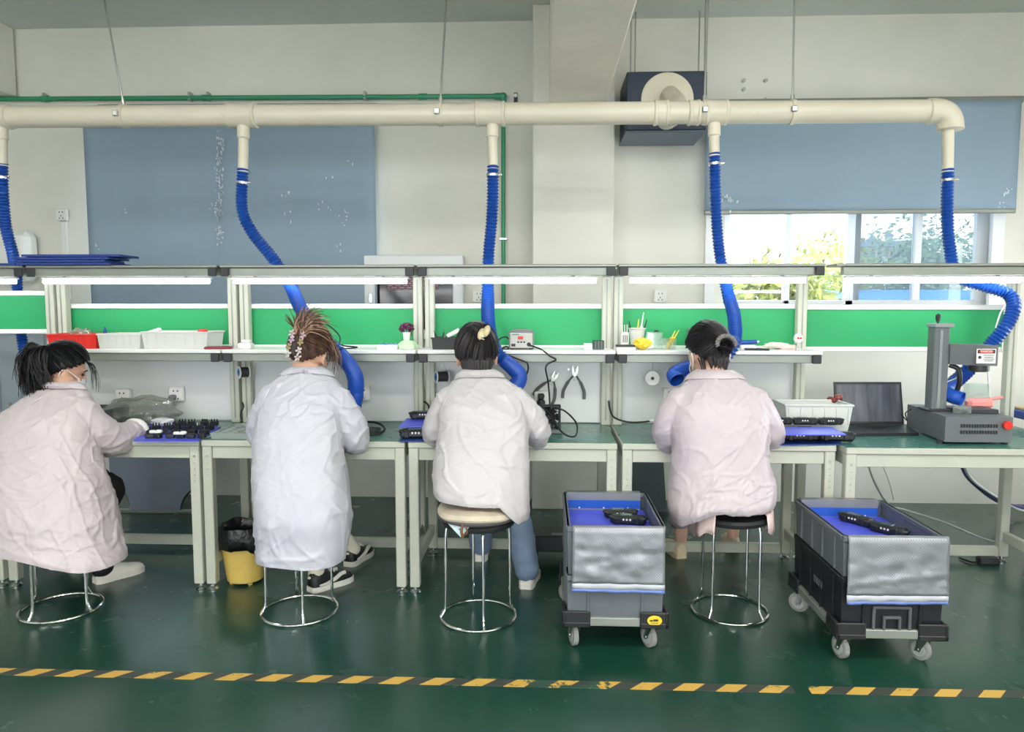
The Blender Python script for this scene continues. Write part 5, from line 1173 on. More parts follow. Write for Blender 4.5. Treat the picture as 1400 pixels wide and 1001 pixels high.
single('tissue_scrap', MB().raw([c3 + V(-.12, -.13, .475), c3 + V(-.02, -.17, .475), c3 + V(-.06, -.165, .425), c3 + V(-.12, -.13, .476), c3 + V(-.02, -.168, .476), c3 + V(-.06, -.163, .426)], [(0, 1, 2), (3, 5, 4), (0, 3, 4, 1), (1, 4, 5, 2), (2, 5, 3, 0)]), mat('pale_blue_tissue', lin(214, 232, 238), .7), 'pale blue tissue scrap under the beige cushion', 'tissue')
# ------------------------------------------------------------------ crates and dollies
def film_material():
    m = bpy.data.materials.new('silver_bubble_film'); m.use_nodes = True; n = m.node_tree.nodes; l = m.node_tree.links; b = n['Principled BSDF']
    tc = n.new('ShaderNodeTexCoord'); mp = n.new('ShaderNodeMapping'); mp.inputs['Scale'].default_value = (190, 190, 190); l.new(tc.outputs['Object'], mp.inputs[0])
    vo = n.new('ShaderNodeTexChecker'); vo.inputs['Scale'].default_value = 1.0; l.new(mp.outputs[0], vo.inputs['Vector'])
    t = n.new('ShaderNodeTexNoise'); t.inputs['Scale'].default_value = 9; t.inputs['Detail'].default_value = 5; l.new(tc.outputs['Object'], t.inputs['Vector'])
    rmp = n.new('ShaderNodeValToRGB'); rmp.color_ramp.elements[0].color = (*lin(124, 128, 134), 1); rmp.color_ramp.elements[1].color = (*lin(184, 186, 192), 1); l.new(t.outputs['Fac'], rmp.inputs[0])
    mx = n.new('ShaderNodeMix'); mx.data_type = 'RGBA'; mx.blend_type = 'MULTIPLY'; mx.inputs['Factor'].default_value = .4
    l.new(rmp.outputs[0], mx.inputs['A']); l.new(vo.outputs['Color'], mx.inputs['B']); l.new(mx.outputs['Result'], b.inputs['Base Color'])
    b.inputs['Metallic'].default_value = .35; b.inputs['Roughness'].default_value = .32
    bp = n.new('ShaderNodeBump'); bp.inputs['Strength'].default_value = .3; bp.inputs['Distance'].default_value = .004; l.new(t.outputs['Fac'], bp.inputs['Height']); l.new(bp.outputs[0], b.inputs['Normal'])
    return m
m_film = film_material()
m_tire = mat('grey_tire', lin(150, 150, 146), .5); m_hub = mat('caster_hub', lin(176, 180, 180), .4)
def dolly(label, x, y, w=.43, l=.57, sticker=False):
    """y = front edge"""
    t = thing('dolly', label, 'dolly', (x, y + l / 2, 0)); z0, z1 = .11, .165; yc_ = y + l / 2
    for sx in (-1, 1):
        obj('side_rail', MB().box((x + sx * (w / 2 - .02), yc_, z0 + .022), (.03, l - .1, .036), .003), m_rail, t)
    for sy in (-1, 1):
        obj('end_rail', MB().box((x, yc_ + sy * (l / 2 - .02), z0 + .022), (w - .1, .03, .036), .003), m_rail, t)
    for sx in (-1, 1):
        for sy in (-1, 1):
            cx_, cy_ = x + sx * (w / 2 - .055), yc_ + sy * (l / 2 - .055)
            cn = obj('corner', MB().box((cx_, cy_, z0 + .012), (.118, .118, .024), .005).box((x + sx * (w / 2 - .006), cy_, z0 + .034), (.014, .118, .066), .004).box((cx_, yc_ + sy * (l / 2 - .006), z0 + .034), (.118, .014, .066), .004), m_blackp, t)
            if sticker and sx > 0 and sy < 0:
                q_ = V(cx_ + .0, y - .003, z0 + .036); obj('sticker', MB().lathe(q_, [(.03, 0), (.03, .001)], 24, 'Y', sx=1, sy=.72), m_yellow, cn); obj('sticker_print', MB().box(q_ + V(.004, -.0022, .002), (.02, .001, .008)).box(q_ + V(-.014, -.0022, 0), (.012, .001, .005)).box(q_ + V(0, -.0022, -.009), (.03, .001, .002)), m_cap, cn)
            ang = {(-1, -1): .25, (1, -1): .5, (-1, 1): .9, (1, 1): .3}[(sx, sy)]
            M = Matrix.Rotation(ang, 3, 'Z'); cs = obj('caster', MB().cyl((cx_, cy_, z0 - .012), (cx_, cy_, z0), .03, 14), m_chrome, t)
            def Q(a, b_, c_): return V(cx_, cy_, 0) + M @ V(a, b_, c_)
            fk = MB()
            for sd in (-1, 1):
                fk.raw([Q(sd * .018, -.02, z0 - .01), Q(sd * .018, .02, z0 - .01), Q(sd * .018, .036, .036), Q(sd * .018, .016, .036), Q(sd * .0155, -.02, z0 - .01), Q(sd * .0155, .02, z0 - .01), Q(sd * .0155, .036, .036), Q(sd * .0155, .016, .036)],
                       [(0, 1, 2, 3), (4, 7, 6, 5), (0, 4, 5, 1), (1, 5, 6, 2), (2, 6, 7, 3), (3, 7, 4, 0)])
            obj('fork', fk, m_steel, cs)
            wc = Q(0, .024, .045); ax = M @ V(1, 0, 0)
            obj('wheel', MB().tube([wc - ax * .0125, wc - ax * .0095, wc + ax * .0095, wc + ax * .0125], [.039, .045, .045, .039], 24), m_tire, cs)
            obj('wheel_hub', MB().tube([wc - ax * .0145, wc + ax * .0145], .029, 20), m_hub, cs)
            obj('axle', MB().tube([wc - ax * .021, wc + ax * .021], .006, 8), m_steel, cs)
    return t
def crate(label, x, y, z, h, m, w=.395, l=.55, ribs=True, handle=False):
    t = thing('crate', label, 'crate', (x, y + l / 2, z)); yc_ = y + l / 2; e = .97
    obj('crate_body', MB().openbox((x, yc_, z), (w, l, h), .008, e), m, t)
    rim = MB()
    for sy in (-1, 1): rim.box((x, yc_ + sy * (l / 2 - .004), z + h - .012), (w + .004, .02, .024), .004)
    for sx in (-1, 1): rim.box((x + sx * (w / 2 - .004), yc_, z + h - .012), (.02, l - .02, .024), .004)
    obj('crate_rim', rim, m, t)

    for xx in (-.11, .11):
        obj('front_rib', MB().box((x + xx, y + .004, z + h / 2 - .01), (.01, .014, h - .03), .003), m, t)
    for yy in (-.19, -.06, .06, .19):
        for sx in (-1, 1): obj('side_rib', MB().box((x + sx * (w / 2 - .004), yc_ + yy, z + h / 2 - .01), (.014, .01, h - .03), .003), m, t)
    if handle:
        hm = mat('handle_grey', lin(88, 90, 94), .5)
        q_ = V(x, y - .001, z + h * .0 + .06)
        hd_ = obj('front_label_frame', MB().box(q_ + V(0, 0, .045), (.15, .012, .012), .003).box(q_ + V(-.07, 0, 0), (.012, .012, .09), .003).box(q_ + V(.07, 0, 0), (.012, .012, .09), .003), hm, t)
        obj('handle_slot', MB().box(q_ + V(0, -.001, .005), (.07, .014, .01), .002).box(q_ + V(-.03, -.001, -.02), (.01, .014, .05), .002).box(q_ + V(.03, -.001, -.02), (.01, .014, .05), .002), hm, hd_)
        for k in range(4):
            q2 = V(x - w / 2 - .001, yc_ - .03 + (k - 1.5) * .026, z + h * .5); obj('embossed_mark', MB().box(q2, (.004, .016, .028), .001), hm, t)
    return t
def film(label, x, y, ztop, zbot, w, seed, skew=0.0):
    """film hung over the front rim, blue hem at the bottom"""
    nx, nz = 30, 22; t = thing('bubble_film_bag', label, 'bag', (x, y, zbot)); path = []
    path += [(y + .03, ztop - .05), (y + .018, ztop - .01), (y + .008, ztop + .004), (y - .006, ztop + .004), (y - .013, ztop - .006)]
    for k in range(1, nz + 1): path.append((y - .016, ztop - .006 + (zbot - ztop + .006) * k / nz))
    def grid(k0, k1, mm, nm):
        vs = []; fs = []
        for j in range(k0, k1 + 1):
            for i in range(nx + 1):
                u = i / nx; yy, zz = path[j]; t_ = max(0, (j - 4) / nz)
                d_ = .006 * noise.noise(Vector((u * 5 + seed, j * .28, 1))) * min(1, t_ * 3) + .004 * noise.noise(Vector((u * 14, j * .7, seed))) * min(1, t_ * 3)
                cre = .006 * math.exp(-((zz - (ztop - .19) - u * .05) / .007) ** 2) if skew else 0
                vs.append((x + (u - .5) * w * (1 + .01 * t_), yy - .006 * t_ + d_ - cre - .003, zz + skew * (u - .5) * t_ + .003 * noise.noise(Vector((u * 6, seed, 3))) * t_))
        for j in range(k1 - k0):
            for i in range(nx): k = j * (nx + 1) + i; fs.append((k, k + 1, k + nx + 2, k + nx + 1))
        o = obj(nm, MB().raw(vs, fs), mm, t, smooth=80); md = o.modifiers.new('s', 'SOLIDIFY'); md.thickness = .002; return o
    n_ = len(path) - 1
    grid(0, n_ - 3, m_film, 'film'); grid(n_ - 3, n_ - 1, mat('film_white_band', lin(182, 186, 194), .3), 'pale_band'); grid(n_ - 1, n_, mat('film_blue_band', lin(104, 128, 196), .35), 'blue_band')
    return t
def filmback(label, x, yb, z, w, parent=None):
    t = thing('bubble_film_bag', label, 'bag', (x, yb - .02, z - .08)); 
    obj('film', MB().box((x, yb - .0105, z + .004), (w, .036, .005), .002).box((x, yb - .0305, z - .014), (w, .004, .034), .001), m_film, t); obj('blue_band', MB().box((x, yb - .031, z - .05), (w, .004, .04), .001), mat('film_royal_blue', lin(40, 92, 190), .35), t)
    obj('lower_film', MB().box((x, yb - .031, z - .074), (w, .004, .008), .001), m_film, t)
    for k in range(3): obj('stud', MB().cyl((x + (k - 1) * w * .33, yb - .034, z - .066), (x + (k - 1) * w * .33, yb - .037, z - .066), .004, 8), m_whitepl, t)
xd1 = at(842, 722, 2.93).x; yd1 = 2.925
dolly('wheeled dolly with a yellow sticker under the grey crates', xd1, yd1 - .012, sticker=True)
crate('lower grey crate standing on the stickered dolly', xd1, yd1, .135, .19, m_crate); crate('upper grey crate with a blue sheet inside on the left dolly', xd1, yd1, .326, .205, m_crate)
film('silver bubble film hung over the front of the grey crate stack', xd1 + .01, yd1, .531, .265, .372, 2)
filmback('silver film with royal blue band on the rear rim of the left grey crate', xd1 - .008, yd1 + .55, .531, .35)
xd2 = at(1224, 732, 2.86).x; yd2 = 2.86
dolly('wheeled dolly under the black crate at the right', xd2, yd2 - .012)
crate('black crate with a grey label frame on the right dolly', xd2, yd2, .135, .225, m_crateb, handle=True); crate('shallow grey crate on top of the black crate', xd2, yd2, .361, .165, m_crate)
film('creased silver bubble film hung over the front of the right crate stack', xd2 + .008, yd2, .526, .262, .385, 9, skew=.004)
filmback('silver film with royal blue band on the rear rim of the right crate', xd2 - .008, yd2 + .55, .526, .35)
for (xd, yd, zz, lab) in ((xd1, yd1, .45, 'left'), (xd2, yd2, .45, 'right')):
    single('blue_sheet', MB().box((xd, yd + .272, (zz + .36) / 2), (.37, .505, zz - .352), .003), m_bluesheet, 'blue sheet pile filling the %s grey crate' % lab, 'plastic sheet')
c_ = atz(862, 712, .46); module((xd1 + .085, yd1 + .3, .4515), R(-8), 'nearer black module in the left grey crate', 1.05); module((xd1 + .06, yd1 + .4, .4515), R(6), 'farther black module in the left grey crate', 1.0)
module((xd2 + .025, yd2 + .41, .4515), R(-55), 'farther black module in the right grey crate', 1.05); module((xd2 + .1, yd2 + .265, .4515), R(-52), 'nearer black module in the right grey crate', 1.05)
# ================================================================== PEOPLE
def voxel(mb, size, smooth=4, factor=.5):
    me = bpy.data.meshes.new('tmp'); me.from_pydata([tuple(v) for v in mb.v], [], mb.f); me.update()
    bm = bmesh.new(); bm.from_mesh(me); bmesh.ops.recalc_face_normals(bm, faces=bm.faces); bm.to_mesh(me); bm.free()
    o = bpy.data.objects.new('tmp', me); COL.objects.link(o)
    r = o.modifiers.new('r', 'REMESH'); r.mode = 'VOXEL'; r.voxel_size = size
    if smooth: s_ = o.modifiers.new('s', 'SMOOTH'); s_.iterations = smooth; s_.factor = factor
    dg = bpy.context.evaluated_depsgraph_get(); out = bpy.data.meshes.new_from_object(o.evaluated_get(dg))
    bpy.data.objects.remove(o); bpy.data.meshes.remove(me)
    out.polygons.foreach_set('use_smooth', [True] * len(out.polygons)); return out
def merge(a, b):
    bm = bmesh.new(); bm.from_mesh(a); bm.from_mesh(b); bm.to_mesh(a); bm.free(); a.polygons.foreach_set('use_smooth', [True] * len(a.polygons)); return a
def headM(yaw, pitch, roll=0, s=1.1): return (Matrix.Rotation(yaw, 3, 'Z') @ Matrix.Rotation(-pitch, 3, 'X') @ Matrix.Rotation(roll, 3, 'Y')) * s
def limb(mb, pts, rad, n=14, k=5):
    P = [Vector(p) for p in pts]; path = cr(P, k); m = len(path); rr = []
    for i in range(m):
        t = i / (m - 1) * (len(rad) - 1); a = int(min(t, len(rad) - 2)); rr.append(rad[a] + (rad[a + 1] - rad[a]) * (t - a))
    mb.tube(path, rr, n); mb.ball(path[0], rr[0], n, 8); mb.ball(path[-1], rr[-1], n, 8); return mb
def hand(mb, w, d, nrm, side, curl=.5, s=1.0, fat=0.0):
    d = Vector(d).normalized(); nrm = Vector(nrm); nrm = (nrm - d * nrm.dot(d)).normalized(); u = d.cross(nrm) * side
    M = Matrix((u, d, nrm)).transposed()
    mb.ball(w + d * .05 * s, ((.038 + fat) * s, .05 * s, (.016 + fat) * s), 14, 9, M)
    mb.tube([w - d * .02, w + d * .02 * s], [.024 * s + fat, .027 * s + fat], 12)
    for off, L in ((.028, .068), (.0095, .078), (-.009, .073), (-.027, .057)):
        p = w + d * .082 * s + u * off * s; dr = (d + u * off * 2.2).normalized(); pts = [p - d * .03 * s, p]; an = curl * .35
        for k in range(3):
            q = dr * cos(an) - nrm * sin(an); p = p + q * (L * s * (.44, .32, .24)[k]); pts.append(p); an += curl * .8
        mb.tube(pts, [.0095 * s + fat, .0095 * s + fat, .0085 * s + fat, .0078 * s + fat, .0062 * s + fat], 9); mb.ball(pts[-1], .0065 * s + fat, 8, 6)
    p0 = w + d * .022 * s + u * .03 * s; d1 = (d * .75 + u * .62 - nrm * .25).normalized(); p1 = p0 + d1 * .042 * s; p2 = p1 + (d1 - nrm * curl * .6 + d * .3).normalized() * .032 * s
    mb.tube([p0 - d1 * .012, p0, p1, p2], [.012 * s + fat, .0125 * s + fat, .0105 * s + fat, .008 * s + fat], 9); mb.ball(p2, .008 * s + fat, 8, 6)
    return mb
def skin(name, c): return mat(name, c, .5, var=.05, vscale=20, sss=.15)
def build_body(par, c, M, neck, rows, arms, legs, hands, skinm, seed):
    mb = MB()
    def Hh(x, y, z): return c + M @ Vector((x, y, z))
    mb.ball(Hh(0, -.008, .022), (.074, .09, .098), 20, 14, M); mb.ball(Hh(0, .022, -.03), (.058, .066, .086), 18, 12, M); mb.ball(Hh(0, .06, -.09), (.026, .022, .022), 12, 8, M)
    mb.tube([Hh(0, .083, .012), Hh(0, .098, -.02), Hh(0, .1, -.034)], [.008, .011, .013], 8); mb.ball(Hh(.012, .09, -.036), .009, 8, 6); mb.ball(Hh(-.012, .09, -.036), .009, 8, 6)
    mb.ball(Hh(0, .083, -.062), (.022, .008, .005), 12, 6, M); mb.ball(Hh(0, .081, -.071), (.019, .009, .006), 12, 6, M); mb.ball(Hh(0, .074, .03), (.052, .013, .01), 14, 6, M)
    for sx in (-1, 1):
        mb.ball(Hh(sx * .04, .062, -.028), (.022, .02, .022), 10, 7, M); mb.ball(Hh(sx * .077, -.008, -.012), (.009, .02, .031), 12, 9, M @ Matrix.Rotation(sx * .35, 3, 'Z')); mb.ball(Hh(sx * .079, -.004, -.037), (.007, .009, .01), 8, 6, M)
    limb(mb, [Hh(0, -.022, -.03), Hh(0, -.028, -.085), neck + V(0, .01, .0), neck + V(0, 0, -.08)], [.056, .052, .054, .06])
    rg = []
    for (cx, cy, z, rx, ry) in rows: rg.append([V(cx + cos(2 * pi * k / 28) * rx * .74, cy + sin(2 * pi * k / 28) * ry * .72, z) for k in range(28)])
    mb.rings(rg)
    for a in arms: limb(mb, a, [.045, .042, .034, .03, .024])
    for l in legs: limb(mb, l, [.075, .068, .052, .046, .034])
    me = voxel(mb, .0065, 3, .4)
    for h in hands:
        hb = MB(); hand(hb, *h); merge(me, voxel(hb, .0035, 2, .4))
    b = obj('body', me, skinm, par)
    for sx in (-1, 1):
        obj('eye', MB().ball(Hh(sx * .031, .0735, .006), (.014, .008, .007), 10, 7, M), mat('eye_dark', lin(40, 32, 28), .2), b); obj('eyebrow', MB().tube(cr([Hh(sx * .014, .086, .027), Hh(sx * .032, .086, .032), Hh(sx * .05, .074, .026)], 4), [.003] * 9, 6), mat('brow', lin(30, 26, 24), .7), b)
    obj('lips', MB().ball(Hh(0, .0885, -.066), (.017, .004, .006), 10, 6, M), mat('lip', lin(170, 96, 90), .45), b)
    return b
def ridged(p): return 1 - 2 * abs(noise.noise(p))
def crease(p, w=.055):
    n = noise.noise(p) / w; return math.exp(-n * n)
def coat_mat(name, c, c2):
    m = bpy.data.materials.new(name); m.use_nodes = True; n = m.node_tree.nodes; l = m.node_tree.links; b = n['Principled BSDF']
    tc = n.new('ShaderNodeTexCoord'); t = n.new('ShaderNodeTexNoise'); t.inputs['Scale'].default_value = 3.2; t.inputs['Detail'].default_value = 4; l.new(tc.outputs['Object'], t.inputs['Vector'])
    r = n.new('ShaderNodeValToRGB'); r.color_ramp.elements[0].position = .35; r.color_ramp.elements[1].position = .65; r.color_ramp.elements[0].color = (*c, 1); r.color_ramp.elements[1].color = (*c2, 1)
    l.new(t.outputs['Fac'], r.inputs[0]); l.new(r.outputs[0], b.inputs['Base Color'])
    b.inputs['Roughness'].default_value = .32; b.inputs['Sheen Weight'].default_value = 0.0; b.inputs['Subsurface Weight'].default_value = 0.0
    mp = n.new('ShaderNodeMapping'); mp.inputs['Scale'].default_value = (1, 1, .55); mp.inputs['Rotation'].default_value = (.0, .45, 0); l.new(tc.outputs['Object'], mp.inputs[0])
    w = n.new('ShaderNodeTexNoise'); w.inputs['Scale'].default_value = 10; w.inputs['Detail'].default_value = 2.0; w.inputs['Distortion'].default_value = .8; l.new(mp.outputs[0], w.inputs['Vector'])
    rm = n.new('ShaderNodeMath'); rm.operation = 'SUBTRACT'; rm.inputs[1].default_value = .5; l.new(w.outputs['Fac'], rm.inputs[0])
    ab = n.new('ShaderNodeMath'); ab.operation = 'ABSOLUTE'; l.new(rm.outputs[0], ab.inputs[0])
    bp = n.new('ShaderNodeBump'); bp.inputs['Strength'].default_value = .55; bp.inputs['Distance'].default_value = .013; bp.invert = True; l.new(ab.outputs[0], bp.inputs['Height'])
    wv = n.new('ShaderNodeTexWave'); wv.wave_type = 'BANDS'; wv.bands_direction = 'X'; wv.inputs['Scale'].default_value = 60; wv.inputs['Distortion'].default_value = .3; l.new(tc.outputs['Object'], wv.inputs['Vector'])
    bp2 = n.new('ShaderNodeBump'); bp2.inputs['Strength'].default_value = .08; bp2.inputs['Distance'].default_value = .002; l.new(wv.outputs['Fac'], bp2.inputs['Height']); l.new(bp.outputs[0], bp2.inputs['Normal'])
    l.new(bp2.outputs[0], b.inputs['Normal']); return m
def rows_of(spec):
    out = []
    for (py, xl, xr, Y, ry) in spec:
        p = at((xl + xr) / 2, py, Y); out.append((p.x, p.y, p.z, (xr - xl) / 2000 * Y, ry))
    return out
def build_coat(par, rows, arms, m, seed, hem=None, drape=1.0, arm_r=None):
    pts = [Vector((r[0], r[1], r[2])) for r in rows]; ex = [Vector((r[3], r[4], 0)) for r in rows]
    zh = pts[0].z; pts = [pts[0] + V(0, 0, -.06)] + pts; ex = [ex[0].copy()] + ex
    P = cr(pts, 5); E_ = cr(ex, 5); mb = MB(); N = 44; rg = []
    for p, e in zip(P, E_):
        ring = []
        for k in range(N):
            a = 2 * pi * k / N; ca, sa = cos(a), sin(a); q = 2 / 2.35
            ring.append(p + V(math.copysign(abs(ca) ** q, ca) * e.x, math.copysign(abs(sa) ** q, sa) * e.y, 0))
        rg.append(ring)
    mb.rings(rg)
    for a in arms:
        limb(mb, a[0], a[1], 16, 6)
    me = voxel(mb, .0075, 7, .5)
    bm = bmesh.new(); bm.from_mesh(me)
    bmesh.ops.bisect_plane(bm, geom=bm.verts[:] + bm.edges[:] + bm.faces[:], plane_co=(0, 0, zh), plane_no=(0, 0, 1), clear_inner=True); bm.to_mesh(me); bm.free(); me.update()
    zmin = min(v.co.z for v in me.vertices); zmax = max(v.co.z for v in me.vertices)
    sd = Vector((seed * 7.7, seed * 3.3, 0))
    els = [a[0][len(a[0]) // 2] for a in arms]
    nor = [v.normal.copy() for v in me.vertices]
    for v, nn in zip(me.vertices, nor):
        p = v.co + sd; t = (v.co.z - zmin) / (zmax - zmin); low = max(0, 1 - t * 1.25)
        wv = Vector((noise.noise(p * 3), noise.noise(p * 3 + Vector((9, 0, 0))), noise.noise(p * 3 + Vector((0, 9, 0))))) * .12
        q = p + wv
        big = ridged(Vector((q.x * 6, q.y * 5, q.z * 1.3))) * .007 * low * drape
        big += noise.noise(Vector((q.x * 9, q.y * 6, q.z * 1.0 + 5))) * .008 * low * drape
        c1 = q.x * .8 + q.z * .6; c2 = q.z * .8 - q.x * .6
        di = ridged(Vector((c1 * 7, q.y * 4, c2 * 15))) * .002 + ridged(Vector((c2 * 6 + 3, q.y * 4, c1 * 14))) * .002
        fi = ridged(q * 15) * .0015 + (crease(Vector((c1 * 11, q.y * 7, c2 * 2.6))) + crease(Vector((c2 * 11 + 7, q.y * 7, c1 * 3))) + .8 * crease(Vector((q.x * 5, q.y * 6, q.z * 12 + 3)))) * .0042 * (.5 + noise.noise(p * 2.5) + .5)
        el = 0
        for e in els:
            dd = (v.co - Vector(e)).length
            if dd < .16: el += (1 - dd / .16) * ridged(Vector((q.x * 6, q.y * 18, q.z * 22))) * .006
        v.co += nn * (big + di * (.6 + .4 * t) + fi + el - .003)
        if hem:
            dz = hem(v.co.x); v.co.z += dz * max(0, 1 - t * 2.2)
    bm = bmesh.new(); bm.from_mesh(me); bm.normal_update()
    wrist = [(Vector(a[0][-1]), (Vector(a[0][-1]) - Vector(a[0][-2])).normalized()) for a in arms]
    dele = [f for f in bm.faces if any((f.calc_center_median() - w).length < .09 and (f.calc_center_median() - w).dot(d_) > -.002 for w, d_ in wrist)]
    bmesh.ops.delete(bm, geom=dele, context='FACES')
    bm.to_mesh(me); bm.free()
    bv = BVHTree.FromPolygons([v.co.copy() for v in me.vertices], [tuple(p.vertices) for p in me.polygons])
    o = obj('lab_coat', me, m, par); md = o.modifiers.new('s', 'SOLIDIFY'); md.thickness = .0025; md.offset = 1
    return o, bv
def on_coat(bv, p, off=.004):
    co, nn, i, d_ = bv.find_nearest(p); return co + nn * off
def seam(coat, bv, pts, m, r=.0028, name='seam'):
    """sewn ridge: pixel points dropped on the coat from the camera side"""
    path = []; C0 = Vector((0, 0, CAMH))
    for p in cr([at(px, py, 3.0) for px, py in pts], 8):
        d_ = (p - C0).normalized(); hit, nn, i, ds = bv.ray_cast(C0, d_)
        if hit is not None: path.append(hit + nn * .0012)
    if len(path) > 2: obj(name, MB().tube(path, r, 6), m, coat, smooth=60)
def collar(coat, bv, base, m, wt, wb, h, drop, dy=.0, spread=2.45, tilt=.0):
    """base: centre of the neck opening; wt/wb half widths at top / bottom"""
    n = 36; rg = []
    for i in range(n + 1):
        a = -spread + 2 * spread * i / n   # 0 = nape
        ca, sa = -cos(a), sin(a)
        front = max(0, -cos(a))
        z = -front * .02
        top = base + V(sa * wt, ca * wt * .92 + tilt, h + z); ins = base + V(sa * wt * .93, ca * wt * .86 + tilt * .5, .0)
        out = base + V(sa * (wt + .012), ca * (wt * .92 + .012) + tilt, h + z - .004)
        bot = base + V(sa * wb, ca * wb * .62, -drop); bot = on_coat(bv, bot, .009)
        mid = out.lerp(bot, .55) + V(sa * .006, ca * .006, .004)
        bi = bot - V(sa * .003, ca * .003, .003)
        rg.append([ins, top, out, mid, bot, bi, mid - V(sa * .004, ca * .004, .004), out - V(sa * .008, ca * .008, .006)])
    mb = MB(); nv = len(rg[0]); vs = [p for r_ in rg for p in r_]; fs = []
    for i in range(n):
        for k in range(nv): k2 = (k + 1) % nv; fs.append((i * nv + k, i * nv + k2, (i + 1) * nv + k2, (i + 1) * nv + k))
    fs.append(tuple(range(nv))[::-1]); fs.append(tuple(n * nv + k for k in range(nv))); mb.raw(vs, fs)
    return obj('collar', mb, m, coat, smooth=50)
def cuffs(par, arms, m):
    pass
# ---- hair
def bez(a, b, c, d_, n=8):
    return [a * (1 - t) ** 3 + b * 3 * t * (1 - t) ** 2 + c * 3 * t * t * (1 - t) + d_ * t ** 3 for t in [i / n for i in range(n + 1)]]
def lock(mb, pts, r0=.004, r1=.0006, flat=.5):
    n = len(pts); mb.tube(pts, [r0 * (.6 + .4 * min(1, 4 * i / n)) * (1 - i / (n - 1)) + r1 * (i / (n - 1)) + .0003 for i in range(n)], 5, flat=flat)
def hair_mat(name, c, c2, sc=14):
    return mat(name, c, .42, spec=.35, col2=c2, vscale=sc, stretch=(3, 3, .5), bump=.4, bscale=60)
def low_k(d_):
    return 1.0 if d_.z >= 0 else min(1.5, math.sqrt(1 - (.9 * d_.z) ** 2) / max(.2, math.sqrt(max(1e-6, 1 - d_.z ** 2))))
def nape_locks(mb, c, M, n, seed, drop=.09, w=.05, y0=-.085, z0=-.045):
    rg = random.Random(seed)
    for _ in range(n):
        a = rg.uniform(-1.25, 1.25); p = c + M @ Vector((sin(a) * .07, y0 * cos(a) - .018, z0 + rg.uniform(0, .03))); e = c + M @ Vector((sin(a) * w + rg.uniform(-.006, .006), y0 * .75 * cos(a) - .012 + rg.uniform(-.004, .006), z0 - drop * rg.uniform(.55, 1)))
        lock(mb, bez(p, p + M @ Vector((0, -.006, -drop * .3)), e + M @ Vector((0, -.008, drop * .35)), e), .005)
def hair_cap(par, c, M, m, R_=(.086, .106, .112), nape=-.62, side=.02, front=.55, seed=1, tgt=Vector((0, -.8, .5))):
    nu, nv = 56, 30; vs = []; fs = []; keep = {}
    tg = Vector(tgt).normalized()
    for j in range(nv + 1):
        b = -pi / 2 + pi * j / nv
        for k in range(nu):
            a = 2 * pi * k / nu; d_ = Vector((cos(a) * cos(b), sin(a) * cos(b), sin(b)))
            # strands flow towards tg: grooves vary with the angle around tg
            ax = tg.orthogonal().normalized(); ay = tg.cross(ax); an = math.atan2(d_.dot(ay), d_.dot(ax))
            s_ = 1 + .022 * noise.noise(Vector((cos(an) * 9, sin(an) * 9, seed + d_.dot(tg) * .6))) + .02 * noise.noise(d_ * 2 + Vector((seed, 0, 0)))
            kk = low_k(d_)
            vs.append(c + M @ Vector((d_.x * R_[0] * s_ * kk * (1 - .4 * max(0, -d_.z - .25)), d_.y * R_[1] * s_ * kk - .012, d_.z * R_[2] * s_ + .026)))
            lim = side + (front - side) * d_.y if d_.y > 0 else side + (side - nape) * d_.y
            keep[j * nu + k] = d_.z > lim
    for j in range(nv):
        for k in range(nu):
            q = (j * nu + k, j * nu + (k + 1) % nu, (j + 1) * nu + (k + 1) % nu, (j + 1) * nu + k)
            if all(keep[i] for i in q): fs.append(q)
    o = obj('hair', MB().raw(vs, fs), m, par, smooth=80); md = o.modifiers.new('s', 'SOLIDIFY'); md.thickness = .014; md.offset = -1
    return o
def flow_locks(c, M, tgt, n, seed, R_=(.09, .11, .116), nape=-.6, side=0, front=.5, r=.0045, mb=None):
    rng = random.Random(seed); mb = mb or MB(); tg = Vector(tgt).normalized()
    for _ in range(n * 3):
        if n <= 0: break
        d_ = Vector((rng.gauss(0, 1), rng.gauss(0, 1), rng.gauss(0, 1))).normalized()
        lim = side + (front - side) * d_.y if d_.y > 0 else side + (side - nape) * d_.y
        if d_.z < lim or d_.dot(tg) > .9: continue
        pts = []
        for i in range(9):
            e = d_.lerp(tg, i / 9).normalized(); lift = 1.0 + .03 * sin(pi * i / 8) + rng.uniform(-.004, .004)
            kk = low_k(e); pts.append(c + M @ Vector((e.x * R_[0] * lift * kk * (1 - .4 * max(0, -e.z - .25)), e.y * R_[1] * lift * kk - .012, e.z * R_[2] * lift + .026)))
        lock(mb, pts, r * rng.uniform(.6, 1.2), r * .5); n -= 1
    return mb
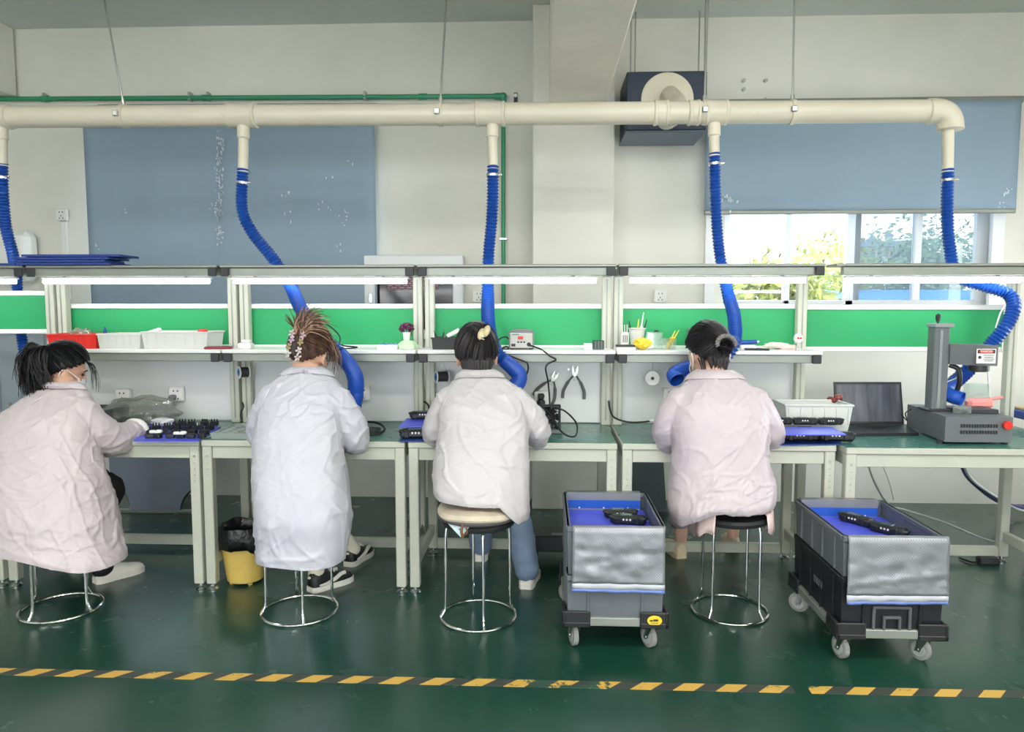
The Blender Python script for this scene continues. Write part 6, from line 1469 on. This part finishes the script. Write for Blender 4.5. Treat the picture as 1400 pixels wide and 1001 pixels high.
# ---- legs, shoes
def trousers(par, legs, m, rad, name='trousers', wr=.004, vox=.009):
    mb = MB()
    for l in legs: limb(mb, l, rad, 16, 6)
    if len(legs) == 2: mb.ball((Vector(legs[0][0]) + Vector(legs[1][0])) / 2, (.15, .11, .09))
    me = voxel(mb, vox, 4)
    nor = [v.normal.copy() for v in me.vertices]
    for v, nn in zip(me.vertices, nor): v.co += nn * (ridged(Vector((v.co.x * 9, v.co.y * 9, v.co.z * 20))) * wr + ridged(v.co * 30) * wr * .25)
    return obj(name, me, m, par)
def shoe(par, heel, toe, upper, sole, L=.245, w=.043, hgt=.085, name='shoe', z0=0.0, stripe=None, clog=False, sh=.028):
    h = Vector((heel[0], heel[1], 0)); d_ = (Vector((toe[0], toe[1], 0)) - h).normalized(); s_ = Vector((d_.y, -d_.x, 0))
    prof = [(0.0, .55, .8), (.06, .8, .95), (.2, .9, 1.0), (.36, .86, .86), (.5, .95, .68), (.68, 1.06, .52), (.84, 1.0, .42), (.95, .74, .32), (1.0, .4, .2)]
    def sec(t, ww, hh, za, zb, n=14, full=False):
        return [h + d_ * (t * L) + s_ * (cos(pi * k / (n - 1)) * w * ww) + V(0, 0, z0 + za + (zb - za) * max(0.0, sin(pi * k / (n - 1))) ** .7) for k in range(n)]
    u = obj(name, MB().rings([sec(t, ww, hh, sh * .7, sh * .7 + hgt * hh) for t, ww, hh in prof]), upper, par, smooth=60)
    rim = [(t, ww * 1.09) for t, ww, _ in prof]; lo = []; up = []
    ol = [h + d_ * (t * L * 1.02 - .003) + s_ * (w * ww) for t, ww in rim] + [h + d_ * (t * L * 1.02 - .003) - s_ * (w * ww) for t, ww in rim[::-1]]
    obj('sole', MB().rings([[p + V(0, 0, z0) for p in ol], [p * 1.0 + V(0, 0, z0 + sh * .5) for p in ol], [p + V(0, 0, z0 + sh) for p in ol]]), sole, u, smooth=40)
    if stripe:
        for sd in (-1, 1):
            pts = [(.12, .025, 1.0), (.3, .026, 1.0), (.48, .036, .99), (.62, .05, .9), (.74, .052, .8)]
            obj('side_stripe', MB().tube(cr([h + d_ * (t * L) + s_ * (sd * w * k * 1.02) + V(0, 0, z0 + zz + .012) for t, zz, k in pts], 5), [.005 + .006 * min(1, i / 10) for i in range(21)], 8, flat=.9), stripe, u)
        obj('heel_mark', MB().box(h + d_ * -.002 + V(0, 0, z0 + .075), (.018, .018, .012), .004), stripe, u)
        obj('lace', MB().tube([h + d_ * (L * .4) + s_ * -.03 + V(0, 0, z0 + .095), h + d_ * (L * .44) + V(0, 0, z0 + .1), h + d_ * (L * .4) + s_ * .03 + V(0, 0, z0 + .095)], .004, 6).tube([h + d_ * (L * .5) + s_ * -.028 + V(0, 0, z0 + .083), h + d_ * (L * .54) + V(0, 0, z0 + .086), h + d_ * (L * .5) + s_ * .028 + V(0, 0, z0 + .083)], .004, 6), sole, u)
    return u
m_skin = skin('skin', lin(214, 168, 142)); m_skin2 = skin('skin_light', lin(222, 180, 156))
m_hblack = hair_mat('black_hair', lin(14, 13, 15), lin(30, 29, 32)); m_hblack2 = hair_mat('black_hair_soft', lin(30, 29, 31), lin(58, 54, 56)); m_hbrown = hair_mat('brown_hair', lin(66, 48, 40), lin(120, 88, 70)); m_hlight = hair_mat('light_brown_hair', lin(140, 104, 84), lin(196, 162, 138))
m_c1 = coat_mat('coat_pinkish', lin(198, 187, 192), lin(208, 195, 198)); m_c2 = coat_mat('coat_bluish', lin(191, 191, 203), lin(203, 202, 211)); m_c3 = coat_mat('coat_white', lin(194, 190, 192), lin(202, 198, 200)); m_c4 = coat_mat('coat_pink_sheer', lin(190, 178, 187), lin(202, 189, 194))
m_jean = mat('blue_denim', lin(122, 142, 168), .8, var=.16, vscale=9, bump=.25, bscale=140); m_blk = mat('black_trousers', lin(30, 30, 33), .8, var=.1)
m_shoew = mat('white_shoe', lin(236, 232, 222), .5, var=.04, vscale=30); m_shoeb = mat('black_shoe', lin(24, 24, 27), .45); m_clog = mat('beige_clog', lin(226, 208, 172), .5); m_sock = mat('white_sock', lin(230, 224, 206), .9, bump=.3, bscale=150)
# ---------------------------------------------------------------- person with the beige hair clip (bench 3)
P3 = thing('person', 'seated worker in a white coat and blue jeans with black hair in a beige clip', 'person', (-.297, 3.3, 0))
rows = rows_of([(680, 597, 724, 3.27, .165), (673, 595, 725, 3.27, .165), (660, 594, 724, 3.28, .15), (625, 596, 722, 3.31, .135), (590, 598, 722, 3.345, .13), (560, 600, 718, 3.38, .12), (542, 604, 714, 3.41, .11), (527, 615, 702, 3.44, .09), (516, 629, 687, 3.46, .072)])
armL = [at(613, 548, 3.41), at(600, 572, 3.42), at(596, 592, 3.46), at(608, 598, 3.6), at(630, 596, 3.74)]; armR = [at(704, 548, 3.41), at(724, 570, 3.42), at(735, 588, 3.45), at(732, 594, 3.56), at(718, 590, 3.74)]
coat, bv = build_coat(P3, rows, [(armL, [.062, .06, .058, .055, .05]), (armR, [.062, .06, .058, .055, .05])], m_c3, 3, hem=lambda x: -.085 * max(0, min(1, (x + .19) / .08)) - .006 * sin((x + .3) * 9))
nk = at(655, 510, 3.47); collar(coat, bv, nk, m_c3, .07, .125, .02, .02)
seam(coat, bv, [(640, 512), (620, 530), (606, 556), (602, 590)], m_c3); seam(coat, bv, [(676, 512), (700, 532), (712, 556), (716, 590)], m_c3); seam(coat, bv, [(604, 686), (660, 690), (718, 688)], m_c3, .0016, 'hem_stitch')
hc = at(652, 487, 3.56); HM = headM(R(4), R(22), R(-2), 1.16)
fl_, fr_ = atz(657, 768), atz(720, 806)
legs3 = [[V(-.38, 3.34, .56), V(-.36, 3.55, .55), V(-.33, 3.74, .53), V(fl_.x, fl_.y - .06, .3), V(fl_.x, fl_.y + .03, .09)], [V(-.2, 3.34, .56), V(-.2, 3.52, .53), V(-.19, 3.64, .48), V(fr_.x - .04, fr_.y + .08, .3), V(fr_.x, fr_.y + .04, .09)]]
dwn = V(0, 0, -1)
build_body(P3, hc, HM, nk, rows, [armL, armR], legs3, [(armL[-1], V(.5, .8, -.15), V(0, 0, 1), 1, .8), (armR[-1], V(-.5, .8, -.15), V(0, 0, 1), -1, .8)], m_skin, 3)
hair = hair_cap(P3, hc, HM, m_hblack2, (.09, .11, .114), nape=-1.7, side=-.3, seed=3, tgt=(.25, -.6, .75))
tg3 = Vector((.28, -.65, .7)); mb = flow_locks(hc, HM, tg3, 280, 5, (.092, .112, .117), -1.6, -.26, .5, .005)
def HL(x, y, z): return hc + HM @ Vector((x, y, z))
rng = random.Random(9); nape_locks(mb, hc, HM, 110, 9, .1, .04)
for k in range(60): # twist rising to the clip
    a = rng.uniform(0, 2 * pi); p = HL(.02, -.105, .05); q = HL(.02 + cos(a) * .035, -.118 + sin(a) * .012, .06 + sin(a) * .035); lock(mb, bez(p, p + (q - p) * .6 + HM @ V(0, -.02, 0), q + HM @ V(.01, -.01, .015), q + HM @ V(rng.uniform(-.03, .02), .01, .02)), .005)
obj('hair_strands', mb, m_hblack2, hair, smooth=80)
mclip = mat('beige_clip', lin(206, 190, 146), .3, var=.1, vscale=30)
cl = MB(); cp = HL(.032, -.138, .048)
Mc = HM
for sx, (dx, dz) in ((-1, (-.010, 0)), (1, (.012, .012))): cl.ball(cp + Mc @ V(dx, -.002, dz), (.014, .009, .026), 12, 8, Mc @ Matrix.Rotation(.35, 3, 'Y'))
for k in range(4): cl.tube([cp + Mc @ V(-.012, 0, -.016 + k * .011), cp + Mc @ V(.0, .016, -.018 + k * .011), cp + Mc @ V(.004, .03, -.02 + k * .011)], .0035, 6)
hcl = obj('hair_clip', cl, mclip, P3, smooth=60); obj('clip_pearl', MB().ball(cp + Mc @ V(-.004, -.012, -.014), .006), m_whitepl, hcl)
trousers(P3, [[l[0], l[1], l[2], l[3], l[4] + V(0, 0, .0)] for l in legs3], m_jean, [.09, .075, .072, .068, .062])
shoe(P3, (fl_.x, fl_.y - .0), (fl_.x - .02, fl_.y + .25), m_shoew, m_shoew); shoe(P3, (fr_.x - .005, fr_.y), (fr_.x + .03, fr_.y + .25), m_shoew, m_shoew)
# ---------------------------------------------------------------- person with the floral clip (bench 2)
P2 = thing('person', 'seated worker in a long white coat with brown hair in a floral claw clip', 'person', (-1.137, 3.3, 0))
rows = rows_of([(763, 352, 473, 3.17, .15), (755, 352, 474, 3.17, .15), (730, 352, 478, 3.19, .165), (700, 351, 480, 3.21, .185), (665, 349, 476, 3.25, .18), (630, 347, 470, 3.28, .155), (600, 347, 468, 3.31, .145), (570, 352, 470, 3.35, .135), (545, 362, 472, 3.38, .12), (525, 372, 464, 3.41, .095), (511, 390, 448, 3.43, .072)])
armL = [at(372, 545, 3.38), at(358, 572, 3.4), at(356, 594, 3.44), at(362, 600, 3.58), at(385, 596, 3.72)]; armR = [at(463, 550, 3.38), at(478, 578, 3.4), at(484, 598, 3.43), at(484, 604, 3.52), at(466, 596, 3.72)]
coat, bv = build_coat(P2, rows, [(armL, [.062, .06, .058, .055, .05]), (armR, [.068, .07, .067, .06, .05])], m_c2, 2, hem=lambda x: -.006 * sin((x + 1.1) * 14), drape=.9)
nk = at(421, 506, 3.45); collar(coat, bv, nk, m_c2, .066, .135, .02, .03)
seam(coat, bv, [(396, 506), (376, 522), (360, 550), (352, 590)], m_c2); seam(coat, bv, [(436, 508), (448, 540), (458, 580), (462, 620)], m_c2); seam(coat, bv, [(358, 766), (410, 771), (468, 766)], m_c2, .002, 'hem_stitch'); seam(coat, bv, [(470, 640), (473, 690), (470, 740)], m_c2, .002)
hc = at(424, 484, 3.53); HM = headM(R(-12), R(20), R(5), 1.1)
s1h, s1t = atz(424, 810), atz(464, 797); s2h, s2t = atz(476, 775), atz(503, 757)
legs2 = [[V(-1.2, 3.34, .55), V(-1.15, 3.5, .54), V(-1.08, 3.66, .5), V(s1h.x + .03, s1h.y + .06, .28), V(s1h.x + .02, s1h.y + .04, .09)], [V(-1.06, 3.34, .55), V(-1.1, 3.56, .52), V(-1.1, 3.72, .47), V(s2h.x - .1, s2h.y - .04, .26), V(s2h.x + .02, s2h.y + .04, .1)]]
build_body(P2, hc, HM, nk, rows, [armL, armR], legs2, [(armL[-1], V(.5, .8, -.15), V(0, 0, 1), 1, .7), (armR[-1], V(-.4, .85, -.15), V(0, 0, 1), -1, .7)], m_skin2, 2)
hair = hair_cap(P2, hc, HM, m_hbrown, (.087, .108, .112), nape=-1.25, side=-.15, seed=5, tgt=(0, -.9, .1))
def HL(x, y, z): return hc + HM @ Vector((x, y, z))
mb = flow_locks(hc, HM, (0, -.95, .1), 240, 15, (.089, .11, .115), -1.2, -.12, .5, .005)
obj('hair_strands', mb, m_hbrown, hair, smooth=80)
rng = random.Random(21); mb = MB(); mb2 = MB()
up = V(0, 0, 1)
for k in range(150): # ends spraying up and to the right over the crown
    p = HL(rng.uniform(-.03, .03), -.11, rng.uniform(.03, .085)); th = rng.gauss(.62, .42); L = rng.uniform(.07, .15)
    dr = V(sin(th), rng.uniform(-.1, .35), cos(th) * .75 + .15).normalized(); e = p + dr * L + V(.015, 0, -.02 * abs(th)); mid = p + V(0, -.02, .055) + dr * L * .35
    lock(mb if rng.random() < .55 else mb2, bez(p, p + V(0, -.025, .04), mid, e), .005, .0008)
for k in range(14): # stray tuft at the left
    p = HL(-.035, -.1, .07); e = p + V(rng.uniform(-.055, -.03), 0, rng.uniform(.05, .085)); lock(mb, bez(p, p + V(-.005, -.01, .03), e + V(.014, 0, -.02), e), .004)
for k in range(46): # loose strands falling at the right of the face
    p = HL(.07, .0 + rng.uniform(-.04, .05), .06 + rng.uniform(-.02, .03)); e = p + V(rng.uniform(.0, .05), rng.uniform(-.02, .03), -rng.uniform(.1, .165)); lock(mb2 if rng.random() < .6 else mb, bez(p, p + V(.025, -.005, .0), e + V(.018, 0, .05), e), .004)
obj('loose_strands', mb, m_hbrown, hair, smooth=80); obj('loose_strands', mb2, m_hlight, hair, smooth=80, label='lighter brown loose strands')
clip = obj('hair_clip', MB().box(HL(-.006, -.122, .0), (.03, .018, .1), .008, rot=HM), mat('dark_brown_clip', lin(48, 34, 30), .4), P2)
rng = random.Random(4); cols = [lin(206, 190, 196), lin(198, 172, 190), lin(176, 160, 120), lin(212, 206, 208)]
for col_i, (sx, zs) in enumerate((((-.026), (.055, .02, -.015, -.045)), ((.03), (.05, .012, -.022, -.05)))):
    for j, zz in enumerate(zs):
        cpt = HL(sx * .9 + rng.uniform(-.006, .006), -.136, zz + rng.uniform(-.006, .006)); pm = mat('petal_%d' % ((j + col_i) % 4), cols[(j + col_i) % 4], .5); pe = MB()
        for k in range(5): a = 2 * pi * k / 5 + j; pe.ball(cpt + HM @ V(cos(a) * .009, rng.uniform(-.004, .004), sin(a) * .011), (.005, .0035, .008), 8, 6, HM @ Matrix.Rotation(pi / 2 - a, 3, 'Y'))
        f_ = obj('clip_flower', pe, pm, clip, smooth=60); obj('flower_centre', MB().ball(cpt + HM @ V(0, -.004, 0), .003), mat('flower_gold', lin(150, 124, 60), .4), f_)
trousers(P2, [l[:4] + [l[4].lerp(l[3], .55)] for l in legs2], m_jean, [.09, .08, .07, .062, .058])
for l in legs2:
    limb(mbk := MB(), [l[3], l[4].lerp(l[3], .3), l[4] + V(0, .0, -.01)], [.04, .041, .04]); obj('sock', mbk, m_sock, P2)
shoe(P2, s1h, s1t, m_shoeb, m_shoew, stripe=m_shoew); shoe(P2, s2h, s2t, m_shoeb, m_shoew, stripe=m_shoew)
# ---------------------------------------------------------------- person with the bun (bench 4)
P4 = thing('person', 'seated worker in a sheer pinkish coat with a low bun in a grey scrunchie', 'person', (.86, 3.4, 0))
rows = rows_of([(689, 926, 1052, 3.36, .17), (682, 922, 1055, 3.36, .18), (670, 918, 1056, 3.37, .165), (640, 920, 1050, 3.385, .15), (610, 922, 1046, 3.4, .14), (580, 918, 1048, 3.425, .135), (555, 920, 1044, 3.445, .125), (538, 928, 1034, 3.46, .108), (524, 938, 1020, 3.48, .09), (513, 950, 1006, 3.5, .072)])
armL = [at(930, 550, 3.45), at(916, 572, 3.46), at(912, 592, 3.48), at(918, 600, 3.58), at(940, 598, 3.74)]; armR = [at(1032, 550, 3.45), at(1046, 574, 3.46), at(1052, 592, 3.48), at(1050, 600, 3.58), at(1026, 598, 3.74)]
x4c = .86
coat, bv = build_coat(P4, rows, [(armL, [.066, .066, .062, .058, .05]), (armR, [.066, .066, .062, .058, .05])], m_c4, 4, hem=lambda x: -.085 * (max(0, min(1, (.8 - x) / .17))) ** 1.3 - .006 * sin((x - .8) * 16), drape=1.1)
nk = at(976, 510, 3.51); collar(coat, bv, nk, m_c4, .078, .155, .02, .026)
seam(coat, bv, [(950, 512), (930, 535), (920, 570), (926, 600)], m_c4); seam(coat, bv, [(1002, 514), (1030, 536), (1044, 566), (1040, 600)], m_c4)
seam(coat, bv, [(940, 690), (990, 697), (1046, 688)], m_c4, .002, 'hem_stitch')
hc = at(968, 484, 3.6); HM = headM(R(10), R(22), R(0), 1.13)
f4 = atz(932, 764); f4b = atz(1010, 762)
legs4 = [[V(.78, 3.44, .55), V(.77, 3.62, .55), V(.78, 3.8, .53), V(f4.x + .01, f4.y - .0, .3), V(f4.x, f4.y + .05, .08)], [V(.95, 3.44, .55), V(.98, 3.62, .55), V(1.0, 3.8, .53), V(f4b.x, f4b.y + .1, .3), V(f4b.x, f4b.y + .14, .08)]]
build_body(P4, hc, HM, nk, rows, [armL, armR], legs4, [(armL[-1], V(.5, .8, -.15), V(0, 0, 1), 1, .8), (armR[-1], V(-.5, .8, -.15), V(0, 0, 1), -1, .8)], m_skin2, 4)
hair = hair_cap(P4, hc, HM, m_hblack2, (.09, .109, .114), nape=-1.3, side=-.14, seed=8, tgt=(.2, -1, -.05))
def HL(x, y, z): return hc + HM @ Vector((x, y, z))
mb = flow_locks(hc, HM, (.2, -1, -.05), 280, 31, (.092, .112, .117), -1.25, -.12, .5, .005)
rng = random.Random(33); nape_locks(mb, hc, HM, 60, 34, .075, .05)
obj('hair_strands', mb, m_hblack2, hair, smooth=80)
bc = HL(.022, -.135, -.005); bn = MB().ball(bc + V(0, .0, -.012), (.036, .03, .034), 18, 12); 
for k in range(90):
    a = rng.uniform(0, 2 * pi); b = rng.uniform(-1.2, 1.2); q0 = bc + V(cos(a) * .034 * cos(b), -.02 * cos(b), -.012 + .034 * sin(b)); q1 = bc + V(cos(a + 1.5) * .036 * cos(b), -.026 * cos(b) - .006, -.012 + .036 * sin(b + .3)); lock(bn, bez(q0, q0 + V(0, -.014, 0), q1 + V(0, -.014, 0), q1), .0045)
obj('hair_bun', bn, m_hblack, hair, smooth=80)
sc_ = MB(); path = [bc + V(cos(a) * .040, -.014 + .006 * sin(a), .006 + sin(a) * .036) for a in [pi * -.12 + pi * 1.24 * i / 40 for i in range(41)]]
sc_.tube(path, [.011 * (1 + .22 * sin(i * 2.1)) for i in range(41)], 10)
obj('scrunchie', sc_, mat('grey_scrunchie', lin(128, 124, 124), .8, bump=.5, bscale=90), P4, smooth=70)
lp = []
for sx in (-1, 1): lp.append(MB().tube(cr([HL(sx * .06, .06, -.02), HL(sx * .078, .02, .0), HL(sx * .086, -.02, .012), HL(sx * .083, -.03, -.03), HL(sx * .066, .03, -.07)], 6), .0028, 6))
def mask(par, hc, HM, lp):
    nu, nv = 20, 12; vs = []; fs = []
    for j in range(nv + 1):
        b = -1.0 + 1.75 * j / nv
        for k in range(nu + 1):
            a = pi / 2 - 1.15 + 2.3 * k / nu; vs.append(hc + HM @ Vector((cos(a) * cos(b * .8) * .072, .028 + sin(a) * cos(b * .8) * .078, -.05 + sin(b) * .052)))
    for j in range(nv):
        for k in range(nu): i = j * (nu + 1) + k; fs.append((i, i + 1, i + nu + 2, i + nu + 1))
    o = obj('face_mask', MB().raw(vs, fs), mat('mask_white', lin(232, 236, 240), .7), par, smooth=70); md = o.modifiers.new('s', 'SOLIDIFY'); md.thickness = .003; md.offset = 1
    for l_ in lp or []: obj('ear_loop', l_, m_whitepl, o)
    return o
mask(P4, hc, HM, lp)
m_pink = mat('pink_cloth', lin(232, 206, 204), .8, var=.08, vscale=14, bump=.3, bscale=60)
# pink tunic hem peeking out round the stool seat
sc4 = Vector((.874, 3.367, 0))
for a0, a1, dz in ((R(-48), R(60), .035), (R(128), R(232), .05)):
    n = 26; rg = []
    for (r_, z_) in ((.165, .505), (.18, .495), (.187, .455), (.19, .42)):
        rg.append([sc4 + V(cos(a0 + (a1 - a0) * k / n) * r_ * (1 + .04 * sin(9 * k / n * 2)), sin(a0 + (a1 - a0) * k / n) * r_, z_ - (dz * sin(pi * k / n) + .008 * sin(k * 1.3) if z_ < .46 else 0)) for k in range(n + 1)])
    vs = [q_ for r_ in rg for q_ in r_]; fs = [(j_ * (n + 1) + k, j_ * (n + 1) + k + 1, (j_ + 1) * (n + 1) + k + 1, (j_ + 1) * (n + 1) + k) for j_ in range(3) for k in range(n)]
    tn = obj('tunic_hem', MB().raw(vs, fs), m_pink, P4, smooth=70, label='pale pink tunic hem below the coat'); md = tn.modifiers.new('s', 'SOLIDIFY'); md.thickness = .003
trousers(P4, [[l[0], l[1], l[2], l[3], l[4] + V(0, 0, .14)] for l in legs4], mat('grey_trousers', lin(150, 144, 148), .85, var=.08), [.095, .085, .078, .07, .066])
shoe(P4, (f4.x, f4.y), (f4.x - .06, f4.y + .25), m_clog, m_clog, hgt=.07, clog=True, sh=.03); shoe(P4, (f4b.x, f4b.y + .1), (f4b.x + .03, f4b.y + .35), m_clog, m_clog, hgt=.07, sh=.03)
# ---------------------------------------------------------------- ponytailed person (bench 1)
P1 = thing('person', 'seated worker in a pinkish white coat with a black ponytail and face mask', 'person', (-2.27, 3.3, 0))
rows = rows_of([(754, -19, 172, 3.16, .18), (746, -18, 170, 3.16, .18), (726, -16, 163, 3.18, .19), (700, -12, 156, 3.2, .2), (665, -8, 146, 3.23, .185), (630, -4, 136, 3.26, .165), (600, -2, 130, 3.29, .15), (575, 4, 130, 3.32, .14), (556, 20, 128, 3.35, .12), (542, 38, 122, 3.38, .095), (532, 56, 112, 3.4, .075)])
armR = [at(112, 566, 3.34), at(132, 588, 3.38), at(152, 600, 3.45), at(172, 598, 3.55), at(186, 590, 3.63)]; armL = [at(22, 580, 3.32), at(2, 606, 3.36), at(2, 622, 3.44), at(22, 612, 3.58), at(58, 598, 3.7)]
coat, bv = build_coat(P1, rows, [(armL, [.072, .07, .064, .058, .05]), (armR, [.076, .08, .077, .07, .06])], m_c1, 1, hem=lambda x: .035 * cos((x + 2.33) * 8.5) - .01, drape=1.0)
nk = at(86, 527, 3.42); collar(coat, bv, nk, m_c1, .066, .12, .022, .02)
seam(coat, bv, [(70, 535), (45, 552), (20, 580), (5, 610)], m_c1); seam(coat, bv, [(100, 532), (112, 560), (122, 600), (128, 640)], m_c1); seam(coat, bv, [(-5, 772), (40, 755), (100, 762), (166, 774)], m_c1, .002, 'hem_stitch')
hc = at(88, 507, 3.49); HM = headM(R(-46), R(20), R(4), 1.02)
f1h, f1t = atz(130, 798), atz(172, 786); f1b = atz(60, 800)
legs1 = [[V(-2.38, 3.34, .55), V(-2.36, 3.5, .54), V(-2.36, 3.7, .5), V(f1b.x, f1b.y + .2, .28), V(f1b.x, f1b.y + .3, .08)], [V(-2.2, 3.34, .55), V(-2.24, 3.5, .52), V(-2.24, 3.62, .47), V(f1h.x - .06, f1h.y + .1, .28), V(f1h.x + .02, f1h.y + .03, .08)]]
gw = armR[-1]
build_body(P1, hc, HM, nk, rows, [armL, armR], legs1, [(armL[-1], V(.6, .75, -.1), V(0, 0, 1), 1, .8), (gw, V(.25, .85, -.35), V(.3, 0, 1), -1, .9)], m_skin, 1)
hair = hair_cap(P1, hc, HM, m_hblack, (.089, .108, .115), nape=-1.15, side=-.16, front=.5, seed=12, tgt=(0, -.9, .45))
def HL(x, y, z): return hc + HM @ Vector((x, y, z))
tie = HL(0, -.112, .068)
mb = flow_locks(hc, HM, (0, -.9, .45), 280, 41, (.091, .111, .118), -1.1, -.14, .5, .005)
rng = random.Random(50)
obj('hair_strands', mb, m_hblack, hair, smooth=80); mb = MB()
for k in range(360): # fluffy ponytail falling to the left
    a = rng.uniform(0, 2 * pi); s_ = rng.random() ** .5; out_ = (HM @ V(0, -1, 0)); base = tie + V(.015 + rng.uniform(-.012, .012), rng.uniform(-.012, .012), rng.uniform(-.01, .012))
    side_ = V(cos(a) * .06 * s_, sin(a) * .05 * s_, 0)
    m1 = base + out_ * .06 + V(.0, 0, .03) + side_ * 1.0; m2 = base + out_ * .085 + V(.005, 0, -.085) + side_ * 1.4; e = base + V(.02 + rng.uniform(-.045, .065), -.05, -rng.uniform(.12, .26)) + out_ * rng.uniform(.02, .08) + side_ * .6
    lock(mb, bez(base, m1, m2, e, 9), .0055, .0012)
oo = HM @ V(0, -1, 0); mb.ball(tie + oo * .05 + V(.005, 0, -.045), (.05, .045, .072), 16, 12)
obj('ponytail', mb, m_hblack, hair, smooth=80)
obj('hair_tie', MB().torus(tie, .02, .007, 20, 8, HM @ Matrix.Rotation(pi / 2 - .5, 3, 'X')), m_blackp, P1)
mb = MB()
for k in range(22): # fringe strands in front of the ear
    p = HL(.05 + rng.uniform(0, .02), .07 + rng.uniform(-.02, .01), .075); e = p + V(rng.uniform(.01, .03), .02, -rng.uniform(.07, .16)); lock(mb, bez(p, p + V(.02, .01, -.01), e + V(.01, 0, .05), e), .002)
obj('fringe', mb, m_hblack, hair, smooth=80)
lp = []
for sx in (-1, 1): lp.append(MB().tube(cr([HL(sx * .062, .062, -.018), HL(sx * .078, .02, .002), HL(sx * .086, -.02, .014), HL(sx * .083, -.028, -.03), HL(sx * .066, .035, -.075)], 6), .0026, 6))
mask(P1, hc, HM, lp)
gl = MB(); hand(gl, gw, V(.25, .85, -.35), V(.3, 0, 1), -1, .9, 1.0, .004); gd = (gw - armR[-2]).normalized()
gm = voxel(gl, .0045, 3)
m_glove = mat('white_glove', lin(240, 240, 236), .8, bump=.4, bscale=90)
go = obj('glove', gm, m_glove, P1)
obj('glove_cuff', MB().tube([gw - gd * .015, gw - gd * .005, gw + gd * .02, gw + gd * .035], [.062, .068, .064, .04], 20).torus(gw + gd * .0, .062, .010, 24, 8, gd.to_track_quat('Z', 'Y').to_matrix()), m_glove, go)
trousers(P1, legs1, m_blk, [.095, .085, .07, .06, .055])
shoe(P1, f1h, f1t, m_shoew, m_shoew); shoe(P1, (f1b.x, f1b.y + .25), (f1b.x, f1b.y + .5), m_shoew, m_shoew)
